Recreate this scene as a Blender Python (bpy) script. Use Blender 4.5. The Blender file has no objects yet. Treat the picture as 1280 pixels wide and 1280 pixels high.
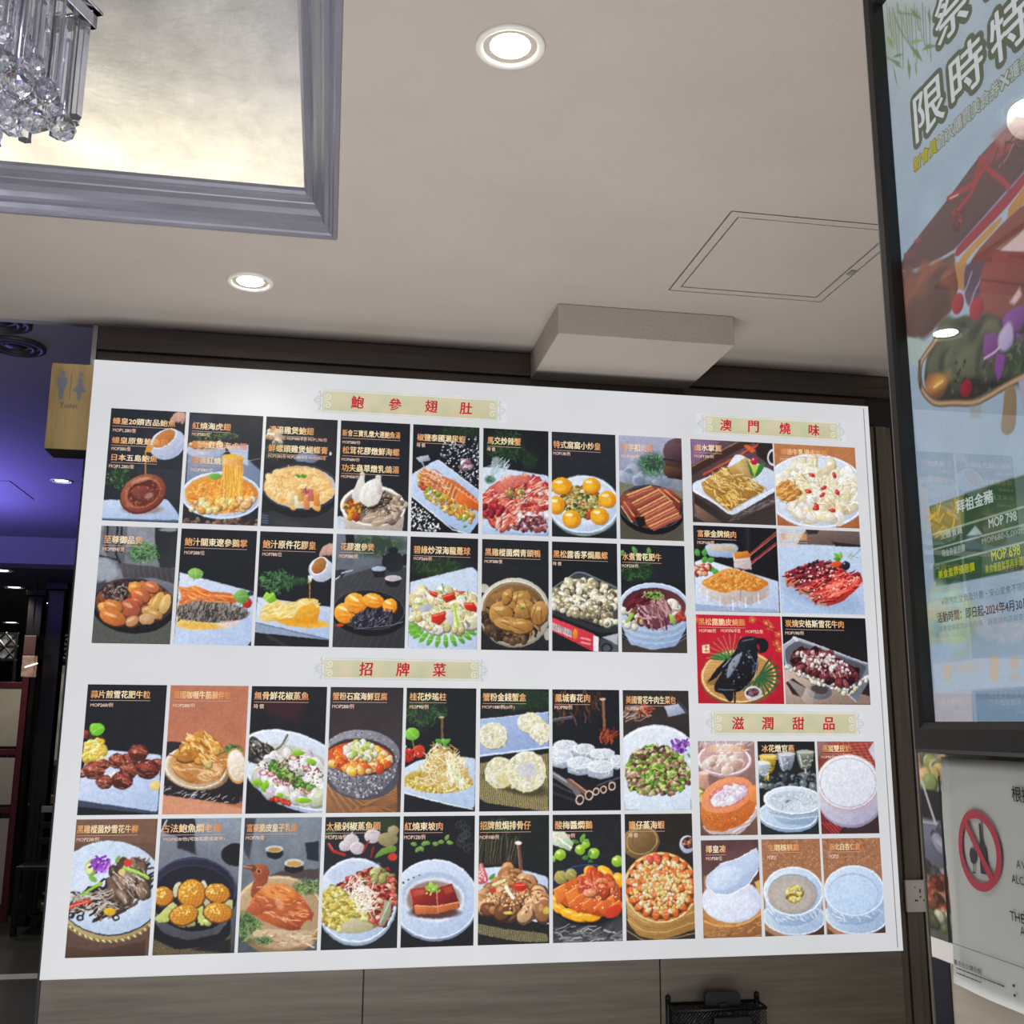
import bpy, bmesh, math, random
import numpy as np
from mathutils import Vector, Matrix
sc = bpy.context.scene
COLL = sc.collection
# ---------------------------------------------------------------- printed pictures (numpy painter)
# camera pose recovered from the board's perspective (metres; board front is the plane y = 0)
FOC, YAW, PITCH, ROLL = 1304.83, 0.172394, 0.199159, 0.005307
CAM = np.array([0.0, -2.8, 1.55])
def cam_axes():
    cy, sy = math.cos(YAW), math.sin(YAW); cp, sp = math.cos(PITCH), math.sin(PITCH); cr, sr = math.cos(ROLL), math.sin(ROLL)
    f = np.array([sy*cp, cy*cp, sp]); r = np.array([cy, -sy, 0.0]); u = np.cross(r, f)
    return cr*r+sr*u, -sr*r+cr*u, f
AX_R, AX_U, AX_F = cam_axes()
def ray(x, y): return AX_F+(x-640)/FOC*AX_R-(y-640)/FOC*AX_U
def on_y(x, y, v): d = ray(x, y); return CAM+d*((v-CAM[1])/d[1])
def on_z(x, y, v): d = ray(x, y); return CAM+d*((v-CAM[2])/d[2])
def on_x(x, y, v): d = ray(x, y); return CAM+d*((v-CAM[0])/d[0])

def hx(c):
    if not isinstance(c, str): return np.asarray(c, float)
    return np.array([int(c[i:i+2], 16) for i in (0, 2, 4)], float)/255.0
def vnoise(h, w, cell, rng):                      # smooth value noise
    gh, gw = int(h/cell)+3, int(w/cell)+3
    g = rng.random((gh, gw))
    y = np.arange(h)/cell; x = np.arange(w)/cell
    yi, xi = y.astype(int), x.astype(int); fy, fx = y-yi, x-xi
    fy, fx = fy*fy*(3-2*fy), fx*fx*(3-2*fx)
    a = g[yi][:, xi]*(1-fx)+g[yi][:, xi+1]*fx; b = g[yi+1][:, xi]*(1-fx)+g[yi+1][:, xi+1]*fx
    return a*(1-fy)[:, None]+b*fy[:, None]-0.5

class Canvas:
    """a print: SS-times supersampled raster whose pixels know their place (px, py) in the reading grid"""
    def __init__(s, PX, PY, seed):
        s.X, s.Y = PX, PY; s.h, s.w = PX.shape; s.img = np.zeros((s.h, s.w, 3)); s.rng = np.random.default_rng(seed)
        A = np.array([[PX[0, 0], PY[0, 0], 1], [PX[0, -1], PY[0, -1], 1], [PX[-1, 0], PY[-1, 0], 1]])
        s.inv = np.linalg.solve(A, np.array([[0, 0], [s.w-1, 0], [0, s.h-1]], float))
    def win(s, x0, y0, x1, y1):
        c = np.array([[x0, y0, 1], [x1, y0, 1], [x0, y1, 1], [x1, y1, 1]])@s.inv
        a, b = np.floor(c.min(0)-2).astype(int), np.ceil(c.max(0)+3).astype(int)
        a = np.clip(a, 0, [s.w, s.h]); b = np.clip(b, 0, [s.w, s.h])
        if b[0] <= a[0] or b[1] <= a[1]: return None
        return slice(a[1], b[1]), slice(a[0], b[0])
    def put(s, w, m, col):
        s.img[w] += (col-s.img[w])*m[..., None]
CV = None
def bg(c, c2=None, n=0.0, cell=14):
    a = hx(c); b = hx(c2) if c2 else a
    t = np.linspace(0, 1, CV.h)[:, None, None]
    CV.img[:] = a*(1-t)+b*t
    if n: CV.img += vnoise(CV.h, CV.w, cell, CV.rng)[..., None]*n
def shade(w, u, v, c, c2):
    a = hx(c)
    if c2 is None: return a
    t = np.clip(0.5+0.32*u+0.42*v, 0, 1)[..., None]
    return a*(1-t)+hx(c2)*t
def E(x, y, rx, ry, a=0, c='ffffff', c2=None, s=2.2, o=1.0):
    R = max(rx, ry)+s
    w = CV.win(x-R, y-R, x+R, y+R)
    if w is None: return
    dx, dy = CV.X[w]-x, CV.Y[w]-y; t = math.radians(a); ca, sa = math.cos(t), math.sin(t)
    u, v = (dx*ca+dy*sa)/rx, (-dx*sa+dy*ca)/ry
    d = np.sqrt(u*u+v*v)
    m = np.clip((1-d)*min(rx, ry)/s+0.5, 0, 1)*o
    CV.put(w, m, shade(w, dx/R, dy/R, c, c2))
def ring(x, y, rx, ry, a=0, c='ffffff', wd=4, s=2.2, o=1.0):
    R = max(rx, ry)+s+wd
    w = CV.win(x-R, y-R, x+R, y+R)
    if w is None: return
    dx, dy = CV.X[w]-x, CV.Y[w]-y; t = math.radians(a); ca, sa = math.cos(t), math.sin(t)
    u, v = (dx*ca+dy*sa)/rx, (-dx*sa+dy*ca)/ry
    d = np.abs(np.sqrt(u*u+v*v)-1)*min(rx, ry)
    CV.put(w, np.clip((wd/2-d)/s+0.5, 0, 1)*o, hx(c))
def rounded(p, closed=True):
    n = len(p); out = []
    for i in range(n):
        if not closed and i in (0, n-1): out.append(p[i]); continue
        for q in (p[i-1], p[(i+1) % n]):
            d = q-p[i]; l = math.hypot(*d)+1e-9; out.append(p[i]+d*min(.28, 9/l))
    return np.array(out)
def P(pts, c, c2=None, s=2.2, o=1.0):
    pts = np.array(pts, float).reshape(-1, 2)
    if 6 <= len(pts) < 30: pts = rounded(rounded(pts))
    a, b = pts.min(0), pts.max(0); w = CV.win(a[0]-s, a[1]-s, b[0]+s, b[1]+s)
    if w is None: return
    X, Y = CV.X[w], CV.Y[w]; ins = np.zeros(X.shape, bool); dm = np.full(X.shape, 1e9)
    for i in range(len(pts)):
        x0, y0 = pts[i]; x1, y1 = pts[(i+1) % len(pts)]
        if y0 != y1:
            ins ^= ((y0 > Y) != (y1 > Y)) & (X < (x1-x0)*(Y-y0)/(y1-y0)+x0)
        ex, ey = x1-x0, y1-y0; L2 = ex*ex+ey*ey+1e-9
        t = np.clip(((X-x0)*ex+(Y-y0)*ey)/L2, 0, 1)
        dm = np.minimum(dm, (X-x0-t*ex)**2+(Y-y0-t*ey)**2)
    sd = np.sqrt(dm)*np.where(ins, 1, -1)
    cx, cy = (a+b)/2; h = (b-a)/2+1e-6
    CV.put(w, np.clip(sd/s+0.5, 0, 1)*o, shade(w, (X-cx)/h[0], (Y-cy)/h[1], c, c2))
def L(pts, wd, c, s=2.0, o=1.0):
    pts = np.array(pts, float).reshape(-1, 2)
    if len(pts) > 3: pts = rounded(rounded(pts, False), False)
    a, b = pts.min(0)-wd-s, pts.max(0)+wd+s; w = CV.win(a[0], a[1], b[0], b[1])
    if w is None: return
    X, Y = CV.X[w], CV.Y[w]; dm = np.full(X.shape, 1e9)
    for i in range(len(pts)-1):
        x0, y0 = pts[i]; ex, ey = pts[i+1]-pts[i]; L2 = ex*ex+ey*ey+1e-9
        t = np.clip(((X-x0)*ex+(Y-y0)*ey)/L2, 0, 1)
        dm = np.minimum(dm, (X-x0-t*ex)**2+(Y-y0-t*ey)**2)
    CV.put(w, np.clip((wd/2-np.sqrt(dm))/s+0.5, 0, 1)*o, hx(c))
def region_pts(reg, n):
    rg = CV.rng
    if reg[0] == 'E':
        _, x, y, rx, ry = reg[:5]; a = math.radians(reg[5] if len(reg) > 5 else 0)
        r = np.sqrt(rg.random(n)); t = rg.random(n)*2*math.pi
        u, v = r*np.cos(t)*rx, r*np.sin(t)*ry
        return np.stack([x+u*math.cos(a)-v*math.sin(a), y+u*math.sin(a)+v*math.cos(a)], 1)
    p = np.array(reg, float).reshape(-1, 2); a, b = p.min(0), p.max(0); out = []
    while len(out) < n:
        q = a+rg.random((n*3, 2))*(b-a); ins = np.zeros(len(q), bool)
        for i in range(len(p)):
            (x0, y0), (x1, y1) = p[i], p[(i+1) % len(p)]
            if y0 != y1: ins ^= ((y0 > q[:, 1]) != (y1 > q[:, 1])) & (q[:, 0] < (x1-x0)*(q[:, 1]-y0)/(y1-y0)+x0)
        out += list(q[ins])
    return np.array(out[:n])
def B(reg, n, r, cols, ar=1.5, rot=None, hl=0.3, dk=0.55, s=2.0, jit=0.4):
    """a heap: n rounded pieces, each with a dark rim, a shaded body and a highlight"""
    pts = region_pts(reg, n); pts = pts[np.argsort(pts[:, 1])]; rg = CV.rng; cols = cols.split()
    for x, y in pts:
        c = hx(cols[rg.integers(len(cols))])*(1+0.12*(rg.random()-.5)); q = r*(1+jit*(rg.random()-.5)*2)
        a = rg.random()*180 if rot is None else rot+rg.normal()*14
        k = 1+(ar-1)*rg.random()
        if dk < 1: E(x+q*.12, y+q*.2, q*k*1.12, q*1.15, a, c*dk, None, s)
        E(x, y, q*k, q, a, np.clip(c*1.12, 0, 1), c*0.78, s)
        if hl: E(x-q*.25, y-q*.35, q*.35*k, q*.25, a, np.clip(c+.45*hl+.1, 0, 1), None, s, hl*1.6 if hl < .6 else 1)
def S(reg, n, ln, wd, cols, rot=None, bend=0.3, s=1.6):
    """strands"""
    pts = region_pts(reg, n); rg = CV.rng; cols = cols.split()
    for x, y in pts:
        a = rg.random()*math.pi if rot is None else math.radians(rot)+rg.normal()*.3
        l = ln*(.6+.8*rg.random())/2; b = bend*l*(rg.random()-.5)*2
        dx, dy = math.cos(a), math.sin(a); c = hx(cols[rg.integers(len(cols))])*(1+.15*(rg.random()-.5))
        L([x-dx*l, y-dy*l, x-dy*b, y+dx*b, x+dx*l, y+dy*l], wd, c, s)
def D(reg, n, r, cols, s=1.8):
    """specks"""
    rg = CV.rng; cols = cols.split()
    for x, y in region_pts(reg, n): E(x, y, r*(.6+.8*rg.random()), r*(.6+.6*rg.random()), rg.random()*180, cols[rg.integers(len(cols))], None, s)
def leaf(x, y, ln, a, wd, c='5fae3a', c2=None):
    t = math.radians(a); dx, dy = math.cos(t), math.sin(t); mx, my = x+dx*ln/2, y+dy*ln/2
    P([x, y, mx-dx*ln*.22-dy*wd/2, my-dy*ln*.22+dx*wd/2, mx+dx*ln*.1-dy*wd/2, my+dy*ln*.1+dx*wd/2, x+dx*ln, y+dy*ln, mx+dx*ln*.1+dy*wd/2, my+dy*ln*.1-dx*wd/2, mx-dx*ln*.22+dy*wd/2, my-dy*ln*.22-dx*wd/2], c, c2 or hx(c)*.75)
    L([x, y, x+dx*ln*.85, y+dy*ln*.85], 1.5, hx(c)*.8, 1.5, .6)
def bush(x, y, rx, ry, n=60, cols='2f5a2c 3f7a38 5a8f4a 1f3d20 86ad78', ln=16, a=0):
    E(x, y, rx*.9, ry*.85, a, '1d3320', None, min(rx, ry)*.6, .8)
    S(('E', x, y, rx, ry, a), n, ln, 2.4, cols, None, .5, 2.4)
def weave(pts, c, c2, step=7):
    pts = np.array(pts, float).reshape(-1, 2); a, b = pts.min(0), pts.max(0)
    w = CV.win(a[0], a[1], b[0], b[1])
    if w is None: return
    old = CV.img[w].copy(); P(pts, c)
    X, Y = CV.X[w], CV.Y[w]; q = (np.sin(X*6.28/step/1.3+Y*.5)*np.sin(Y*6.28/step-X*.25))
    m = (np.abs(CV.img[w]-hx(c)).sum(-1) < .02)*np.clip(.5+q*1.2, 0, 1)
    CV.img[w] += (hx(c2)-CV.img[w])*m[..., None]
def plate(x, y, rx, ry, a=0, c='cfdcf0', c2='a9bfe0', inner=.8):
    E(x+2, y+6, rx, ry, a, '10151f', None, 6, .5)
    E(x, y, rx, ry, a, c, c2); ring(x, y, rx*.985, ry*.98, a, 'e9f0fb', 3, 2)
    if inner: ring(x, y, rx*inner, ry*inner, a, '93a9cc', 3, 4, .5); E(x, y, rx*inner, ry*inner, a, c, c2, 4, .6)

CROPS = {'A': (110, 500, 4.0), 'B': (410, 510, 4.0), 'C': (590, 520, 4.0), 'D': (850, 530, 3.5556), 'E': (860, 880, 4.0), 'F': (60, 840, 3.459), 'G': (380, 840, 3.459), 'H': (590, 840, 3.459)}
COL = [(-0.591, -0.400), (-0.391, -0.198), (-0.190, 0.001), (0.010, 0.1995), (0.208, 0.3935), (0.4045, 0.591), (0.6005, 0.787), (0.797, 0.985)]
ROW = [(2.361, 2.0585), (2.0445, 1.742), (1.639, 1.322), (1.312, 0.993)]
DC = [(1.0125, 1.2655), (1.2695, 1.526)]; DR = [(2.361, 2.115), (2.106, 1.861), (1.851, 1.605)]
EC = [(1.008, 1.1715), (1.1805, 1.350), (1.357, 1.529)]; ER = [(1.503, 1.254), (1.242, 0.993)]
TILES = {}
def tile(key, crop, cx, rz, label):
    def deco(fn): TILES[key] = (crop, cx, rz, label, fn); return fn
    return deco
CELL = 0.0019; SS = 2
def cell_px(x0, x1, z0, z1, nx, nz, crop):
    """reading-grid position of every cell of a print on the board (plane y = 0)"""
    X = np.linspace(x0, x1, nx)[None, :]*np.ones((nz, 1)); Z = np.linspace(z0, z1, nz)[:, None]*np.ones((1, nx))
    P3 = np.stack([X-CAM[0], np.zeros_like(X)-CAM[1], Z-CAM[2]], -1)
    d = P3@AX_F; ox, oy, s = CROPS[crop]
    return (640+FOC*(P3@AX_R)/d-ox)*s, (640-FOC*(P3@AX_U)/d-oy)*s
def finish(wob=0.42):
    r = CV.rng; h, w = CV.h, CV.w
    yy, xx = np.mgrid[0:h, 0:w]
    dy = (vnoise(h, w, 5, r)*3.4+vnoise(h, w, 11, r)*3)*wob; dx = (vnoise(h, w, 5, r)*3.4+vnoise(h, w, 11, r)*3)*wob
    CV.img = CV.img[np.clip(np.rint(yy+dy).astype(int), 0, h-1), np.clip(np.rint(xx+dx).astype(int), 0, w-1)]
    CV.img = CV.img*(1+vnoise(h, w, 2.6, r)[..., None]*.11+vnoise(h, w, 7, r)[..., None]*.07)+vnoise(h, w, 3, r)[..., None]*.02
def paint_tile(key):
    global CV
    crop, (x0, x1), (z0, z1), label, fn = TILES[key]
    nx, nz = int(round((x1-x0)/CELL))+1, int(round((z0-z1)/CELL))+1
    PX, PY = cell_px(x0, x1, z0, z1, nx*SS, nz*SS, crop)
    CV = Canvas(PX, PY, sum(map(ord, key))*7+3)
    fn()
    finish()
    im = np.clip(CV.img, 0, 1).reshape(nz, SS, nx, SS, 3).mean((1, 3))
    return im
# ---------------------------------------------------------------- camera, world, big lights, exposure
cam_d = bpy.data.cameras.new('camera'); cam = bpy.data.objects.new('camera', cam_d); COLL.objects.link(cam); sc.camera = cam
cam_d.sensor_fit = 'HORIZONTAL'; cam_d.sensor_width = 36.0; cam_d.lens = 36.0*FOC/1280; cam_d.clip_start = 0.02
cam.matrix_world = Matrix(((AX_R[0], AX_U[0], -AX_F[0], CAM[0]), (AX_R[1], AX_U[1], -AX_F[1], CAM[1]), (AX_R[2], AX_U[2], -AX_F[2], CAM[2]), (0, 0, 0, 1)))
sc.view_settings.view_transform = 'Standard'; sc.view_settings.look = 'None'; sc.view_settings.exposure = 0.0; sc.view_settings.gamma = 1.0
sc.view_settings.use_curve_mapping = False
wd = bpy.data.worlds.new('mall_daylight'); sc.world = wd; wd.use_nodes = True
wd.node_tree.nodes['Background'].inputs[0].default_value = (0.80, 0.84, 0.90, 1); wd.node_tree.nodes['Background'].inputs[1].default_value = 0.6
def area_light(name, loc, rot, sx, sy, power, col=(1, 1, 1)):
    l = bpy.data.lights.new(name, 'AREA'); l.shape = 'RECTANGLE'; l.size = sx; l.size_y = sy; l.energy = power; l.color = col
    o = bpy.data.objects.new(name, l); COLL.objects.link(o); o.location = loc; o.rotation_euler = [math.radians(a) for a in rot]; return o
area_light('rear_fill_light', (0.2, -6.6, 1.3), (100, 0, 0), 5.5, 2.2, 55, (1.0, 0.97, 0.93))  # added fill from behind the camera, standing in for unseen daylight
area_light('ceiling_fill_light', (0.0, -1.15, 0.35), (180, 0, 0), 2.2, 1.0, 33, (0.99, 0.99, 1.0)).data.spread = 2.6  # unseen up-facing fill, added to brighten the ceiling
def point_light(name, loc, power, col, r=.05):
    l = bpy.data.lights.new(name, 'POINT'); l.energy = power; l.color = col; l.shadow_soft_size = r
    o = bpy.data.objects.new(name, l); COLL.objects.link(o); o.location = loc; return o
area_light('blue_led_panel', (-2.7, 3.2, 2.25), (180, 0, 0), 1.2, 1.6, 60, (0.27, 0.22, 1.0))

# ---------------------------------------------------------------- materials
def lin(c):
    c = hx(c); return tuple(np.where(c <= .04045, c/12.92, ((c+.055)/1.055)**2.4))
def lin_arr(a): return np.where(a <= .04045, a/12.92, ((np.maximum(a, 0)+.055)/1.055)**2.4)
MATS = {}
def mat(name, col, rough=.6, metal=0.0, grain=0.0, gscale=(8, 8, 8), bump=0.0, bscale=60, col2=None, coat=0, spec=.5):
    if name in MATS: return MATS[name]
    m = bpy.data.materials.new(name); m.use_nodes = True; nt = m.node_tree; b = nt.nodes['Principled BSDF']; MATS[name] = m
    b.inputs['Base Color'].default_value = (*lin(col), 1); b.inputs['Roughness'].default_value = rough; b.inputs['Metallic'].default_value = metal
    b.inputs['Coat Weight'].default_value = coat; b.inputs['Specular IOR Level'].default_value = spec
    tc = nt.nodes.new('ShaderNodeTexCoord')
    if grain:
        mp = nt.nodes.new('ShaderNodeMapping'); mp.inputs['Scale'].default_value = gscale; n = nt.nodes.new('ShaderNodeTexNoise'); n.inputs['Scale'].default_value = 1.0; n.inputs['Detail'].default_value = 6; n.inputs['Roughness'].default_value = .62
        mx = nt.nodes.new('ShaderNodeMix'); mx.data_type = 'RGBA'; a = lin(col); c2 = lin(col2) if col2 else tuple(x*(1-grain) for x in a)
        mx.inputs[6].default_value = (*c2, 1); mx.inputs[7].default_value = (*[min(1, x*(1+grain*.6)) for x in a], 1)
        rp = nt.nodes.new('ShaderNodeMapRange'); rp.inputs[1].default_value = .32; rp.inputs[2].default_value = .68
        nt.links.new(tc.outputs['Object'], mp.inputs[0]); nt.links.new(mp.outputs[0], n.inputs['Vector']); nt.links.new(n.outputs[0], rp.inputs[0]); nt.links.new(rp.outputs[0], mx.inputs[0]); nt.links.new(mx.outputs[2], b.inputs['Base Color'])
    if bump:
        n2 = nt.nodes.new('ShaderNodeTexNoise'); n2.inputs['Scale'].default_value = bscale; n2.inputs['Detail'].default_value = 4
        bp = nt.nodes.new('ShaderNodeBump'); bp.inputs['Strength'].default_value = bump; bp.inputs['Distance'].default_value = .004
        nt.links.new(tc.outputs['Object'], n2.inputs['Vector']); nt.links.new(n2.outputs[0], bp.inputs['Height']); nt.links.new(bp.outputs[0], b.inputs['Normal'])
    return m
def emat(name, col, strength, noise=0.0, nscale=2.0):
    if name in MATS: return MATS[name]
    m = bpy.data.materials.new(name); m.use_nodes = True; nt = m.node_tree; b = nt.nodes['Principled BSDF']; MATS[name] = m
    b.inputs['Base Color'].default_value = (.05, .05, .05, 1); b.inputs['Roughness'].default_value = .6
    b.inputs['Emission Color'].default_value = (*lin(col), 1); b.inputs['Emission Strength'].default_value = strength
    if noise:
        tc = nt.nodes.new('ShaderNodeTexCoord'); n = nt.nodes.new('ShaderNodeTexNoise'); n.inputs['Scale'].default_value = nscale; n.inputs['Detail'].default_value = 3
        mr = nt.nodes.new('ShaderNodeMapRange'); mr.inputs[1].default_value = .3; mr.inputs[2].default_value = .7; mr.inputs[3].default_value = strength*(1-noise); mr.inputs[4].default_value = strength*(1+noise)
        nt.links.new(tc.outputs['Object'], n.inputs['Vector']); nt.links.new(n.outputs[0], mr.inputs[0]); nt.links.new(mr.outputs[0], b.inputs['Emission Strength'])
    return m
def print_mat(name, strength, rough=.5):
    m = bpy.data.materials.new(name); m.use_nodes = True; nt = m.node_tree; b = nt.nodes['Principled BSDF']; MATS[name] = m
    a = nt.nodes.new('ShaderNodeAttribute'); a.attribute_name = 'ink'
    b.inputs['Base Color'].default_value = (.012, .012, .014, 1); b.inputs['Roughness'].default_value = rough; b.inputs['Specular IOR Level'].default_value = .12
    nt.links.new(a.outputs['Color'], b.inputs['Emission Color']); b.inputs['Emission Strength'].default_value = strength
    return m
PRINT = print_mat('backlit_print', 1.0)
def glass_mat(name, ior=1.5, tint='ffffff', rough=0.0):
    m = bpy.data.materials.new(name); m.use_nodes = True; b = m.node_tree.nodes['Principled BSDF']; MATS[name] = m
    b.inputs['Base Color'].default_value = (*lin(tint), 1); b.inputs['Transmission Weight'].default_value = .93; b.inputs['IOR'].default_value = ior; b.inputs['Roughness'].default_value = rough; b.inputs['Coat Weight'].default_value = .6; b.inputs['Coat Roughness'].default_value = .02
    return m
def pane_mat(name, ior=1.5):
    m = bpy.data.materials.new(name); m.use_nodes = True; nt = m.node_tree; nt.nodes.remove(nt.nodes['Principled BSDF']); MATS[name] = m
    t = nt.nodes.new('ShaderNodeBsdfTransparent'); g = nt.nodes.new('ShaderNodeBsdfGlossy'); g.inputs['Roughness'].default_value = 0.01
    f = nt.nodes.new('ShaderNodeFresnel'); f.inputs[0].default_value = ior; mx = nt.nodes.new('ShaderNodeMixShader')
    ge = nt.nodes.new('ShaderNodeNewGeometry'); mm = nt.nodes.new('ShaderNodeMath'); mm.operation = 'SUBTRACT'; mm.inputs[0].default_value = 1; mu = nt.nodes.new('ShaderNodeMath'); mu.operation = 'MULTIPLY'
    nt.links.new(ge.outputs['Backfacing'], mm.inputs[1]); nt.links.new(mm.outputs[0], mu.inputs[0]); nt.links.new(f.outputs[0], mu.inputs[1]); nt.links.new(mu.outputs[0], mx.inputs[0]); nt.links.new(t.outputs[0], mx.inputs[1]); nt.links.new(g.outputs[0], mx.inputs[2]); nt.links.new(mx.outputs[0], nt.nodes['Material Output'].inputs[0])
    return m

# ---------------------------------------------------------------- object helpers
def link(name, me, m=None, parent=None):
    o = bpy.data.objects.new(name, me); COLL.objects.link(o)
    if m is not None and not me.materials: me.materials.append(m)
    if parent is not None: o.parent = parent
    return o
def empty(name, label, cat, loc=(0, 0, 0), group=None, kind=None):
    o = bpy.data.objects.new(name, None); COLL.objects.link(o); o.location = loc; o.empty_display_size = .05
    if label: o['label'] = label
    if cat: o['category'] = cat
    if group: o['group'] = group
    if kind: o['kind'] = kind
    return o
def tag(o, label=None, cat=None, group=None, kind=None):
    for k, v in (('label', label), ('category', cat), ('group', group), ('kind', kind)):
        if v: o[k] = v
    return o
def finish_bm(name, bm, m, parent=None, smooth=False, bevel=0):
    me = bpy.data.meshes.new(name); bmesh.ops.recalc_face_normals(bm, faces=bm.faces[:]); bm.to_mesh(me); bm.free()
    if smooth:
        for p in me.polygons: p.use_smooth = True
    o = link(name, me, m, parent)
    if bevel:
        b = o.modifiers.new('soft_edges', 'BEVEL'); b.width = bevel; b.segments = 2; b.limit_method = 'ANGLE'
    return o
def bbox(bm, x0, x1, y0, y1, z0, z1, mtx=None):
    v = [bm.verts.new((x, y, z)) for x in (x0, x1) for y in (y0, y1) for z in (z0, z1)]
    for f in ((0, 1, 3, 2), (4, 6, 7, 5), (0, 4, 5, 1), (2, 3, 7, 6), (0, 2, 6, 4), (1, 5, 7, 3)): bm.faces.new([v[i] for i in f])
    if mtx is not None:
        for q in v: q.co = mtx@q.co
def box(name, x0, x1, y0, y1, z0, z1, m, parent=None, bevel=0):
    bm = bmesh.new(); bbox(bm, x0, x1, y0, y1, z0, z1); return finish_bm(name, bm, m, parent, bevel=bevel)
def lathe(bm, prof, n=32, c=(0, 0, 0), mtx=None):
    rings = []
    for r, z in prof:
        if r < 1e-6: rings.append([bm.verts.new((c[0], c[1], c[2]+z))])
        else: rings.append([bm.verts.new((c[0]+r*math.cos(2*math.pi*k/n), c[1]+r*math.sin(2*math.pi*k/n), c[2]+z)) for k in range(n)])
    for a, b in zip(rings, rings[1:]):
        for k in range(n):
            q = [a[k % len(a)], a[(k+1) % len(a)], b[(k+1) % len(b)], b[k % len(b)]]; u = []
            for w in q:
                if w not in u: u.append(w)
            if len(u) > 2: bm.faces.new(u)
    if mtx is not None:
        for r in rings:
            for q in r: q.co = mtx@q.co
def tube(bm, pts, r, n=8):
    pts = [Vector(p) for p in pts]; rings = []
    for i, p in enumerate(pts):
        t = (pts[min(i+1, len(pts)-1)]-pts[max(i-1, 0)]).normalized(); up = Vector((0, 0, 1)) if abs(t.z) < .9 else Vector((1, 0, 0))
        a = t.cross(up).normalized(); b = t.cross(a)
        rings.append([bm.verts.new(p+a*r*math.cos(2*math.pi*k/n)+b*r*math.sin(2*math.pi*k/n)) for k in range(n)])
    for a, b in zip(rings, rings[1:]):
        for k in range(n): bm.faces.new([a[k], a[(k+1) % n], b[(k+1) % n], b[k]])
    bm.faces.new(rings[0]); bm.faces.new(rings[-1][::-1])
def sheet(name, V, F, m, parent=None):
    me = bpy.data.meshes.new(name); me.from_pydata(V, [], F); me.update(); return link(name, me, m, parent)
def ink_mesh(name, verts, faces_idx, cols, parent, m=None):
    """verts (n,3), quads (k,4), cols sRGB (n,3) stored as the linear attribute 'ink'"""
    me = bpy.data.meshes.new(name); n, k = len(verts), len(faces_idx)
    me.vertices.add(n); me.vertices.foreach_set('co', np.ascontiguousarray(verts, np.float32).ravel())
    me.loops.add(k*4); me.loops.foreach_set('vertex_index', np.ascontiguousarray(faces_idx, np.int32).ravel())
    me.polygons.add(k); me.polygons.foreach_set('loop_start', np.arange(0, k*4, 4, dtype=np.int32)); me.update()
    at = me.color_attributes.new('ink', 'FLOAT_COLOR', 'POINT'); c = np.ones((n, 4), np.float32); c[:, :3] = lin_arr(cols); at.data.foreach_set('color', c.ravel())
    me.validate(); return link(name, me, m or PRINT, parent)
def grid_quads(nz, nx):
    i = np.arange(nz*nx).reshape(nz, nx); return np.stack([i[1:, :-1], i[1:, 1:], i[:-1, 1:], i[:-1, :-1]], -1).reshape(-1, 4)
_font_cache = {}
def glyphs(text, offset=0.0, shear=0.0, res=2):
    """filled outline of a text (Blender's own font): verts (n,2) in em units and faces"""
    key = (text, offset, shear)
    if key in _font_cache: return _font_cache[key]
    cu = bpy.data.curves.new('lettering', 'FONT'); cu.body = text; cu.resolution_u = res; cu.offset = offset; cu.shear = shear; cu.size = 1.0; cu.fill_mode = 'FRONT'
    ob = bpy.data.objects.new('lettering', cu); COLL.objects.link(ob); bpy.context.view_layer.update()
    me = bpy.data.meshes.new_from_object(ob.evaluated_get(bpy.context.evaluated_depsgraph_get()))
    v = np.zeros(len(me.vertices)*3, np.float32); me.vertices.foreach_get('co', v); v = v.reshape(-1, 3)[:, :2].astype(float)
    f = [tuple(p.vertices) for p in me.polygons]
    bpy.data.objects.remove(ob); bpy.data.curves.remove(cu); bpy.data.meshes.remove(me)
    _font_cache[key] = (v, f); return v, f
class Lettering:
    """several lines of flat lettering collected into one mesh; org + a*u + b*v places (a, b) on the plane"""
    def __init__(s): s.V, s.F, s.C = [], [], []; s.n = 0
    def add(s, text, org, u, v, width, height, cols, offset=0.0, shear=0.0, out=(0, 0, 0)):
        q, f = glyphs(text, 0.0, shear)
        if not len(q): return
        if offset:                                     # heavier strokes: copies nudged around the outline
            sh = [(-1, 0), (1, 0), (0, .6), (0, -.6)] if offset < .05 else [(math.cos(k*.3927), math.sin(k*.3927)) for k in range(16)]
            n = len(q); f = [tuple(j+n*i for j in p) for i in range(len(sh)) for p in f]; q = np.concatenate([q+np.array(t)*offset for t in sh])
        a, b = q.min(0), q.max(0); t = (q-a)/(b-a)
        P3 = np.array(org)+np.array(out)+np.outer(t[:, 0]*width, u)+np.outer(t[:, 1]*height, v)
        cols = [hx(c) for c in cols.split()]; k = t[:, 0]*(len(cols)-1); i = np.clip(k.astype(int), 0, max(len(cols)-2, 0)); fr = (k-i)[:, None]
        C = np.array(cols); c = C[i]*(1-fr)+C[np.minimum(i+1, len(cols)-1)]*fr
        s.V.append(P3); s.C.append(c); s.F += [tuple(j+s.n for j in p) for p in f]; s.n += len(q)
    def quad(s, pts, col):
        s.V.append(np.array(pts, float)); s.C.append(np.tile(hx(col), (len(pts), 1))); s.F.append(tuple(range(s.n, s.n+len(pts)))); s.n += len(pts)
    def build(s, name, parent, m=None):
        me = bpy.data.meshes.new(name); V = np.concatenate(s.V); me.from_pydata([tuple(p) for p in V], [], s.F); me.update()
        at = me.color_attributes.new('ink', 'FLOAT_COLOR', 'POINT'); c = np.ones((len(V), 4), np.float32); c[:, :3] = lin_arr(np.concatenate(s.C)); at.data.foreach_set('color', c.ravel())
        return link(name, me, m or PRINT, parent)
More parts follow.
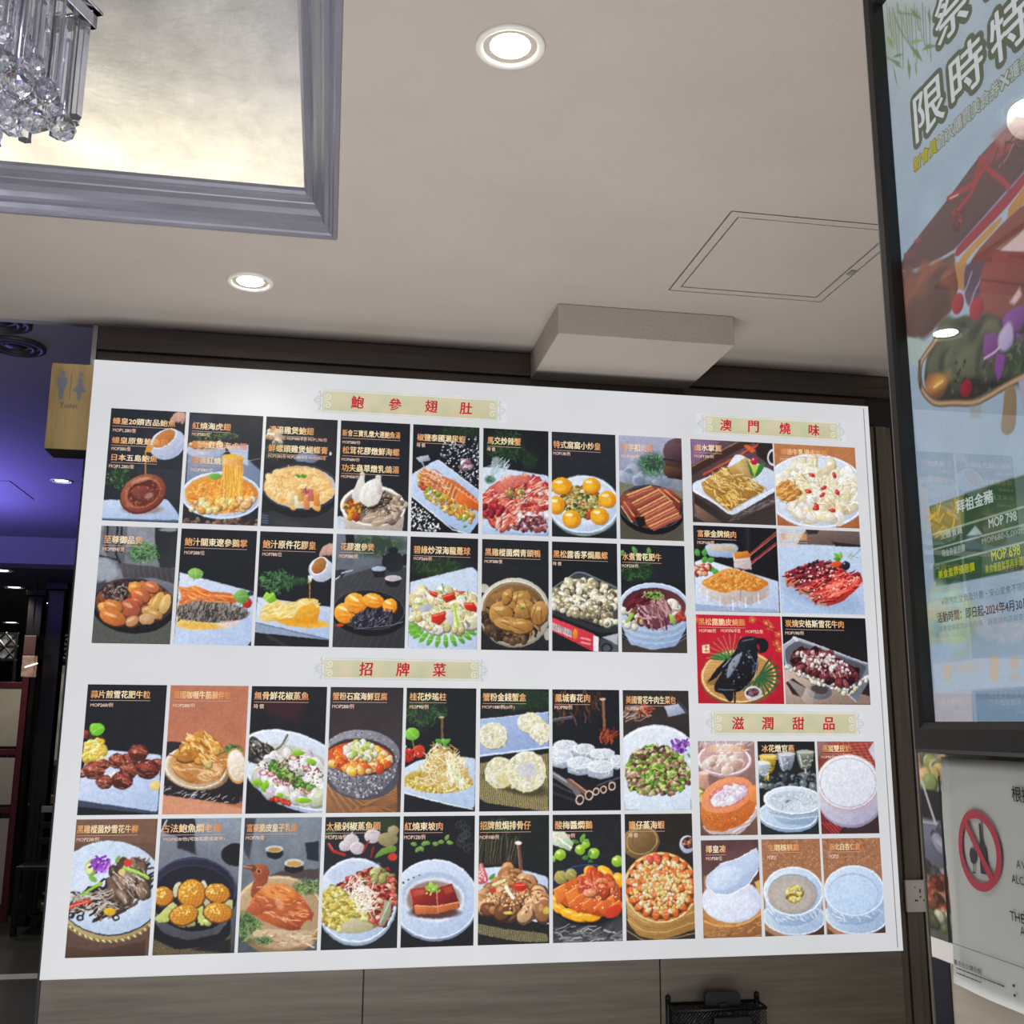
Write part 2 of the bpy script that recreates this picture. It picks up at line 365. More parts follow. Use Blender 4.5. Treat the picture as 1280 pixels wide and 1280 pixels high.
def gravy_boat(x, y, r, a=-20):
    E(x, y, r, r*.8, a, 'd5dcee', 'a3abc8'); E(x-r*.2, y-r*.3, r*.75, r*.38, a-10, 'cf8d4c', 'a8632c'); ring(x-r*.2, y-r*.3, r*.75, r*.38, a-10, 'e6ebf6', 4)
def hand(x, y, r, a=0):
    for k in range(4): E(x+(k-1.5)*r*.38, y+abs(k-1.5)*r*.12, r*.3, r*.75, a+10-k*6, 'd9b3a6', 'b08070')
@tile('a1', 'A', COL[0], ROW[0], 'photo of a braised abalone on a white plate under pouring sauce')
def _():
    bg('1b2029', '20252d', .03); bush(165, 388, 52, 62, 70)
    P([250, 340, 470, 350, 460, 500, 240, 470], '2a2f38', None, 12, .7)
    P([60, 500, 180, 498, 395, 495, 445, 560, 458, 590, 458, 600, 70, 596], 'c3d3ec', 'a5b9d9'); L([72, 594, 458, 606], 8, '5a6b8c')
    hand(452, 85, 40, 20); gravy_boat(398, 222, 92, -25); P([300, 215, 330, 235, 312, 262, 283, 262], 'd2902e'); L([288, 250, 288, 372], 5, 'd49a3a'); P([284, 370, 294, 370, 308, 425, 268, 425], 'c98b5c')
    E(272, 545, 100, 25, 0, '8a6a52', None, 8, .6)
    E(276, 470, 122, 92, -28, '5c2418', None, 3); E(275, 465, 116, 88, -28, 'a35a42', '6e2e20'); ring(275, 466, 90, 66, -28, 'b87656', 7, 5, .7); E(278, 464, 82, 60, -25, '4f1b14', '6b2a1e'); E(280, 466, 62, 36, 10, '8e4839', '5a221a'); E(305, 478, 22, 14, -20, 'caa3a0', None, 8, .6)
    S(('E', 275, 470, 105, 80, -28), 60, 14, 2.5, '8a4632 c48060 5c2418 d29a78', None, .4)
    E(265, 400, 50, 12, -15, 'e0b38a', None, 6, .5); D([70, 330, 120, 320, 120, 420, 70, 430], 16, 4, '6f9468 3d6a38')
@tile('a2', 'A', COL[1], ROW[0], 'photo of golden noodles lifted from a white bowl')
def _():
    bg('1a1e26', '1f242c', .03); P([480, 60, 640, 62, 520, 260, 480, 330], '3b3f4e', None, 40, .6); P([500, 260, 780, 280, 880, 370, 870, 430, 490, 430], 'a7b4cf', '8296b8', 12, .8)
    bush(640, 182, 110, 22, 70, '5a7d3c 6f9450 8ba36a 3f5a30'); E(590, 250, 98, 42, 0, 'c7d1e6', '95a3c2'); E(590, 226, 92, 22, 0, 'c98f5c', 'b0703c'); B(('E', 590, 222, 84, 14), 26, 8, 'e2b48c c98450 f0d4ac', hl=.3)
    P([690, 230, 800, 225, 800, 330, 730, 300], 'b8c4de', None, 5); P([470, 615, 860, 615, 860, 640, 470, 640], '5b4238'); B([475, 590, 860, 600, 860, 640, 475, 625], 40, 10, '6d5044 3f2c26 93745f', hl=.15)
    E(668, 478, 200, 118, 2, 'd5dff2', 'aebfdd'); ring(668, 476, 196, 113, 2, 'eef3fc', 4)
    E(668, 470, 182, 96, 2, 'e9a24a', 'c9772a'); E(660, 470, 160, 78, 0, 'e79a3a', 'd47f22', 8)
    S(('E', 660, 485, 160, 68), 260, 46, 4, 'f2b955 e08a2a f7cf7a c86f1c f4a53c', None, .7)
    B(('E', 640, 530, 150, 30), 40, 13, 'f3d48e f7e6b4 e8a34c f0c060', hl=.35); B(('E', 790, 510, 40, 30), 6, 14, 'f6e2c8 e9b27a', hl=.4)
    E(725, 292, 55, 20, 5, 'f0c44e', 'd89a28'); P([672, 290, 776, 290, 772, 480, 690, 480], 'e2a02e', None, 6)
    for k in range(26): 
        x = 676+k*3.9; L([x, 285+(k % 4)*4, x+CV.rng.normal()*4, 380, x+CV.rng.normal()*9, 470+CV.rng.random()*30], 3.6, ['f7c95a', 'e8a02c', 'fbdc84', 'd68a1e'][k % 4])
    leaf(598, 382, 80, 0, 34, '7fc04a'); L([770, 310, 860, 295], 2, 'b9bfca')
@tile('a3', 'A', COL[2], ROW[0], 'photo of creamy shark fin soup in a black bowl')
def _():
    bg('1a1c21', '1c1f25', .03); B(('E', 925, 190, 36, 40), 14, 13, 'd7c9ae b39c74 efe3cc', hl=.3); bush(935, 255, 60, 45, 50, '4c5f34 2c3a24 7c8a56'); E(1095, 290, 60, 30, 0, '9fb0cf', '6f7f9f', 8, .8); E(1212, 268, 6, 10, 0, 'dfe5ee')
    P([870, 560, 1240, 520, 1240, 650, 860, 640], '2c2f34', None, 8); E(1000, 620, 80, 20, 10, '44474d', None, 20, .5)
    for k in range(4): L([868, 575+k*12, 900, 580+k*12], 5, '5a6a8a')
    E(1062, 450, 196, 140, 3, '15171d'); E(1062, 436, 194, 122, 2, '23262f', '0d0f14'); ring(1062, 436, 188, 112, 2, '4a5068', 3); E(1060, 436, 180, 106, 2, 'd9a765', 'b9c4dc')
    E(1050, 435, 168, 94, 0, 'f0d08c', 'e4a860', 6)
    for x, y, a in ((930, 405, 40), (975, 370, 10), (1110, 370, -10), (1170, 420, 30), (1190, 480, -40), (960, 470, 35), (1020, 500, 80), (1130, 510, 60), (1090, 450, 20), (1010, 430, -20)):
        E(x, y, 52, 24, a, 'f8e3a8', 'e0a050', 4); L([x-30, y, x+30, y+CV.rng.normal()*6], 3, 'fdf2cc', 3, .7)
    S(('E', 1055, 430, 160, 88), 80, 34, 3.5, 'f9e8b4 f2c678 dc9a48 fbf0cc', None, .6)
    for x, y, c in ((1015, 500, 'f6dca4'), (1045, 515, 'fbeecc'), (1090, 520, 'e8965c'), (1140, 505, 'ee9a3a'), (1060, 480, 'f0b45a'), (1110, 480, 'd9746a')): P([x-14, y-38, x+16, y-34, x+20, y+26, x-10, y+26], c, hx(c)*.8, 3)
    S(('E', 1090, 455, 26, 14), 12, 24, 4, '8a3a5a b06a4c 6c2a48'); leaf(1065, 385, 36, 200, 18); leaf(1065, 385, 34, -10, 18); leaf(1066, 388, 22, -60, 14)
@tile('a4', 'B', COL[3], ROW[0], 'photo of a whole squab in a white soup crock')
def _():
    bg('181c24', '15181f', .02); E(60, 590, 30, 50, 0, 'c9d3e2'); P([290, 510, 400, 500, 400, 620, 290, 620], '1c1f24', None, 30)
    P([66, 480, 385, 480, 372, 625, 90, 625], 'd8d0c6', 'a89e94'); E(225, 490, 162, 102, 2, 'e3ddd6', 'b8aca2'); ring(225, 490, 156, 95, 2, 'f7f3ee', 8); E(225, 492, 146, 85, 2, '8c7a68', '6b5a4c')
    B(('E', 125, 500, 42, 50), 38, 11, 'd9901e e8b030 b7441e 6b4a1e c97a2a', hl=.3); B(('E', 280, 500, 90, 60), 70, 15, 'b9a48e 8f7a68 d9cab8 6e5c4e a38c7c', ar=2.4, hl=.3); S(('E', 280, 480, 90, 55), 60, 40, 4, '4a382c d6c8b6 7a6656', None, .6)
    for x, y, r in ((210, 550, 44), (255, 568, 42), (300, 550, 30)): E(x, y, r, r*.5, -25, 'd9c0a8', '8c7462'); L([x-r*.6, y+r*.1, x+r*.6, y-r*.2], 3, 'f3e2d0', 3)
    S(('E', 245, 470, 60, 28, -20), 36, 46, 6, '2a1f18 4b3a2c 14100c', -25, .4)
    P([115, 445, 150, 360, 168, 325, 186, 330, 180, 360, 200, 430, 150, 480], 'f0eee9', 'c9c2ba'); P([180, 380, 225, 352, 262, 358, 276, 420, 250, 480, 200, 500, 150, 460, 160, 420], 'f7f6f3', 'cfc9c0', 5); P([235, 350, 245, 338, 268, 340, 262, 365, 276, 430, 250, 440], 'e9e5de', 'bdb4aa', 4)
    L([205, 380, 180, 440, 186, 490], 4, 'd3ccc2', 4, .8); E(172, 332, 13, 10, 0, 'f7f2ea', 'b9a898'); E(252, 345, 15, 9, 0, 'efe8de', 'b9a898')
@tile('a5', 'B', COL[4], ROW[0], 'photo of a large mantis shrimp on a diagonal white plate')
def _():
    bg('171b22', '0f1218', .02); bush(660, 120, 110, 30, 60, '27421f 3c5c30 1a2c16'); D([560, 180, 760, 140, 760, 400, 640, 330, 560, 250], 190, 3.4, 'eef2fa c9d2e4 ffffff 9aa6bc'); B(('E', 690, 285, 40, 30), 14, 9, 'b9a7b4 8c5a6a d9dce6', hl=.3)
    P([418, 330, 550, 255, 760, 420, 760, 560, 700, 640, 560, 560, 416, 440], 'c6d5ef', 'a3b8db'); L([418, 440, 620, 605, 690, 628], 5, 'e8effb'); L([550, 260, 755, 415], 4, 'e5edfa'); P([440, 250, 500, 235, 515, 262, 460, 272], 'c7cdd9', '8c94a6'); L([468, 268, 480, 290], 7, 'a9b0c0')
    P([412, 450, 520, 530, 640, 630, 412, 640], '0c0f15', None, 3); D([414, 462, 500, 520, 560, 590, 560, 620, 414, 610], 130, 4, 'f2f5fa d7dde8 ffffff')
    B([440, 330, 500, 330, 640, 420, 730, 500, 720, 575, 640, 550, 500, 460], 260, 8, 'd99a3a c9861f e8c060 b8602a 9fae4a f0d890', hl=.35); B(('E', 500, 400, 60, 30, 30), 22, 8, 'c43a2a e8e0c0 88a83c', hl=.4)
    P([470, 300, 540, 330, 640, 365, 740, 450, 755, 500, 700, 490, 600, 440, 500, 390, 462, 350], 'd9824a', 'b55a2c', 4)
    for k in range(13):
        x, y = 490+k*19, 332+k*11.5; L([x+16, y-22, x-6, y+34], 4, 'f4c79a', 3); L([x+24, y-18, x+2, y+36], 3, 'a34f24', 2)
    S([460, 300, 560, 320, 600, 420, 470, 370], 60, 34, 3, 'f0b98a d98a5a f9dcc0 a85a34', 25); P([650, 410, 755, 470, 755, 520, 640, 470], 'e87a35', 'c0501c', 4); L([640, 400, 755, 480], 4, 'f9c08c')
    S([630, 470, 700, 500, 660, 540, 640, 520], 14, 34, 5, 'e0a04c c9762a', 70); leaf(672, 592, 26, 0, 12)
@tile('a6', 'C', COL[5], ROW[0], 'photo of chilli fried crab with a silver sprig')
def _():
    bg('14181d', '1c2026', .02); bush(165, 150, 105, 80, 90, '1d3a20 2f5a30 14261a 3e6a3c', 34); bush(285, 220, 40, 50, 30, '1a301c 284a2a')
    P([50, 255, 120, 258, 384, 300, 384, 590, 300, 600, 50, 585], 'd3def1', 'b4c6e4', 5); P([50, 555, 260, 590, 384, 590, 384, 610, 50, 600], 'b9c9e6', '90a4ca', 5)
    P([55, 400, 90, 350, 190, 300, 290, 300, 300, 340, 370, 350, 384, 400, 384, 470, 300, 500, 200, 560, 110, 555, 55, 470], 'c4605a', 'a84038', 8)
    B([60, 400, 190, 310, 290, 310, 380, 360, 384, 470, 250, 520, 170, 560, 70, 510], 280, 12, 'c8463c e07a66 f0b0a0 a82a34 e8967c d4564a f4cdb8', ar=3, hl=.5)
    S([60, 380, 280, 300, 384, 380, 370, 470, 150, 560, 60, 500], 150, 40, 4, 'e88a70 b02a34 f6c8b4 d8604c 8c1c28', -25, .4); P([110, 350, 180, 305, 290, 298, 292, 330, 210, 355, 130, 400], 'e08a7c', 'b8463e', 5, .8); B(('E', 215, 385, 50, 26), 50, 6, 'b08a50 8a6a38 d9b878 6c5430', hl=.3)
    B([60, 440, 150, 430, 150, 500, 60, 500], 40, 9, 'a0202c c03040 7a1420', hl=.4); B([230, 490, 384, 480, 384, 510, 250, 540], 40, 9, 'f0e6ee e0c8d0 fff8fa', hl=.3)
    B([200, 555, 250, 510, 340, 500, 380, 530, 370, 575, 260, 578], 130, 6, '6c2a34 4a1a24 9a4a50 c08a88', hl=.2)
    for k in range(16): a = math.radians(-110+k*7); L([95, 300, 120+60*math.cos(a)*.8, 270+70*math.sin(a)*.9], 3, 'b4c4c8', 2.5)
    S(('E', 135, 245, 50, 36), 40, 22, 3, 'c4d2d6 95a8ac dfe8ea', -50); bush(90, 318, 26, 22, 26, '6fa08c 4d8a60 8fc09c', 12)
def egg_yolk(x, y, rx, ry, a=0):
    E(x+3, y+5, rx, ry, a, '7a4a10', None, 5, .6); E(x, y, rx, ry, a, 'f5b428', 'cf7c0c'); E(x-rx*.1, y+ry*.2, rx*.6, ry*.5, a, 'f7c23c', None, 10, .6); E(x-rx*.25, y-ry*.45, rx*.4, ry*.18, a, 'fff0b8', None, 4)
@tile('a7', 'C', COL[6], ROW[0], 'photo of stir fry ringed by six yellow dumplings')
def _():
    bg('24282f', '1b2024', .02); E(560, 450, 175, 150, 3, '8fa3a0', None, 3); E(558, 442, 176, 146, 3, 'dbe4f2', 'b4c4dd'); ring(558, 442, 170, 138, 3, 'f1f5fc', 4); ring(560, 448, 178, 150, 3, '6f8488', 3)
    E(560, 440, 130, 105, 0, 'e3eaf6', None, 20, .7)
    B(('E', 540, 428, 96, 74, 10), 300, 7.5, 'd8c48c 6a7a30 b09a50 3c4420 e8dcb4 8a9a48 a8602c c8b070', ar=2.2, hl=.3)
    B(('E', 600, 490, 34, 24), 24, 7, 'b04a20 d06a30 7a4a20', hl=.3)
    for q in ((447, 350, 52, 42), (596, 348, 44, 40), (422, 444, 42, 44), (676, 416, 44, 42), (497, 514, 46, 44), (636, 500, 46, 42)): egg_yolk(*q)
    L([398, 520, 440, 560, 500, 585, 600, 590, 680, 570, 722, 530], 3, '47565a')
@tile('a8', 'C', COL[7], ROW[0], 'photo of sliced braised pork belly in a black pot')
def _():
    bg('a7a9c0', '5c5f6b', .05, 20); P([735, 98, 1050, 113, 1050, 200, 735, 260], 'a8a6c4', None, 40, .5); B(('E', 880, 290, 160, 70), 50, 18, '8f9cae 7b889c a2adbd', hl=.1, dk=.92, s=8)
    bush(905, 240, 70, 62, 110, '2f6a48 5aa06c 84c08c 3f7c50'); P([960, 210, 1050, 210, 1050, 320, 975, 310], '54362e', '2c1a18', 4); P([950, 250, 1050, 262, 1050, 300, 965, 300], '6b4a32', '3a2420', 3); E(1010, 178, 56, 60, 0, '6e5058', '3a2830'); E(1025, 124, 24, 14, 0, '6e5058', '4a343c'); L([955, 215, 1050, 230], 7, '2c1c1c')
    weave([735, 330, 830, 350, 1060, 380, 1060, 640, 735, 630], '5a584a', '8f8c74', 9); P([735, 480, 1060, 480, 1060, 640, 735, 640], '26241f', None, 30, .5)
    E(898, 470, 166, 122, 8, '0d0e12'); E(895, 456, 164, 110, 8, '23262e', '101217'); ring(895, 456, 158, 104, 8, '5b6070', 3)
    P([742, 400, 760, 385, 890, 348, 990, 370, 1040, 430, 1040, 500, 960, 555, 860, 560, 800, 520, 745, 450], '8a4630', '6c2c20', 4)
    for i, (x0, y0, x1, y1) in enumerate(((775, 395, 895, 350), (800, 435, 930, 370), (830, 470, 965, 400), (845, 500, 990, 425), (860, 530, 1010, 455), (885, 552, 1030, 485))):
        P([x0, y0, x1, y1, x1+22, y1+22, x0+22, y0+24], 'b9644c', '8a3a2a', 3); L([x0, y0, x1, y1], 7, 'e0b070', 3); L([x0+8, y0+12, x1+8, y1+12], 4, 'd08a70', 3)
    for x0, y0, x1, y1 in ((760, 430, 810, 500), (745, 450, 800, 530), (930, 365, 1000, 430), (960, 370, 1035, 430)): P([x0, y0, x0+22, y0-10, x1+20, y1-8, x1, y1], 'a85040', '6e281e', 3); L([x0, y0, x1, y1], 6, 'd9a868', 3)
    P([812, 510, 860, 500, 870, 545, 838, 560], '18120f', None, 4)
@tile('b1', 'A', COL[0], ROW[1], 'photo of a claypot of abalone and sea cucumber by a grey cloth')
def _():
    bg('8c8f99', '4e535b', .08, 22); P([80, 630, 200, 630, 180, 840, 130, 850, 70, 720], '3a3c42', None, 8, .5)
    for x in (100, 148, 170): L([x, 630, x-4, 760], 10, '17181c')
    L([60, 780, 150, 800], 10, '22252b'); E(80, 850, 70, 60, 0, 'a9b0bb', None, 20, .7); L([140, 770, 170, 830], 12, '1e2026')
    P([335, 636, 455, 640, 445, 840, 365, 850, 335, 760], '1d2024', '2c3036', 5); E(400, 650, 46, 10, 0, '8a9098', None, 5)
    bush(275, 765, 76, 52, 130, '4c8a48 7ab068 96c488 2f6030', 26); P([160, 815, 445, 845, 450, 925, 330, 890, 175, 890], '4f4b4e', '38363a', 4)
    for k in range(10): L([165+k*28, 815+k*3, 175+k*28, 890+k*3], 2, '6a666a', 2)
    weave([20, 1060, 440, 1120, 415, 1224, 18, 1216], '3b3e41', '64675a', 10); P([20, 930, 90, 900, 90, 1010, 30, 1050], '3c4048', None, 10)
    E(228, 1030, 208, 138, 3, '0c0d11'); E(226, 1010, 200, 118, 3, '262932', '101218'); ring(226, 1010, 196, 114, 3, '3f434f', 3); E(226, 1012, 186, 102, 3, '7c4a28', '4a2a1a')
    B(('E', 230, 1010, 170, 88), 60, 20, 'c87838 a8582a e09a50 8a4420', hl=.3)
    B(('E', 140, 955, 66, 42), 70, 9, '2a1f1c 4a3a34 1a1414 8a7a70 4c2c34', ar=2.5, hl=.3); S(('E', 140, 955, 66, 42), 40, 22, 3, '1a1416 d8c8b8 5a3a3c')
    for x, y, rx, ry, a, c in ((235, 940, 34, 32, 0, 'f0a23c'), (318, 935, 40, 28, 20, 'e0784c'), (262, 975, 48, 36, 25, 'dd7440'), (240, 1010, 34, 30, 0, 'd8653a'), (212, 1040, 50, 44, 30, 'cc6444'), (128, 1030, 48, 30, 25, 'e08a3c'), (125, 1085, 68, 38, 18, 'e8843a'), (345, 1010, 56, 26, -60, 'ecb85e'), (385, 1020, 52, 26, -70, 'f2c87a'), (300, 1050, 34, 20, -10, 'e0b070'), (335, 1070, 40, 22, 20, 'ddaa60'), (222, 1105, 34, 24, -30, 'dfa070')):
        E(x+3, y+5, rx*1.05, ry*1.08, a, '5a2c14', None, 3); E(x, y, rx, ry, a, c, hx(c)*.72); E(x-rx*.2, y-ry*.3, rx*.5, ry*.2, a, 'ffe0a8', None, 5, .6)
    for x in (283, 304): E(x, 1095, 28, 27, 0, 'dcb488', 'a87a50')
    for k in range(6): L([170+k*14, 1012-k*4, 190+k*14, 1062-k*2], 2, '8a3a24', 2, .6)
@tile('b2', 'A', COL[1], ROW[1], 'photo of a spiky sea cucumber with goose web and lotus leaves')
def _():
    bg('14181f', '10141a', .02); P([460, 862, 830, 960, 822, 1230, 428, 1226], 'd3def3', 'b3c5e6', 4); P([800, 1225, 826, 1190, 820, 1235], '14181f')
    P([450, 1010, 560, 1100, 660, 1120, 720, 1135, 500, 1150, 445, 1130], 'e8c060', 'f0dca0', 10); E(560, 1130, 110, 18, 2, 'e6b040', None, 8, .8)
    P([448, 930, 500, 940, 530, 925, 620, 960, 720, 965, 750, 1010, 690, 1030, 560, 1025, 480, 1040, 452, 1030, 470, 985], 'e8843c', 'c05a24', 4)
    for p in ([455, 940, 560, 980], [460, 1025, 540, 985], [520, 935, 600, 985], [600, 975, 730, 985], [560, 1010, 700, 1012]): L(p, 10, 'f4a458', 6); 
    S([450, 940, 720, 970, 740, 1015, 470, 1030], 50, 30, 3, 'b04c1c f6b87c d86a2c', 10)
    E(620, 1062, 182, 50, 2, '5a534e', '2c2826', 4); S([440, 1040, 560, 1008, 760, 1030, 810, 1075, 700, 1105, 450, 1100], 420, 20, 4.5, '3c3634 6d6560 8d847c 28221f 9c948c', -70, .3); S([440, 1030, 560, 1000, 760, 1022, 800, 1060, 620, 1040, 450, 1060], 120, 16, 3, 'a8a098 7a726c', -70)
    P([660, 1105, 760, 1100, 740, 1130, 660, 1135], 'f0c8bc', None, 8, .7)
    L([530, 900, 545, 880], 4, '6a7a50'); E(538, 868, 38, 27, 5, '9fce6a', '5f9a38'); L([538, 850, 540, 890], 2, 'c9e6a0'); L([506, 868, 572, 872], 1.5, 'c9e6a0'); L([525, 895, 520, 940], 3, 'd8ddc0')
    E(795, 1015, 24, 28, 0, 'd63a2c', '98160e'); E(790, 1003, 7, 5, 0, 'ffb0a0'); E(768, 982, 38, 34, -10, '8fbc62', '4f8634'); L([745, 985, 795, 980], 2, 'b9d890'); E(812, 968, 16, 12, 0, '2c3a3c', None)
@tile('b3', 'A', COL[2], ROW[1], 'photo of fish maw on a white plate with sauce poured from a jug')
def _():
    bg('14181e', '10141a', .02); bush(950, 905, 90, 55, 150, '2f6a34 4a8c48 7ab070 1e4422', 24); bush(1050, 905, 60, 18, 40, '24502a 3c7040')
    P([848, 990, 1210, 1040, 1206, 1200, 830, 1160], '8f9db8', None, 3); P([848, 985, 1212, 1035, 1208, 1195, 838, 1110], 'd2ddf0', 'aebfdd', 4); L([838, 1112, 1206, 1198], 5, '5c6c8a'); P([832, 1170, 1200, 1212, 1200, 1238, 832, 1232], '171a1f', None, 3); L([900, 1180, 1000, 1235], 16, '2c3034')
    P([860, 1060, 900, 1010, 960, 1000, 1000, 1030, 1080, 990, 1150, 995, 1160, 1060, 1140, 1120, 1000, 1110, 860, 1100], 'e8d888', 'd09a30', 4)
    for x, y, rx, ry, a in ((925, 1040, 55, 34, -20), (985, 1070, 60, 30, 10), (1095, 1030, 62, 36, 10), (1060, 1075, 70, 28, 5), (900, 1085, 45, 22, 0)): E(x, y, rx, ry, a, 'f3e6a0', 'd8a844', 6)
    S([870, 1040, 960, 1010, 1140, 1000, 1140, 1070, 1000, 1090, 880, 1080], 60, 50, 4, 'faf2c8 e8c460 f6dc88', -8, .5)
    E(1080, 1115, 125, 22, 4, 'e09a1c', 'f0b840', 5); P([1060, 1040, 1120, 1010, 1155, 1050, 1145, 1120, 1010, 1115], 'eaa822', 'd88a10', 8, .75)
    P([870, 990, 895, 955, 905, 970, 935, 955, 935, 985, 950, 1000, 910, 1020], 'a8dc50', '6aa824', 3); L([885, 1000, 930, 970], 3, 'd6f290')
    hand(1205, 745, 46, 25); E(1165, 850, 62, 60, 10, 'dfe4ee', 'a9b1c6'); E(1155, 830, 48, 34, -50, 'c0844a', '8c5020'); ring(1155, 830, 48, 34, -50, 'f0f2f8', 5); P([1100, 880, 1125, 880, 1115, 910, 1102, 915], 'dfe4ee'); L([1107, 900, 1108, 1000], 5, 'c9822a')
@tile('b4', 'B', COL[3], ROW[1], 'photo of orange fish maw and sea cucumber pot with two tea cups')
def _():
    bg('6d7580', '3a3e44', .06, 20); bush(240, 690, 150, 60, 60, '4a6a40 6a8a5a 2c4428 7c9470', 30); P([88, 632, 130, 632, 135, 690, 90, 690], '121316', None, 3)
    P([30, 860, 280, 780, 395, 800, 385, 1200, 18, 1196], '3d3f42', '2c2e31', 8)
    for k in range(14): L([40+k*40-160, 1196, 150+k*26, 820], 1.6, '5b5d5c', 2, .7)
    E(325, 770, 56, 50, 0, '14181f', '1f242c'); E(325, 712, 26, 16, 0, '14181f'); L([275, 740, 295, 760], 10, '14181f'); E(385, 760, 16, 30, 0, '171b22')
    P([255, 800, 288, 800, 282, 845, 232, 848, 220, 812], '15181d'); E(254, 804, 36, 13, 0, 'b9c8dd', '8fa0bc'); E(325, 872, 38, 24, 0, '14171c'); E(325, 852, 38, 14, 0, 'dccdd4', 'a8a0b0'); ring(325, 852, 38, 14, 0, 'f2eef4', 2)
    P([36, 812, 100, 808, 70, 850, 36, 850], '262b33', None, 3); L([70, 826, 122, 812], 8, 'a9b4c8'); L([40, 858, 60, 840], 5, 'd0d8e6')
    E(205, 1040, 182, 100, 4, '08090c'); E(205, 1010, 180, 102, 4, '20242c', '0c0e13'); ring(205, 1008, 176, 98, 4, '5a606c', 2.5); E(205, 1012, 160, 84, 4, '14161c')
    for x, y, rx, ry, a in ((85, 1025, 54, 50, 10), (138, 975, 56, 50, 20), (226, 962, 54, 36, 10), (308, 990, 36, 38, 15)):
        E(x+4, y+6, rx, ry, a, '6a3408', None, 4); E(x, y, rx, ry, a, 'f8b53c', 'dd7d12'); E(x-8, y-ry*.45, rx*.5, ry*.16, a+10, 'ffe9a0', None, 4); L([x-rx*.5, y+5, x+rx*.5, y+12], 5, 'fbc964', 4, .7); L([x-rx*.4, y+18, x+rx*.4, y+24], 3, 'c8660c', 3, .6)
    E(225, 1055, 115, 40, -6, '1c1a22', '0c0b10'); S(('E', 225, 1050, 112, 40, -6), 150, 22, 4, '2a2833 4b4a58 15131a 6a6c80', -60); D(('E', 225, 1060, 110, 34), 40, 3, '8c90b0 5c5a80')
    E(60, 1085, 20, 8, 0, 'c0441c', None, 4); L([130, 1105, 300, 1088, 375, 1070], 3, '7c8698')
@tile('b5', 'B', COL[4], ROW[1], 'photo of stir fried grouper with cauliflower on green beans')
def _():
    bg('171b20', '15181c', .02); bush(560, 800, 140, 50, 120, '2c4a22 4a6a34 1c3018', 24)
    P([412, 870, 720, 795, 748, 820, 744, 1220, 398, 1205], 'd2deef', 'b7c7e2', 5); E(575, 1050, 170, 130, 0, 'dbe5f4', None, 30, .6)
    for k in range(15):
        a = math.radians(205-k*15); x, y = 575+150*math.cos(a), 1070+95*abs(math.sin(a))**.8; 
        E(x, y, 34, 13, math.degrees(math.atan2(y-1040, x-575)), '8fd050', '3f8a20'); L([x-12, y-2, x+12, y], 3, 'c8f090', 3, .7)
    B([410, 960, 480, 910, 660, 905, 744, 960, 744, 1060, 680, 1110, 560, 1120, 420, 1060], 150, 22, 'e8e0c0 d8cf9c f2ecd8 c8b888 f6f2e6 dcd09a', ar=1.6, hl=.35)
    S([420, 960, 700, 910, 740, 1000, 660, 1090, 450, 1080], 60, 50, 5, 'c8d478 8fb048 ece8c8 e0c888', None, .7)
    B([440, 1020, 560, 1040, 560, 1110, 470, 1100], 50, 8, 'f2e4b4 d8b878 fff6d8', hl=.3)
    for p in ([565, 940, 632, 920, 640, 955, 590, 975], [516, 1035, 585, 1015, 600, 1045, 560, 1085, 518, 1070], [675, 975, 725, 970, 745, 1000, 740, 1022, 690, 1010], [505, 910, 548, 925, 545, 950, 510, 935], [630, 912, 690, 918, 665, 935]): P(p, 'e03a22', 'a0140c', 3); L([p[0]+8, p[1]+6, p[2]-6, p[3]+10], 4, 'ff9a80', 3)
    E(490, 1000, 36, 20, -20, 'c9ccd4', '9aa0b0'); E(610, 1050, 20, 40, -10, 'dedfe2', 'b0b4ba'); L([630, 980, 650, 1085], 12, 'a8cc4c'); L([625, 1000, 640, 1090], 5, 'e6f2a0'); L([570, 880, 580, 920], 6, '5a8c3c'); L([585, 890, 570, 925], 4, '7aa84c')
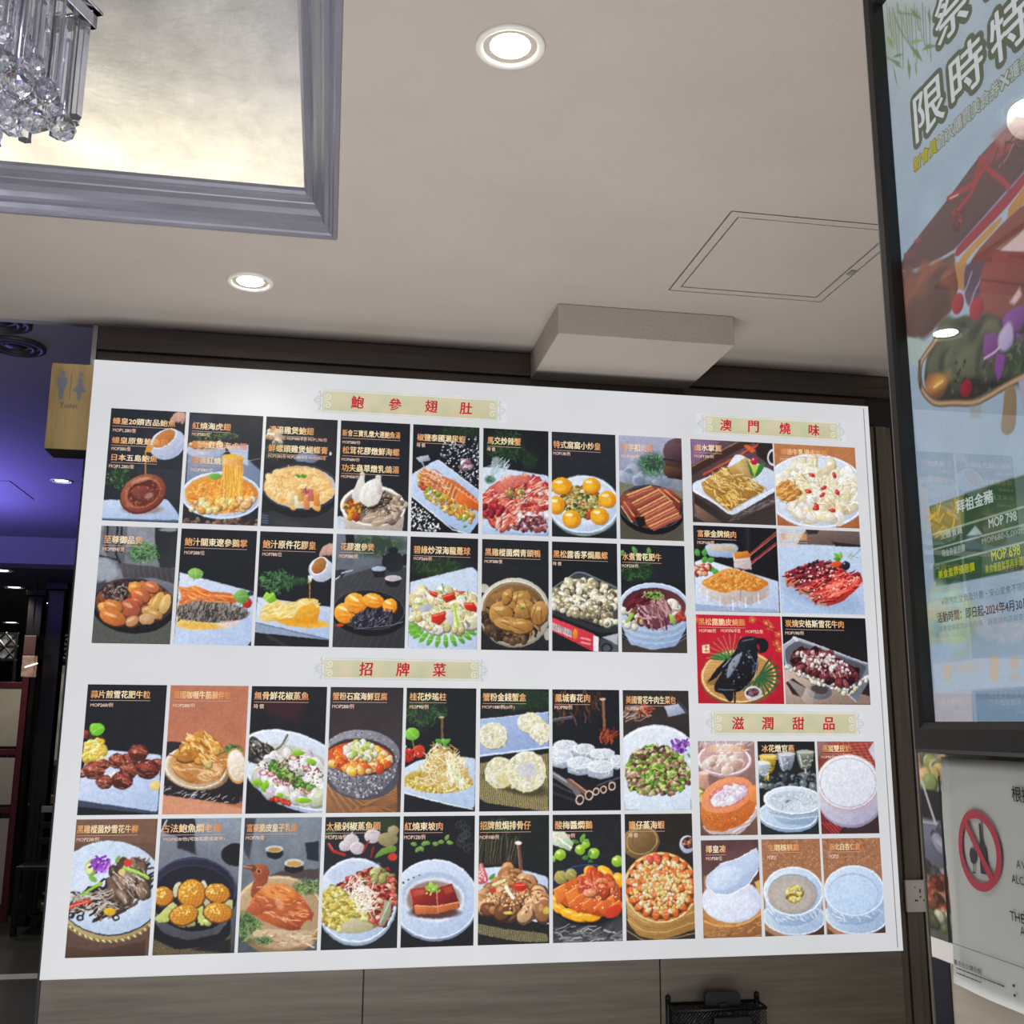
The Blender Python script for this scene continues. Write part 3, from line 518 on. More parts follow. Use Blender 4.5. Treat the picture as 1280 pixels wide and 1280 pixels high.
@tile('b6', 'C', COL[5], ROW[1], 'photo of braised duck with mushrooms in a cream claypot')
def _():
    bg('1b1f24', '1a1d22', .02); E(60, 862, 26, 22, 0, 'bfb8ac'); E(376, 1090, 18, 30, 0, 'b0a89c')
    E(212, 985, 180, 172, 6, '8d8578'); E(212, 978, 178, 168, 6, 'd8d3c8', '9f978a'); ring(212, 968, 160, 140, 6, 'efebe2', 5); E(212, 972, 160, 142, 6, '9c8468', '6b5440')
    E(212, 975, 152, 132, 4, '8c6a3c', '5c3e22')
    S(('E', 212, 1000, 148, 118), 160, 36, 9, '3c2a1c 5c4430 241a14 8a6a48 a88860', None, .8); B([60, 1000, 120, 980, 140, 1080, 300, 1110, 200, 1130, 90, 1090], 60, 13, '4a3424 2a1c14 6c4e34', ar=2.4, hl=.3)
    P([90, 900, 200, 855, 215, 875, 110, 925], 'b8864a', '7c5426', 3)
    for x, y, rx, ry, a in ((145, 985, 60, 58, 0), (235, 920, 62, 44, -20), (262, 965, 52, 48, 0), (335, 985, 42, 60, 10), (200, 1040, 92, 34, 8), (245, 1050, 60, 38, 0), (175, 905, 24, 40, 20)):
        E(x+3, y+5, rx, ry, a, '3a240e', None, 4); E(x, y, rx, ry, a, 'd2a158', '8a5a24'); E(x-rx*.2, y-ry*.4, rx*.5, ry*.16, a, 'f0d090', None, 5, .7)
    for k in range(9): L([105+k*30, 960+(k % 3)*26, 150+k*26, 1010+(k % 4)*14], 2.5, '6a4218', 2.5, .8)
    for p in ([175, 900, 240, 950], [230, 885, 215, 960], [260, 920, 290, 1000], [320, 950, 300, 1020], [345, 960, 345, 1040], [150, 1030, 260, 1075]): L(p, 4, '5c3a16', 3, .8)
    bush(255, 962, 14, 10, 10, '8aa03c b0c050', 10)
@tile('b7', 'C', COL[6], ROW[1], 'photo of a tray of baked sea snails over a red stove box')
def _():
    bg('15191e', '101418', .02); P([395, 870, 520, 775, 560, 780, 725, 850, 728, 900, 395, 980], '3a3e46', None, 3); L([398, 865, 520, 782, 560, 784, 724, 862], 5, '7f8794'); P([395, 960, 640, 1060, 728, 1040, 728, 1080, 640, 1085, 395, 990], '2a2d33', None, 3)
    P([398, 880, 500, 810, 580, 810, 728, 880, 728, 1030, 640, 1050, 400, 960], '4b4340')
    B([400, 880, 490, 815, 580, 815, 728, 880, 726, 1030, 640, 1045, 402, 955], 210, 15, 'd8cfae b8ac84 efe8d0 8c8468 6a5c50 e6dcc0 a09070', ar=1.3, hl=.55, dk=.35)
    P([396, 1005, 610, 1090, 606, 1178, 396, 1072], 'e03c4c', 'c4303c', 2.5); P([398, 1030, 500, 1072, 500, 1108, 398, 1066], 'f0e8e8')
    for k in range(14): L([402+k*7.4, 1034+k*3, 402+k*7.4, 1064+k*3], 3, '4a2428', 1.5)
    P([606, 1095, 632, 1105, 632, 1180, 606, 1176], 'e8e2ea'); E(516, 1090, 12, 26, 0, 'f0a030', 'd07020'); 
    for k in range(2): L([545, 1108+k*22, 590, 1118+k*22], 9, 'f6b0b0', 3, .8)
    P([396, 1080, 606, 1182, 396, 1182], '14181c'); P([640, 1110, 728, 1130, 730, 1182, 634, 1182], '3a3d44', '55585e'); ring(672, 1160, 24, 22, 0, '14161a', 8); P([650, 1105, 728, 1085, 728, 1145], 'b0b4bc', None, 4)
@tile('b8', 'C', COL[7], ROW[1], 'photo of boiled beef slices in a ribbed white bowl')
def _():
    bg('14181e', '191c20', .02); P([760, 645, 1060, 655, 1065, 830, 900, 830], '1a1f26', None, 20)
    bush(830, 780, 80, 50, 60, '1e4420 2f6a2c 487a3c', 30); 
    for q in ((800, 650, 60, 60), (880, 655, 50, 80), (850, 690, 40, 50), (760, 670, 40, 120)): leaf(*q, 22, '6aa84c')
    P([740, 1120, 1076, 1100, 1078, 1190, 746, 1182], '3c3630', None, 8)
    P([745, 920, 1075, 930, 1070, 1060, 1020, 1150, 900, 1170, 790, 1140, 745, 1040], 'b9cbe6', '8fa6c8', 4)
    for k in range(6): L([748, 1010+k*18, 810, 1060+k*16, 920, 1080+k*15, 1020, 1060+k*16, 1072, 1020+k*17], 3, '7d94b8' if k % 2 else 'd6e2f4', 3, .7)
    E(910, 940, 170, 105, 3, 'c5d5ee', '9fb4d4'); ring(910, 938, 166, 100, 3, 'e6effb', 5); E(910, 955, 158, 96, 3, '4a2028', '6c3a34')
    B(('E', 810, 1000, 60, 60), 26, 12, 'e8e0d0 7a3a34 c8a890 5c7a30', hl=.3); B(('E', 1010, 970, 48, 50), 14, 18, 'd8ccc4 e8e0d8 a8908c', hl=.3)
    P([830, 980, 870, 920, 950, 900, 1000, 960, 985, 1040, 930, 1066, 870, 1060], '8a5a60', '5c3038', 5)
    S([830, 900, 960, 890, 990, 1000, 960, 1055, 860, 1050], 70, 60, 8, '9c6a70 6c3440 b88a8c 4a1c28 c8a0a0', 60, .4); S([770, 930, 860, 890, 900, 930, 800, 970], 24, 50, 8, '5a1420 7a1c2c 3a0c18', -35)
    bush(910, 898, 50, 22, 60, 'a8cc5c 6a9a34 d8e88c', 14); leaf(765, 1040, 76, -52, 22, 'b0d860'); leaf(985, 985, 76, 65, 22, 'a8d058'); B(('E', 1045, 1010, 18, 16), 5, 12, 'b03a24', hl=.4)
@tile('c1', 'D', DC[0], DR[0], 'photo of marinated wings on a square plate with a carved tulip and chopsticks')
def _():
    bg('5b4652', '3a302e', .04); P([50, 68, 180, 75, 50, 200], '8a6a94', '6a4c5a', 6); P([50, 185, 270, 80, 330, 82, 120, 190, 50, 230], '4a3028', '2e1f1a', 4); L([50, 190, 200, 110, 250, 82], 4, '9a7a58')
    P([330, 84, 414, 88, 418, 200, 340, 140], '2a2220', None, 4); L([104, 222, 344, 92], 6, 'c04a30'); L([98, 236, 340, 104], 5, '7a2018'); L([104, 228, 344, 98], 2, 'e8906c'); P([282, 98, 300, 92, 336, 120, 318, 130], 'e0602c'); ring(412, 150, 22, 32, 0, 'd8dcea', 7); E(418, 150, 12, 20, 0, '3a3030')
    P([54, 310, 216, 420, 424, 330, 426, 450, 54, 440], '2e2624', '3a3030', 5); P([54, 345, 190, 440, 120, 440, 54, 405], '8a6a5c', '5a443c', 5); P([240, 400, 424, 320, 426, 352, 210, 440], '6a5c5c', '4a3e40', 4); S([240, 400, 424, 325, 424, 350, 220, 435], 40, 18, 3, '8a7c7c 3a3030', -25); P([50, 300, 60, 300, 70, 400, 50, 420], '55404a')
    P([54, 262, 200, 205, 240, 140, 262, 135, 425, 215, 422, 290, 300, 360, 245, 402, 210, 400, 150, 350, 56, 300], 'e4ecf8', 'b9c6de', 3); P([56, 300, 150, 352, 215, 402, 240, 404, 424, 300, 424, 280, 300, 345, 235, 388, 215, 388, 56, 286], 'f5f8ff', 'c9d2e6', 2.5)
    P([92, 262, 140, 230, 200, 192, 250, 200, 300, 240, 376, 284, 370, 300, 290, 345, 215, 388, 180, 360, 110, 310], 'c0964a', '8f6428', 4)
    for i in range(7): x, y = 110+i*26, 300-i*16; P([x, y-42, x+30, y-56, x+86, y+18, x+62, y+40], 'd9b068' if i % 2 else 'c49850', '9a7034', 3, .85)
    S([95, 262, 200, 195, 376, 285, 215, 385], 150, 34, 4, 'ecca80 b4863c dcb868 8a5c24 f4dca0', 35, .5); S([150, 310, 230, 300, 260, 350, 210, 380], 40, 22, 5, 'ecc468 a87830', 60); 
    P([290, 150, 312, 190, 345, 185, 384, 168, 356, 225, 330, 235, 312, 228], '4a8a44', '2e6a30', 3); P([306, 165, 330, 235, 352, 178, 328, 190], 'e8d860', '8ac048', 3); E(328, 166, 16, 17, 0, 'd03048', '9a1830'); E(324, 158, 5, 4, 0, 'f0a0b0')
@tile('c2', 'D', DC[1], DR[0], 'photo of poached chicken with red berries on a white dish')
def _():
    bg('b8784c', 'a5623a', .03); E(605, 300, 230, 165, 6, 'dfe7f4', 'b9c7df'); ring(605, 298, 226, 158, 6, 'f2f6fd', 5); E(605, 300, 190, 122, 6, 'dbe3ef', 'c5d0e3', 8)
    B([430, 240, 500, 190, 600, 180, 720, 215, 785, 280, 785, 360, 700, 420, 560, 425, 500, 380, 440, 320], 170, 17, 'f2ece0 e8dcc0 f8f4ec ead9b0 f4e8d0', ar=3.2, hl=.2, dk=.82)
    S([430, 240, 600, 185, 780, 270, 780, 370, 560, 425], 90, 44, 4, 'd9bc80 fffaf0 e4d0a0 c9b080 f6ecd4', None, .5)
    B(('E', 478, 300, 50, 44), 40, 12, 'd49a50 e8b878 b87838 e0ac68', hl=.2, dk=.8); S(('E', 478, 300, 50, 44), 40, 26, 4, 'f0c88c a86828 dca050', -30)
    for p in ([540, 220, 560, 250], [610, 230, 620, 280], [660, 330, 690, 370], [630, 320, 650, 350], [500, 230, 510, 260], [690, 320, 712, 350]): L(p, 3, '8a7a60', 2.5, .7)
    for x, y, a in ((586, 228, 20), (685, 228, 70), (570, 300, 20), (632, 316, -40), (638, 284, -30), (698, 304, 60), (606, 362, 50), (676, 384, 10), (604, 376, 0)): E(x, y, 15, 9, a, 'd84434', 'a8281e'); E(x-4, y-3, 4, 2.5, a, 'f09080')
@tile('c3', 'D', DC[0], DR[1], 'photo of crispy roast pork belly with a piece held in chopsticks')
def _():
    bg('15161b', '121318', .02); L([300, 460, 300, 560], 14, '2c3038', 16, .8); L([65, 460, 80, 560], 10, '2c3038', 16, .8)
    P([106, 545, 130, 532, 240, 532, 262, 548, 240, 596, 130, 590], 'b9cbe4', '8fa6c8', 4); P([120, 548, 136, 538, 236, 538, 252, 550, 230, 566, 136, 562], 'd4ccc0', 'c0a888', 5)
    P([66, 612, 105, 600, 436, 700, 440, 838, 66, 800], 'dce6f6', 'b6c6e2', 4); P([66, 800, 430, 825, 440, 832, 440, 838, 66, 830], '9aaed0')
    L([425, 482, 300, 588], 8, '9a3a34'); L([425, 494, 305, 590], 3, 'e09080'); L([425, 530, 270, 652], 8, '8a2c30'); L([425, 538, 275, 655], 3, 'd87878')
    P([234, 576, 310, 582, 318, 648, 240, 640], 'e8dcdc', 'b8a8a8', 3); P([234, 570, 300, 565, 314, 592, 245, 602], 'e0923c', 'b8641c', 3); L([240, 612, 314, 610], 4, 'c9b0a8')
    for x, y, a in ((100, 620, -60), (118, 612, -20), (110, 590, -90), (84, 590, -110), (120, 640, 10), (140, 650, 20)): leaf(x, y, 40, a, 26, '5cb04a')
    B(('E', 95, 650, 34, 26), 30, 9, 'd85040 e8c8a8 a83020 f0a080', hl=.3)
    P([90, 706, 190, 650, 240, 640, 255, 655, 300, 662, 395, 705, 392, 770, 300, 806, 262, 780, 210, 808, 96, 750], 'ece4e2', 'b0a29e', 4)
    for k in range(16): x = 100+k*19; y = 730+min(k, 6)*9-(max(k-8, 0)*6); L([x, y, x+2, y+42], 6, ['d8c4bc', 'f8f2f0', 'c0aaa4'][k % 3], 4, .7)
    P([90, 702, 200, 642, 240, 640, 258, 655, 300, 660, 392, 700, 390, 718, 330, 748, 262, 735, 200, 752, 120, 730], 'e8a048', 'c87424', 3); B([100, 702, 230, 645, 380, 700, 320, 740, 200, 745], 320, 3.6, 'f0a850 d88430 f8c070 c87424', hl=0, dk=1)
    L([268, 738, 268, 785], 5, '8a6a5c', 3, .6)
@tile('c4', 'D', DC[1], DR[1], 'photo of glazed red barbecued pork slices with a fruit garnish')
def _():
    bg('c3d4ea', 'aec4e4', .02, 30); P([436, 465, 560, 470, 520, 535, 436, 530], 'c9c4c4', None, 10, .7); P([560, 470, 796, 477, 800, 545, 520, 535], '7a6660', '5a4a48', 5); P([556, 468, 620, 470, 610, 490, 570, 490], '2e2c30', None, 4); P([672, 524, 800, 538, 800, 548, 690, 545], '2c2428', None, 3)
    E(630, 760, 190, 60, 18, '8ea2c4', None, 30, .6)
    for x, y, x2, y2 in ((465, 665, 640, 610), (520, 700, 730, 625), (590, 745, 800, 660)):
        P([x, y, x2, y2, x2+12, y2+40, x2-60, y2+80, x+10, y+60], 'c45a44', '8a2c24', 4); P([x-4, y, x+50, y+24, x+60, y+66, x+6, y+50], 'd89a74', 'b0684c', 3)
        P([x, y-4, x+60, y-30, x2-10, y2-4, x2+6, y2+22, x+70, y+26], 'a82830', '6a1420', 3)
    P([590, 748, 720, 660, 800, 680, 800, 720, 720, 790, 650, 812, 578, 776], 'd04434', 'a02420', 3); P([578, 750, 640, 772, 655, 812, 585, 790], 'e0a888', 'c07858', 3)
    S([470, 670, 620, 612, 800, 680, 790, 720, 640, 800, 520, 720], 200, 46, 5, 'e85848 7a1420 d03a34 3c0c18 f08070 a01c24', -22, .4); S([470, 670, 640, 615, 720, 640, 560, 720], 70, 40, 5, '2a0c18 581424 8a3040', -22); S([640, 720, 790, 680, 790, 710, 660, 780], 40, 30, 4, 'f0604c ff9a88', -22)
    D([470, 665, 640, 612, 800, 680, 640, 790], 60, 4, 'ffd8d0 ffb0a8'); B(('E', 560, 630, 60, 10, -20), 10, 5, '20202c', hl=.3)
    P([668, 620, 700, 605, 722, 620, 700, 640, 676, 636], 'e8603c', 'c03c20', 3); E(735, 630, 19, 20, 0, '2a3040', '101420'); E(728, 622, 5, 4, 0, 'a0a8c0'); leaf(715, 605, 50, -135, 20, '7cc04c'); leaf(715, 605, 44, -95, 18, '9cd060'); leaf(718, 605, 40, -170, 18, '5aa03c'); leaf(745, 600, 40, -60, 12, 'c8d8b0'); L([755, 600, 800, 560], 2.5, '7a8a80'); L([760, 585, 790, 595], 2.5, '7a8a80')
@tile('c5', 'D', DC[0], DR[2], 'photo of a glossy black roast goose on bamboo against red')
def _():
    bg('c41c34', 'b0162a', .02)
    for x, y in ((384, 885), (436, 935), (428, 975), (400, 905), (70, 870), (440, 1000), (320, 870)): 
        for k in range(5): a = k*1.256; E(x+10*math.cos(a), y+10*math.sin(a), 8, 7, 0, 'c8703c', None, 3, .75)
        E(x, y, 4, 4, 0, 'f0c878')
    L([340, 880, 450, 930], 3, '7a1020'); L([380, 860, 430, 1000], 2, '8a1424'); P([98, 984, 130, 980, 132, 1018, 100, 1020], 'f0e0b0'); L([106, 992, 124, 992], 3, 'b02030'); L([106, 1008, 126, 1008], 3, 'b02030'); L([115, 986, 115, 1014], 3, 'b02030')
    for k in range(13): a = math.radians(180+k*14); L([230, 1040, 230+112*math.cos(a), 1040+105*math.sin(a)], 4, 'b0a060', 3, .8)
    E(262, 1130, 172, 122, 0, '7a4c24', None, 4); E(260, 1122, 166, 118, 0, 'd8a868', 'a8743c'); ring(260, 1122, 160, 112, 0, 'f0cc90', 6)
    for k in range(12): L([110, 1060+k*13, 415, 1050+k*13], 2, '9a6c34', 2, .5)
    for k in range(14): a = math.radians(-60+k*15); L([350, 1120, 350+95*math.cos(a), 1120+90*math.sin(a)], 9, '3a6a3c' if k % 2 else '2c5230', 3)
    for k in range(8): a = math.radians(190+k*12); L([225, 1050, 225+90*math.cos(a), 1050+40*math.sin(a)], 8, '4a8a48' if k % 2 else '34643a', 3)
    P([112, 1140, 190, 1080, 200, 1110, 150, 1160, 120, 1160], 'c8a060', '7a5428', 4)
    P([250, 1000, 262, 955, 300, 942, 350, 950, 385, 970, 390, 1000, 370, 1018, 350, 1005, 355, 985, 330, 975, 345, 1020, 345, 1090, 310, 1150, 265, 1190, 200, 1195, 155, 1185, 150, 1160, 190, 1100, 175, 1080, 220, 1040], '20242e', '0a0b10', 3)
    ring(362, 985, 26, 28, 0, '14161d', 9); P([150, 1170, 240, 1150, 235, 1232, 215, 1235, 190, 1196, 155, 1192], '15171d', None, 3); L([245, 1170, 243, 1236], 8, '14161d'); P([120, 1150, 160, 1090, 210, 1040, 200, 1080, 160, 1130], '14161d', None, 3)
    P([205, 1120, 215, 1070, 245, 1030, 280, 1008, 262, 1060, 235, 1100, 212, 1135], 'c8d0dc', '6a7484', 5, .85); L([190, 1080, 225, 1040], 4, '9aa4b4'); L([300, 1010, 330, 1060, 320, 1110], 5, '4a5262', 4); L([275, 965, 325, 955], 5, '6a7282', 4); L([170, 1180, 240, 1182], 4, '8a94a4', 4, .8); D(('E', 270, 1080, 70, 90), 34, 4, '5a6476 8c96a8 3a4250')
    L([345, 1040, 330, 1140], 3, 'd8dce4', 3, .7)
    E(324, 1196, 38, 32, 0, 'e8e4e8', 'c0bcc8'); E(324, 1192, 28, 20, 0, '6a5058'); B(('E', 322, 1190, 22, 14), 16, 7, '4a2c34 8a6068 2a1820', hl=.3)
@tile('c6', 'D', DC[1], DR[2], 'photo of charcoal grilled diced beef with garlic on a grey dish')
def _():
    bg('121317', '2a2422', .01); P([460, 1085, 600, 1150, 845, 1210, 846, 1246, 468, 1246], 'c8b0a0', '8a7468', 5); P([470, 1150, 500, 1130, 560, 1170, 540, 1215, 500, 1200], '2c2422', None, 3); E(620, 1190, 55, 34, 5, '8a8c94', '54565e'); E(620, 1180, 40, 20, 5, '4a3c3c'); P([470, 1130, 600, 1190, 590, 1246, 560, 1246], 'e4dcd8', 'b0a098', 4, .6)
    P([455, 985, 512, 950, 838, 1070, 842, 1140, 780, 1235, 740, 1200, 468, 1090], 'a8acb8', '6c707e', 4); P([465, 1000, 518, 962, 830, 1075, 800, 1140, 760, 1205, 470, 1060], '5a5c68', '484a54', 3); L([456, 985, 512, 948, 838, 1068], 5, 'd0d4de'); L([468, 1090, 600, 1140, 740, 1198, 782, 1235], 5, 'bcc0cc'); L([505, 950, 520, 960], 12, 'd8dce4')
    P([490, 1040, 520, 1005, 600, 1000, 720, 1050, 790, 1090, 800, 1130, 740, 1175, 640, 1140, 500, 1090], '4a2024', '2a1014', 4)
    B([490, 1040, 530, 1005, 620, 1005, 780, 1080, 800, 1125, 740, 1165, 620, 1130, 500, 1080], 180, 12, '5c2028 7a3038 3a1218 8c4a4c 2a0c12', ar=1.8, hl=.35); S([500, 1040, 620, 1010, 790, 1090, 700, 1150], 60, 20, 4, 'c08890 a05060 e0b0b4', 60); B([500, 1020, 620, 1005, 740, 1060, 760, 1110, 600, 1090], 70, 5, 'f2e6e0 e0c8c4 ffffff', hl=.2)
    B([470, 1065, 600, 1125, 740, 1180, 830, 1120, 835, 1135, 750, 1205, 590, 1150, 470, 1090], 60, 6, 'f0e8dc d8c8a8 fffaf0', hl=.2, dk=.4)
@tile('d1', 'E', EC[0], ER[0], 'photo of half a papaya filled with white jelly')
def _():
    bg('a07c78', '6a4c40', .05, 16); E(180, 285, 136, 82, 2, 'd0b0b4', 'a8848a'); ring(180, 278, 128, 74, 2, 'f4e6ea', 7); E(182, 275, 116, 62, 0, 'cfa8a4', 'b88c84'); B(('E', 185, 290, 90, 42), 26, 16, 'e0c4b8 c8a090 f0dcd4', hl=.2, dk=.88); P([60, 190, 300, 188, 250, 240, 90, 240], 'dccad4', None, 6, .6); L([145, 310, 190, 250, 210, 240], 7, 'f6eaec')
    S([50, 190, 320, 190, 300, 240, 70, 240], 40, 30, 3, 'ffffff c8b0b8', None, .5); P([50, 345, 100, 345, 106, 420, 56, 430], 'd8a898', 'b08478', 4); E(78, 345, 26, 10, 0, 'f0ccc0'); B([50, 430, 90, 430, 80, 480, 52, 490], 14, 10, 'c8b040 6a7a30 e0d080', hl=.3)
    P([66, 610, 110, 652, 260, 650, 345, 560, 348, 500, 300, 500], 'e0d0d4', 'b8a4a8', 5); S([80, 620, 240, 660, 348, 540, 348, 500, 200, 600], 30, 44, 4, 'f8f0f4 c0acb0', -25)
    E(200, 510, 142, 112, -22, 'e08a50', 'c06428'); P([60, 500, 100, 560, 330, 470, 320, 560, 180, 640, 90, 630, 66, 580], 'd87a3c', 'b85a20', 4, .9); D([80, 560, 320, 500, 250, 610, 110, 620], 60, 3, 'e8a058 a85018')
    E(195, 455, 135, 84, -20, 'f0a070', 'e08858'); E(200, 455, 104, 56, -20, 'e08a80', 'd0786c'); D(('E', 195, 455, 106, 60, -20), 70, 4, 'c86a70 f0b8a8'); E(205, 458, 96, 42, -22, 'ecdcf0', 'd0b8dc'); B(('E', 205, 458, 90, 38, -22), 60, 10, 'f4e8f8 e0c8e8 ffffff d8c0e0', hl=.2, dk=.9)
    P([300, 420, 335, 402, 344, 440, 342, 500, 310, 480], 'f0a060', 'd88038', 4)
@tile('d2', 'E', EC[1], ER[0], 'photo of rock sugar bird nest soup in a white bowl with glass cups')
def _():
    bg('1c1e22', '24282a', .02)
    for x, y, c, c2 in ((400, 285, 'd8b420', 'f0d860'), (490, 275, 'aab4c8', 'e0e6f0'), (585, 265, '8a9484', 'c0c8b8'), (365, 320, 'c8d4dc', 'f0f4f8')):
        P([x-46, y-25, x+46, y-25, x+28, y+50, x+10, y+66, x-10, y+66, x-28, y+50], c, hx(c)*.6, 4); E(x, y-25, 46, 10, 0, c2, None, 3, .9); E(x, y+88, 34, 13, 0, hx(c2)*.8, hx(c)*.6, 4); L([x, y+60, x, y+85], 8, c2); L([x-30, y-10, x-18, y+40], 5, 'ffffff', 4, .8); S([x-36, y, x+36, y, x+20, y+60, x-20, y+60], 12, 16, 3, 'f0f2f4 50545c')
    B([350, 360, 640, 340, 640, 420, 380, 430], 40, 14, '44505a 2a3036 6a7478 182024', hl=.5, dk=.8)
    E(500, 560, 150, 80, 4, 'a8c0d8', '7894b4'); E(500, 552, 146, 74, 4, 'd4e2f2', 'a0b8d4'); ring(500, 552, 142, 70, 4, 'e8f2fa', 4)
    P([385, 490, 420, 560, 470, 600, 600, 605, 650, 560, 656, 480], 'c0d0e0', '8ca4c0', 5); L([420, 555, 520, 575, 650, 560], 3, 'f0f6fa', 3); L([405, 540, 520, 558, 652, 540], 2.5, '6c84a0', 3)
    E(525, 480, 146, 70, 3, 'e4ecf4', 'b8c8dc'); ring(525, 480, 142, 66, 3, 'f6fafd', 5); E(528, 486, 122, 52, 3, 'b8c6d4', 'd8e0ea'); S(('E', 530, 486, 110, 44), 70, 24, 4, 'e4eaf0 a4b4c4 ccd8e2', None, .5); E(497, 486, 12, 7, -20, '5a6a78', None, 4, .7)
@tile('d3', 'E', EC[2], ER[0], 'photo of a large bowl of double skin milk on a red mat')
def _():
    bg('8a4438', '6a2c28', .03); P([645, 188, 720, 188, 660, 260, 645, 270], 'a07070', '6c5048', 5)
    for k in range(26): L([700+k*14, 188, 780+k*14, 330], 4, 'd8584c' if k % 2 else 'a8282c', 2, .9); 
    for k in range(10): L([720, 196+k*14, 930, 180+k*16], 2, 'f0a888', 2, .6)
    P([900, 230, 928, 188, 940, 300], 'c8c4d8', None, 4)
    for k in range(12): L([660+k*9, 590, 720+k*9, 655], 4, 'c84850' if k % 2 else '7a1c24', 2)
    P([780, 610, 960, 560, 960, 660, 740, 660], '3a2a2c', None, 4)
    E(808, 490, 155, 128, 6, 'b8b0c8', '8c84a0'); E(806, 480, 152, 124, 6, 'd8d4e4', 'a8a4bc', 4); E(800, 395, 158, 142, 4, 'e8c8b8', 'b8a4b4', 3); E(798, 390, 150, 134, 4, 'e8e6f0', 'c4c2d4', 3); ring(798, 392, 146, 128, 4, 'f8f4f6', 4); ring(800, 394, 140, 122, 4, 'a89ca8', 3); E(798, 392, 136, 118, 4, 'e6e8f0', 'd4d8e4', 6)
@tile('d4', 'E', EC[0], ER[1], 'photo of coconut jelly scooped with a large white spoon')
def _():
    bg('5a3c40', '6a4440', .04, 18); P([120, 740, 330, 720, 354, 800, 200, 830], '6c4c50', None, 30, .5); P([78, 860, 100, 855, 100, 1100, 76, 1100], 'a87850', None, 6)
    E(222, 1010, 170, 130, 0, 'c08c58', '8a5c34'); E(220, 1005, 158, 116, 2, 'b4793e', 'c88c4c', 3); P([75, 1080, 180, 1118, 300, 1090, 366, 1040, 370, 1170, 78, 1170], 'b8804c', '8a5c38', 5); S([80, 1120, 366, 1060, 368, 1165, 80, 1165], 60, 22, 3, 'd8a468 7a4c28 c89058', -10); L([80, 1085, 140, 1108, 240, 1110, 310, 1085, 360, 1050], 8, 'dca860'); 
    E(218, 985, 150, 108, 2, 'e4e6f4', 'c4cce4', 4); E(215, 1010, 130, 70, 0, 'eef2fb', 'd4dcf0', 14, .8); P([330, 890, 358, 880, 360, 960, 345, 930], 'd8b060', None, 4)
    P([85, 900, 92, 860, 160, 800, 230, 780, 300, 745, 345, 720, 356, 760, 354, 820, 335, 860, 290, 910, 220, 950, 140, 955, 95, 925], 'd8e2f4', 'a4b6d8', 4); E(190, 870, 88, 52, -22, 'e6eefb', 'b4c8e8', 10); L([92, 905, 130, 950, 210, 955, 300, 905, 350, 830], 5, 'f4f8ff', 3); L([160, 800, 240, 778, 340, 722], 4, 'f4f8ff', 3)
@tile('d5', 'E', EC[1], ER[1], 'photo of walnut dessert soup with nuts in a white bowl')
def _():
    bg('a06c4c', 'a87858', .05, 3); S([366, 676, 656, 672, 670, 830, 376, 830], 220, 10, 3, 'b88460 8a5438 c89870')
    P([600, 1155, 680, 1100, 684, 1160], '4a3428', None, 4); P([385, 1130, 440, 1160, 386, 1164], '5a4030', None, 4); E(530, 1065, 156, 92, 3, 'd4e0f0', '9cb2d0'); ring(530, 1065, 152, 86, 3, 'e8f0fa', 4)
    P([384, 960, 392, 1040, 450, 1105, 540, 1110, 620, 1085, 668, 1020, 672, 940], 'c8d6e8', '8ca4c4', 4); S([395, 1020, 660, 1010, 620, 1080, 450, 1090], 34, 36, 4, 'a4b8d4 e0eaf6', 40)
    E(526, 938, 150, 124, 3, 'dce8f6', 'a8bedc'); ring(526, 936, 144, 118, 3, 'eff5fc', 6); E(522, 950, 124, 100, 3, '8a9cb4', None, 4); E(520, 952, 121, 96, 3, 'b8b0a8', 'a49c94'); E(520, 960, 100, 74, 0, 'c0b8b0', None, 18, .6)
    B(('E', 530, 950, 38, 34, -35), 34, 10, 'd8c068 b89438 f0e0a0 8a6c28 e4d080', ar=1.8, hl=.4)
@tile('d6', 'E', EC[2], ER[1], 'photo of plain almond dessert soup in a white bowl')
def _():
    bg('9c6a4e', 'a87858', .05, 3); S([670, 672, 958, 668, 970, 830, 680, 830], 220, 10, 3, 'b88460 8a5438 c89870')
    P([920, 1150, 992, 1100, 992, 1150], '4a3428', None, 4); P([696, 1120, 740, 1155, 696, 1156], '5a4030', None, 4); E(842, 1055, 158, 98, 3, 'cfdcec', '94accc'); ring(842, 1055, 154, 92, 3, 'e6eef8', 4)
    P([688, 950, 700, 1040, 760, 1100, 850, 1105, 930, 1085, 978, 1020, 984, 930], 'c4d4e8', '8aa2c4', 4); S([700, 1020, 975, 1010, 930, 1080, 760, 1090], 34, 40, 4, 'a0b4d2 dce8f6', 35)
    E(830, 935, 152, 128, 3, 'd4e2f4', 'a8c0e0'); ring(830, 933, 147, 122, 3, 'e8f0fa', 5); E(826, 948, 126, 102, 3, 'a4bad8', None, 5); E(824, 952, 122, 98, 3, 'c4d8f0', 'b8cfec', 4)
def beef_cube(x, y, r, a=0, c='8a3a2c'):
    t = math.radians(a); pts = []
    for k in range(6): q = t+k*1.047; pts += [x+r*math.cos(q)*1.05, y+r*math.sin(q)*.9]
    P(pts, hx(c)*.75, hx(c)*.45, 3); P([pts[0], pts[1], pts[8]*.5+pts[10]*.5, pts[9]*.5+pts[11]*.5, pts[6], pts[7], x, y+r*.1], hx(c)*1.25, hx(c)*.9, 3)
    S(('E', x, y, r*.8, r*.7), 12, r*.6, 2.5, 'b86048 5a1c18 d08868', a); D(('E', x-r*.2, y-r*.3, r*.5, r*.4), 5, 2.5, 'f0c0a8')
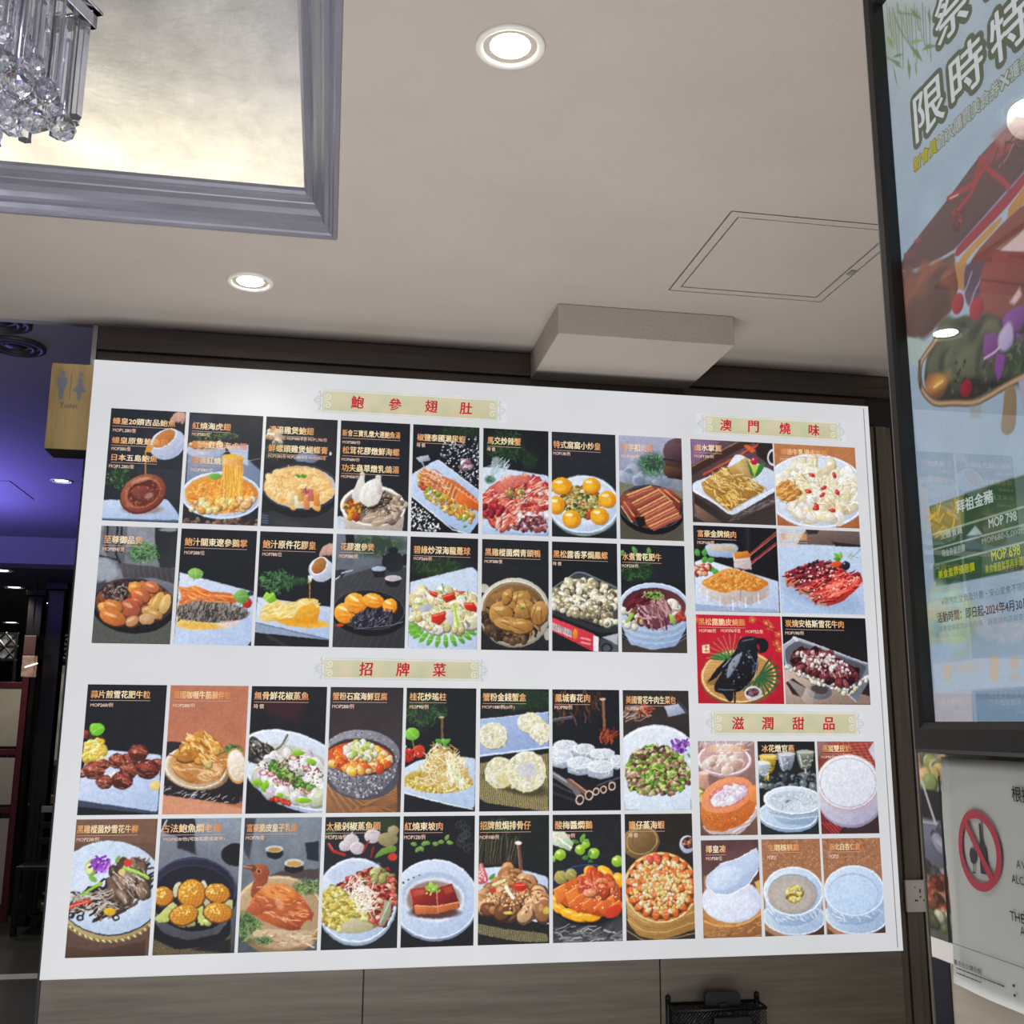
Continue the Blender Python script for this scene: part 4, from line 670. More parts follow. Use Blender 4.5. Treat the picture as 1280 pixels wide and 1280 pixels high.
@tile('e1', 'F', COL[0], ROW[2], 'photo of seared beef cubes on a white plate with a green leaf')
def _():
    bg('16181e', '121419', .02); P([250, 340, 490, 355, 474, 615, 122, 612, 130, 560, 145, 420], '1c2026', None, 4); P([140, 445, 180, 350, 260, 338, 490, 358, 474, 606, 128, 560], 'd4dff4', 'b0c2e2', 4); P([126, 552, 474, 604, 473, 614, 122, 580], '3a4458', None, 3); P([122, 582, 472, 615, 122, 615], '14171c')
    E(163, 270, 17, 18, 0, 'c0443c', '8a2420'); E(205, 285, 40, 20, 10, '3a2c28', None, 6); leaf(184, 268, 66, -40, 58, '8ed83c', '5aa81c'); E(214, 248, 32, 26, -10, '90dc40', '5cb020'); L([190, 262, 240, 236], 2, 'c8f080')
    B([148, 330, 175, 300, 240, 300, 250, 330, 230, 375, 150, 380], 60, 11, 'f0d860 e0b830 fff0a0 d8c050', hl=.3, dk=.75); S([150, 330, 240, 300, 240, 370, 150, 375], 30, 26, 4, 'fdf4b0 d8a828', -30)
    B([250, 440, 300, 430, 290, 460, 240, 470], 12, 8, 'f0e8d8 f8f4ec', hl=.2); E(345, 405, 36, 14, 0, 'f4ecd8', 'e0c8a0'); E(462, 490, 22, 22, 0, 'f0e0a0', 'd8b860')
    for q in ((150, 440, 22, 0), (200, 425, 50, 10), (240, 400, 30, 20), (350, 385, 44, 0), (300, 385, 42, 30), (350, 425, 44, 20), (390, 350, 46, 10), (470, 400, 34, 0), (430, 420, 54, 15), (245, 475, 40, 0), (322, 468, 50, 25)): beef_cube(*q, c=['8c3c2c', '7a3026', '984838'][int(q[0]) % 3])
@tile('e2', 'F', COL[1], ROW[2], 'photo of curry beef in a round bread on a black slate')
def _():
    bg('c07a5e', 'b86f50', .03, 26); P([525, 60, 862, 60, 850, 300, 700, 200, 515, 240], 'a8644c', None, 60, .4); P([485, 520, 850, 590, 828, 614, 485, 616], 'd09070', None, 6)
    P([512, 298, 590, 305, 850, 400, 842, 560, 820, 572, 492, 530], '2a2528', '1c181c', 3); S([495, 490, 835, 540, 830, 570, 495, 530], 40, 22, 3, '6a6468 a8a0a4 d8d4d8', -30); bush(800, 335, 40, 22, 50, '5aa040 3c7a2c 88c060', 16); bush(520, 400, 22, 46, 20, '5a6a38 7a8a50')
    E(640, 430, 142, 80, 8, '8a6c50', None, 3); E(638, 415, 136, 92, 8, 'e8d8c0', 'b09878'); ring(638, 412, 128, 86, 8, 'f6ead8', 4); E(640, 410, 118, 74, 6, 'c8a880', None, 5)
    E(655, 395, 120, 88, 0, '9a5c28', None, 4); E(652, 388, 118, 84, 0, 'e0a860', 'b0703c'); E(700, 440, 60, 30, -30, 'f4d8a8', None, 14, .7); S(('E', 655, 400, 110, 74), 60, 60, 5, 'c88848 f0c890 b87838', 20, .5)
    B(('E', 665, 335, 78, 50), 40, 18, 'd8983c e8b460 b87428 f0cc80 c08030', ar=2, hl=.35); E(655, 275, 28, 20, 0, 'd89a48', 'b87430'); S(('E', 665, 320, 76, 60), 50, 36, 7, 'e8b050 c07c2c f4d088 a86420', 40, .6)
    E(815, 408, 44, 76, -8, 'c08848', None, 3); E(815, 405, 42, 72, -8, 'f4f0e8', 'd8c0a0'); S(('E', 818, 410, 34, 60), 20, 14, 3, 'e0d4c0 fffaf0'); ring(815, 405, 42, 72, -8, 'd09850', 5)
@tile('e3', 'F', COL[2], ROW[2], 'photo of steamed fish fillets with pepper on a white platter')
def _():
    bg('1a1a1f', '14161b', .02); P([900, 120, 1120, 120, 1080, 220, 960, 180], '4a1c24', None, 30, .6)
    E(1080, 440, 270, 150, 24, 'a8b8d0', None, 3); E(1078, 425, 270, 152, 24, 'e2eaf6', 'b8c6de'); ring(1078, 425, 262, 146, 24, 'f6f9fe', 4); E(1090, 440, 215, 105, 24, 'c8d0c8', 'b8b89c', 6)
    P([862, 300, 885, 272, 920, 300, 985, 330, 960, 380, 900, 400, 862, 380], '3a3632', '1e1c1c', 4); S([864, 300, 950, 310, 960, 380, 870, 390], 60, 22, 4, '7a746c 1a1818 a8a098 4a4440', 50); L([940, 370, 1010, 320, 1036, 272], 9, '6c665e'); L([1012, 322, 1040, 290], 5, 'b0a89c'); E(890, 315, 7, 7, 0, 'd8d4c8')
    B([920, 400, 980, 360, 1080, 350, 1200, 410, 1200, 540, 1080, 570, 960, 530, 880, 460], 130, 21, 'e4e0e4 f4f0f2 d0c8d4 c8d0b0 ece8e0', ar=1.9, hl=.25, dk=.7)
    B([970, 380, 1100, 470, 1150, 500, 1060, 490, 960, 420], 110, 7, '5a9430 78b048 3c6c20 a8c868', hl=.2); D([900, 400, 1100, 360, 1190, 440, 1160, 520, 980, 500], 130, 4, '2c2028 6a2c34 8a3038 3a4a24'); B([1080, 470, 1160, 490, 1120, 510], 20, 6, '3c6c28 7ab048')
    for x, y in ((930, 435), (965, 440), (1060, 370), (1120, 420), (1030, 480), (990, 470), (1120, 515)): ring(x, y, 16, 10, 10, 'c03848', 4, 3, .8)
    for x, y, ln, a in ((1050, 350, 70, 0), (1110, 380, 60, 15), (920, 470, 60, 70), (900, 460, 44, 50), (1060, 555, 90, 0), (990, 530, 30, 10), (880, 470, 40, 30), (940, 510, 50, -80)): leaf(x, y, ln, a, 26, 'a8d838', '6aa418')
    B([980, 540, 1060, 560, 1040, 575, 960, 550], 20, 7, 'a82818 d04830', hl=.2)
@tile('e4', 'G', COL[3], ROW[2], 'photo of tofu in crab roe sauce in a speckled stone pot')
def _():
    bg('2f2a30', '4a3a36', .02, 30); P([85, 470, 240, 540, 400, 460, 402, 606, 82, 608], 'a87850', '7c5434', 4)
    for k in range(12): L([90+k*10, 480+k*4, 150+k*22, 606], 3, 'c89868' if k % 2 else '6a4428', 3, .7)
    P([200, 600, 400, 500, 402, 560, 300, 606], 'c08858', '8a5c38', 4); 
    for k in range(6): L([240, 595-k*3, 400, 510+k*13], 3, '7a5030', 2)
    E(250, 440, 160, 112, 4, '4c4a54', None, 4); P([88, 370, 95, 440, 150, 520, 240, 548, 330, 520, 395, 450, 412, 360], '8a8a94', '5c5a66', 4); E(252, 352, 162, 102, 4, '9a9aa4', '6a6874'); 
    D([92, 380, 410, 380, 390, 450, 320, 520, 240, 545, 150, 515, 100, 450], 520, 3.4, 'c0c0c8 4a4854 a4a4ae 6a6872 dcdce2 38363f'); D(('E', 252, 350, 160, 98, 4), 200, 3, 'c8c8d0 56545e a8a8b0')
    E(245, 368, 148, 80, 4, '38302c', None, 4); E(240, 372, 143, 68, 3, 'd8602c', 'b04018'); B(('E', 240, 372, 135, 60), 120, 13, 'f08030 e05c20 f8b848 c84418 f4a040 e8d0a0', hl=.4, dk=.7); B(('E', 245, 340, 66, 40), 60, 10, 'f0ece0 e8e0c8 a8c050 f4d890 ffffff c8d890', hl=.3); D(('E', 240, 372, 130, 56), 50, 3, 'ffe0b0 ffd080')
@tile('e5', 'G', COL[4], ROW[2], 'photo of fried conpoy shreds with cherry tomatoes and a mint sprig')
def _():
    bg('15191c', '14181e', .02); bush(520, 160, 96, 70, 120, '2c4a28 3c6034 1c3420 54784c', 34); 
    for k in range(9): L([438+k*12, 90, 436+k*12, 260], 3, '3c4434', 3, .6)
    L([597, 195, 597, 290], 9, '7a5c38'); E(594, 196, 12, 4, 0, 'c8b088')
    P([425, 420, 500, 380, 640, 362, 742, 372, 736, 590, 620, 570, 422, 520], 'd4e2f4', 'b0c4e0', 4); L([424, 520, 620, 570, 728, 592], 5, 'edf4fc'); P([422, 530, 620, 580, 720, 600, 600, 606, 420, 606], '14181f', None, 4); P([425, 310, 445, 320, 430, 350, 424, 350], 'd0dceb')
    L([468, 290, 478, 330], 4, '7aa850'); E(468, 268, 32, 27, 0, '98d84c', '60a828'); L([450, 250, 485, 285], 2, 'd0f090'); E(452, 360, 28, 30, 0, 'd83c20', 'a01c10'); E(498, 343, 26, 28, 0, 'e05028', 'a82414'); D(('E', 470, 350, 40, 24), 12, 4, 'f8a080 501008'); L([440, 345, 465, 370], 3, '4a1010')
    E(580, 470, 148, 52, 2, 'c8b050', 'a88830', 6); D(('E', 580, 478, 146, 44), 420, 4.5, 'd8c060 b89838 e8d888 a08028 f0e4a0')
    P([500, 480, 530, 380, 580, 325, 640, 340, 700, 430, 700, 490], 'c8a860', 'b89048', 10, .9)
    S([500, 480, 530, 370, 580, 320, 650, 345, 705, 440, 700, 495], 260, 54, 3.6, 'f0e4b8 d8bc70 b89848 fff6d8 c8a860 e8e0d0', None, .9); S([600, 380, 690, 450, 690, 500, 640, 490], 24, 60, 4, 'f4f4e8 dce8c0', 75)
    leaf(600, 308, 42, -25, 20, '6ac040'); leaf(600, 308, 40, 205, 20, '58b038'); leaf(600, 310, 26, -80, 18, '90d860'); leaf(604, 312, 24, 30, 14, '48a030')
@tile('e6', 'H', COL[5], ROW[2], 'photo of golden crab boxes on a woven mat')
def _():
    bg('1a2420', '17191c', .02); bush(230, 120, 110, 50, 60, '24442c 34583a 182c20', 30); P([30, 205, 330, 172, 330, 330, 28, 368], 'a8bce4', '90a4d0', 3); L([28, 362, 330, 326], 7, 'dce6fa'); L([30, 206, 330, 174], 3, 'd8e2f8')
    def puff(x, y, rx, ry, c1, c2): E(x+3, y+5, rx, ry, 0, '6a6430', None, 6, .6); E(x, y, rx, ry, 0, c1, c2, 4); B(('E', x, y, rx*.92, ry*.9), int(rx*ry/28), 6, 'ece8d0 e0dab4 f4f2e4 d8d2a4', ar=2.4, hl=.1, dk=.9); S(('E', x, y, rx*.9, ry*.85), 26, 26, 2.5, 'fbfaf0 c8c090 f4f0dc', None, .8); ring(x, y, rx*.95, ry*.95, 0, 'f8f6e8', 5, 5, .6)
    puff(90, 275, 62, 56, 'e0dcb8', 'c0b470'); puff(250, 220, 54, 42, 'e4e0c0', 'c8bc78'); puff(300, 262, 50, 40, 'e0dcc0', 'c4b468')
    weave([26, 395, 330, 350, 328, 604, 24, 560], '4a4430', 'b8a870', 11); P([24, 560, 326, 604, 22, 606], '1a1c20'); P([22, 540, 130, 606, 22, 606], '14161a', '1e2026', 4)
    E(190, 485, 140, 40, 15, '1e1c14', None, 14, .6); puff(120, 435, 64, 68, 'dcd8b0', 'b8ac60'); E(150, 470, 50, 24, 20, 'c8b860', None, 8, .5); puff(235, 430, 84, 88, 'e6e4d0', 'c8c090'); E(240, 425, 40, 36, 0, 'c0c0d8', None, 16, .6)
@tile('e7', 'H', COL[6], ROW[2], 'photo of white steamed meat rolls beside bamboo tubes')
def _():
    bg('171a20', '12151b', .02); S([344, 90, 560, 90, 540, 200, 344, 210], 70, 50, 5, '4a2c20 2c2018 6a4430 1c1814', 85); L([344, 210, 430, 196], 14, '4c4a50'); L([344, 205, 430, 192], 3, '8a8c94'); L([566, 118, 572, 250], 12, '8a5c40'); E(564, 118, 13, 6, 0, 'd8b898'); S(('E', 585, 275, 34, 24), 26, 36, 6, '8a3420 b04c2c 5c2014', None)
    def roll(x, y, rx, ry):
        P([x-rx, y, x+rx, y, x+rx*.95, y+ry*1.5, x, y+ry*2, x-rx*.95, y+ry*1.5], 'c4ccd6', '909cae', 4); E(x, y+ry*1.1, rx*.97, ry*.8, 0, '98a4b4', None, 5, .6); E(x, y, rx, ry, 0, 'eef2f6', 'c0cad6', 4); S(('E', x, y+ry*.5, rx*.85, ry*1.1), 36, 12, 3, 'f6fafc b4c0cc e0e6ec'); ring(x, y, rx*.95, ry*.92, 0, 'fbfdff', 3, 3, .7)
    for q in ((405, 318, 52, 24), (484, 332, 46, 22), (562, 352, 52, 22), (625, 380, 28, 22), (345, 335, 20, 14), (388, 365, 50, 26), (466, 392, 54, 28), (555, 408, 56, 28)): roll(*q)
    L([350, 440, 440, 500, 470, 545], 24, '6c6a72'); L([350, 436, 440, 494], 6, 'b0b0b8'); L([345, 480, 430, 520], 8, '3c3c44'); L([420, 470, 505, 530], 22, '7a5848'); L([425, 464, 500, 520], 5, 'c09880'); L([344, 520, 460, 560], 12, '2c2e36')
    for x, y, r in ((466, 552, 16), (506, 532, 16), (536, 516, 12), (568, 508, 12), (604, 492, 13)): E(x, y, r, r*1.2, 15, '2a1c18'); ring(x, y, r, r*1.2, 15, 'e0c4b0', 5)
    L([540, 490, 640, 455], 8, '4a4a52')
@tile('e8', 'H', COL[7], ROW[2], 'photo of minced beef and lettuce mound on a white plate with a purple flower')
def _():
    bg('2e2828', '3a3432', .03, 16); E(700, 185, 60, 32, -8, '5c4a40', '2c201c'); S(('E', 700, 185, 54, 28), 40, 34, 5, '8a7468 3a2c26 b09a88', -15); S(('E', 745, 165, 30, 24), 20, 30, 6, 'a84c30 6a2418 c8785c'); P([830, 150, 900, 135, 935, 175, 850, 195], 'c0c8dc', '8c94ac', 4); L([890, 130, 940, 190], 10, '3a3a44')
    E(795, 420, 200, 190, 0, 'c4d2e4', None, 3); E(795, 415, 196, 186, 0, 'e4ebf5', 'd0dcec'); ring(795, 415, 188, 176, 0, 'f3f7fc', 6); P([655, 520, 950, 510, 950, 600, 655, 600], 'dde6f2', 'cdd9ea', 20)
    S(('E', 905, 320, 44, 28), 40, 22, 9, '7a3c9c 9c60c0 5a2480 c090dc', None); E(930, 360, 20, 18, 0, 'c8d4e0'); leaf(930, 350, 30, 60, 10, '5a9c40')
    P([660, 430, 690, 350, 760, 320, 850, 330, 930, 400, 945, 470, 880, 520, 760, 525, 680, 500], '7a5a44', '5c4030', 10)
    B([660, 430, 690, 350, 760, 318, 850, 328, 930, 400, 945, 470, 880, 522, 760, 527, 680, 500], 620, 6.2, '8a6050 a8c850 6a4434 c8e070 4a3028 7ab03c b08a74 5c9030 dcc8a8', ar=2.4, hl=.25, dk=.6)
@tile('f1', 'F', COL[0], ROW[3], 'photo of beef and mushroom stir fry with purple flowers on a rattan edged plate')
def _():
    bg('6a4e40', '5c4438', .03, 8); weave([120, 634, 466, 632, 460, 740, 110, 740], '6a4c3c', '80604c', 7); E(262, 950, 250, 215, 0, 'd8c890', 'a08858'); ring(262, 960, 244, 205, 0, '8a7444', 6)
    for k in range(34): a = math.radians(35+k*3.4); L([262+232*math.cos(a), 960+204*math.sin(a)-4, 262+232*math.cos(a)+9, 960+204*math.sin(a)+4], 5, '5c4c28' if k % 2 else 'f0e4b0', 2)
    P([58, 1180, 200, 1205, 420, 1160, 420, 1226, 58, 1238], '5a4030', '3c2a20', 5)
    E(268, 935, 236, 205, 0, '20242c', None, 2); E(268, 932, 234, 202, 0, 'd2dff2', 'b4c6e0'); E(265, 940, 170, 140, 0, 'dce7f6', None, 30, .6); 
    E(190, 845, 28, 38, 10, 'b8c860', '7a9c38'); E(180, 850, 16, 24, 10, 'e0e8a0'); S(('E', 230, 830, 40, 30), 40, 26, 9, '8a3cb8 a858d0 6a249c c888e0'); E(195, 895, 20, 12, 30, '7ab048'); leaf(290, 830, 50, -60, 16, '8ac850')
    S([100, 1000, 250, 900, 300, 840, 380, 810, 445, 850, 440, 950, 360, 1010, 290, 1070, 180, 1040, 80, 1040], 210, 60, 9, '3a2c26 5c483c 241c1a 8a7464 4a3a30 2c2220', -35, .5)
    B([270, 860, 400, 820, 440, 920, 350, 1000, 290, 1000], 40, 18, '6a5444 8c7460 4a382e', ar=2.6, rot=65, hl=.4); S([100, 960, 250, 930, 300, 1020, 120, 1040], 50, 60, 5, 'c0b4a8 a8968a 1c1616 d8d0c8', 5, .6); S([280, 860, 430, 830, 420, 950, 320, 1000], 30, 34, 4, 'b8a898 e0d4c8', 60)
    L([78, 1026, 130, 1000, 182, 990], 16, 'd03c24'); L([84, 1018, 176, 990], 4, 'f89078'); L([150, 962, 190, 935, 228, 914], 13, '8cc83c'); L([330, 846, 380, 862, 432, 890], 14, '90c844'); L([332, 842, 432, 884], 4, 'd0f080'); E(346, 825, 18, 16, 0, 'd83c28'); E(268, 1035, 26, 18, 0, 'f0c828', 'c89818'); E(320, 865, 14, 16, 0, 'e0c880')
    for x, y in ((100, 1052), (140, 1062), (294, 1062)): ring(x, y, 12, 10, 0, '1c1818', 7)
@tile('f2', 'F', COL[1], ROW[3], 'photo of scored abalone in a black pot with potato wedges')
def _():
    bg('8c96a4', '3a3c40', .05, 18); P([484, 633, 640, 633, 640, 680, 600, 720, 520, 700, 484, 690], '2c3038', '15171c', 6); P([560, 640, 630, 640, 640, 790, 560, 760], '24282e', None, 10); E(810, 790, 62, 50, 0, '15171b', None, 4); L([490, 690, 515, 640], 6, 'c8d4dc')
    E(630, 960, 185, 160, 3, '0d0e13'); E(632, 940, 184, 138, 3, '2c2c40', '15161f'); ring(632, 936, 178, 130, 3, '5a5c88', 3, 4); ring(634, 950, 168, 112, 3, '3c3c5c', 4, 5, .7); E(635, 960, 168, 120, 3, '191a26')
    weave([440, 1140, 520, 1180, 700, 1190, 788, 1120, 788, 1216, 436, 1224], '2c2820', '8c7c54', 9); P([455, 1070, 500, 1130, 600, 1160, 740, 1130, 790, 1060, 790, 1130, 740, 1180, 560, 1200, 450, 1150], '0e0f14', '14151a', 4); P([620, 1200, 788, 1150, 788, 1216], '1c1a1a', None, 10)
    P([455, 1068, 540, 992, 560, 1010, 520, 1080, 480, 1082], 'd8dc90', 'b0b860', 3); P([730, 990, 798, 985, 796, 1040, 760, 1030], 'd0d498', 'a8ac68', 3); P([640, 1020, 670, 1010, 680, 1080, 650, 1085], 'c0cc70', None, 4); E(560, 940, 18, 34, 20, 'e0e0c0', 'b8b890'); E(680, 960, 18, 60, -10, 'dcdcb8', 'b0b088'); B([560, 1075, 700, 1075, 690, 1090, 580, 1090], 8, 12, 'c8d080')
    for x, y, rx, ry, a in ((498, 968, 44, 42, -10), (622, 958, 60, 64, 0), (732, 955, 54, 42, 10), (588, 1048, 62, 44, -15), (734, 1038, 62, 44, 5)):
        E(x, y+3, rx*1.05, ry*1.05, a, '6a3c1c', None, 3); E(x, y, rx*.96, ry*.94, a, 'f0b840', 'c87c1c')
        t = math.radians(a)
        for k in range(-3, 4):
            q = k*rx*.26; h = ry*math.sqrt(max(0, 1-(q/rx)**2))*.85
            L([x+q-6, y-h, x+q+10, y, x+q-4, y+h], 3, 'a05c14', 2.5, .8)
            q = k*ry*.27; h = rx*math.sqrt(max(0, 1-(q/ry)**2))*.85; L([x-h, y+q, x+h, y+q-4], 2.5, 'a8641c', 2.5, .7)
        D(('E', x-rx*.2, y-ry*.3, rx*.6, ry*.5), 14, 4, 'fbe088')
@tile('f3', 'F', COL[2], ROW[3], 'photo of a whole roast pigeon in a bamboo basket with tea cups behind')
def _():
    bg('7e8894', '50565c', .06, 18); P([842, 632, 900, 632, 880, 760, 870, 810, 842, 760], '3a3e44', None, 10); P([1010, 860, 1170, 850, 1170, 900, 960, 880], '4a403c', None, 4)
    E(981, 785, 36, 24, 0, '1a1c20'); E(979, 766, 38, 15, 0, 'c8ccd4'); E(979, 769, 28, 10, 0, 'b8883c'); E(1064, 848, 42, 22, 0, '20191a'); E(1064, 826, 42, 18, 0, 'd0ccd0'); E(1064, 829, 32, 12, 0, 'c89848'); P([1110, 740, 1170, 730, 1170, 820, 1120, 810], '1c2430', None, 4)
    E(1000, 1055, 200, 168, 4, '8a7050', None, 3); E(1000, 1040, 196, 160, 4, 'd0b088', '9c7c54'); ring(1000, 1036, 186, 148, 4, 'ecd0a8', 5); E(1000, 1040, 176, 140, 4, 'c0a47c', 'a88c6c')
    bush(860, 1100, 60, 70, 120, '6a9048 8ab060 4c7034 a8c880', 24); bush(1120, 930, 60, 34, 70, '88a858 b0c880 6c8c44', 20); P([880, 1120, 960, 1110, 1130, 1120, 1150, 1180, 1000, 1195, 900, 1170], 'd0b898', 'b89878', 6); S([880, 1120, 1140, 1120, 1140, 1180, 900, 1180], 60, 40, 6, 'e0ccb0 a88c6c c8ac8c', 10); bush(930, 1160, 40, 20, 30, '6a9048 9cb878', 14)
    P([880, 930, 900, 890, 950, 880, 955, 900, 930, 930, 910, 960, 900, 985, 875, 975], 'a85838', '7a3420', 3); E(920, 865, 38, 36, 0, 'b06038', '8a4024'); P([842, 838, 900, 830, 905, 855, 885, 870, 880, 856, 850, 852], '8a4c34', '6a3020', 3); E(912, 862, 6, 7, 0, '2a1414'); ring(912, 862, 9, 9, 0, 'd89878', 3); L([846, 840, 880, 846], 3, 'e0b8a0')
    P([870, 1000, 905, 950, 960, 915, 1030, 915, 1090, 960, 1140, 1030, 1148, 1060, 1110, 1075, 1090, 1110, 1040, 1115, 960, 1090, 900, 1060], 'd8783c', 'a04820', 4); E(1000, 950, 70, 34, 10, 'f0a050', 'e08838', 10, .8)
    P([858, 1020, 900, 990, 970, 975, 995, 1010, 960, 1035, 900, 1055, 862, 1042], 'c86c40', '9a4424', 3); P([950, 1050, 1010, 1065, 1080, 1095, 1100, 1110, 1060, 1118, 980, 1100], 'c06438', '8a3c20', 3); P([1080, 1000, 1150, 1040, 1140, 1075, 1090, 1060], 'c8683c', '9a4424', 3)
    S(('E', 1010, 1000, 120, 70, 20), 60, 40, 4, 'e89860 b05c30 f4b888 984420', 20, .4); E(1000, 1000, 16, 30, -30, 'e8a888', None, 8, .6); L([960, 1035, 1080, 1100], 4, 'f0b090', 4, .6)
@tile('f4', 'G', COL[3], ROW[3], 'photo of two coloured steamed fish head with garlic bulbs behind')
def _():
    bg('20242a', '1a1d22', .02); P([180, 630, 400, 630, 400, 690, 200, 680], '2c3a24', None, 20)
    def garlic(x, y, r): E(x, y, r, r*.85, 0, 'ece6e8', 'b0a4ac'); [L([x, y-r*.7, x+k*r*.4, y, x+k*r*.25, y+r*.7], 2.5, 'c8b8c0', 2.5, .7) for k in (-2, -1, 0, 1, 2)]; L([x, y-r*.6, x+4, y-r*1.1], 6, 'dcd0c8')
    garlic(297, 710, 36); E(362, 724, 44, 30, 0, 'b0a478', '7c7048'); E(385, 686, 24, 22, 0, 'b8ac88', '8c7c50'); garlic(205, 728, 32); garlic(180, 752, 28); garlic(230, 762, 32)
    L([108, 745, 125, 775, 175, 790], 12, 'b02c20'); L([110, 742, 125, 770], 3, 'f08070'); L([280, 730, 255, 780], 8, '9c2820'); L([300, 760, 290, 800], 10, '8a2018'); P([304, 800, 330, 765, 375, 750, 400, 752, 398, 778, 350, 785, 310, 806], '88a848', '54742c', 3); E(382, 800, 20, 16, 0, 'c83828'); bush(110, 700, 26, 16, 16, '4a7038 6c9050', 16)
    E(226, 995, 176, 188, 4, '8fa2b4', None, 3); E(225, 988, 174, 184, 4, 'dbe6f6', 'adc0dc'); ring(225, 988, 168, 176, 4, 'eef4fc', 5); P([90, 870, 200, 815, 330, 830, 250, 880, 130, 920], 'c0cce4', None, 14, .7)
    P([62, 960, 120, 930, 200, 890, 290, 850, 350, 850, 392, 900, 390, 980, 370, 1070, 300, 1110, 200, 1130, 110, 1110, 62, 1040], 'a89058', '8a6c40', 6)
    B([130, 925, 200, 885, 290, 850, 360, 855, 392, 910, 388, 1000, 350, 1090, 290, 1080, 260, 1000, 180, 950], 420, 7.5, 'a82c28 c84840 7a1a1c e07860 5a1414 f0b8a0 8c7c3c', ar=1.9, hl=.3); B(('E', 330, 880, 40, 30), 14, 12, 'a8a860 c8c888 707c3c', hl=.3)
    B([62, 960, 120, 925, 200, 960, 270, 1010, 275, 1070, 160, 1120, 90, 1090, 62, 1030], 420, 7.5, 'c8b048 e0cc68 a88c30 f0e498 8a8c38 d8c058', ar=1.6, hl=.25, dk=.7); P([160, 1090, 220, 1060, 300, 1090, 300, 1110, 240, 1130, 160, 1125], 'cfc8a8', 'a8a078', 4); P([320, 1090, 350, 990, 378, 985, 375, 1040, 345, 1100], 'b8b898', '7c7c68', 4); L([330, 1085, 365, 1000], 3, 'e8e8d8', 3)
    S([190, 920, 260, 910, 310, 1000, 270, 1050, 220, 960], 60, 70, 3.4, 'f4f0e4 dcd4b8 ffffff', None, .8)
@tile('f5', 'G', COL[4], ROW[3], 'photo of braised pork belly squares in a wide white soup plate')
def _():
    bg('15181d', '111318', .02)
    for k in range(16): a = k*2.4; x, y = 690+44*math.cos(a)*(k % 4)/3., 710+56*math.sin(a)*(k % 4)/3.; ring(x, y, 13, 13, 0, '3e4248', 4, 3, .8)
    for x, y, a in ((490, 750, 200), (500, 755, 120), (505, 748, -20), (552, 740, 10), (548, 742, 190), (610, 730, -60), (615, 735, 10), (608, 735, 180), (500, 750, 60)): leaf(x, y, 34, a, 18, '8ab058', '5c8038')
    E(565, 988, 188, 176, 0, '7c8aa0', None, 3); E(565, 982, 186, 172, 0, 'd6e2f5', 'b2c3e0'); ring(565, 982, 182, 167, 0, 'eaf1fc', 4); E(563, 968, 138, 104, 0, 'a4b4d0', None, 10, .7); E(563, 985, 130, 98, 0, 'd6dce6', 'dfe8f6', 8); E(562, 985, 118, 82, 0, '8c7468', 'b0a4a0', 10)
    for x, y in ((414, 926), (430, 912), (452, 898), (474, 888), (500, 878)): E(x, y, 6-(x-414)/30, 5-(x-414)/30, 0, '3a3c44')
    E(565, 1040, 108, 26, 0, '3c1c18', None, 8, .8)
    P([458, 938, 560, 925, 575, 945, 578, 1040, 480, 1042, 466, 1000], 'a83020', '6a1410', 3); P([572, 935, 640, 915, 668, 990, 672, 1015, 580, 1042], '982418', '5c100c', 3)
    P([476, 1008, 576, 1010, 578, 1045, 482, 1046], 'd88048', 'b05428', 3); P([580, 1010, 668, 992, 668, 1020, 582, 1042], 'd07438', 'a84c24', 3); L([478, 1010, 575, 1012], 3, 'f8c8a0'); L([580, 1012, 668, 994], 3, 'f8c8a0'); L([458, 938, 470, 1000], 3, 'e88070'); L([572, 930, 580, 1040], 3, 'f0b0a0'); P([470, 945, 520, 938, 530, 960, 475, 970], 'd06858', None, 8, .5); P([600, 935, 635, 925, 645, 950, 610, 960], 'd06050', None, 8, .5)
    leaf(553, 945, 44, -100, 22, 'c0e860', '88c030'); leaf(553, 945, 40, -40, 20, 'a8dc50'); leaf(553, 945, 38, -150, 20, '98d048'); leaf(550, 940, 26, 20, 14, '88c040'); D(('E', 555, 950, 34, 14), 12, 4, 'd8f090 80b840')
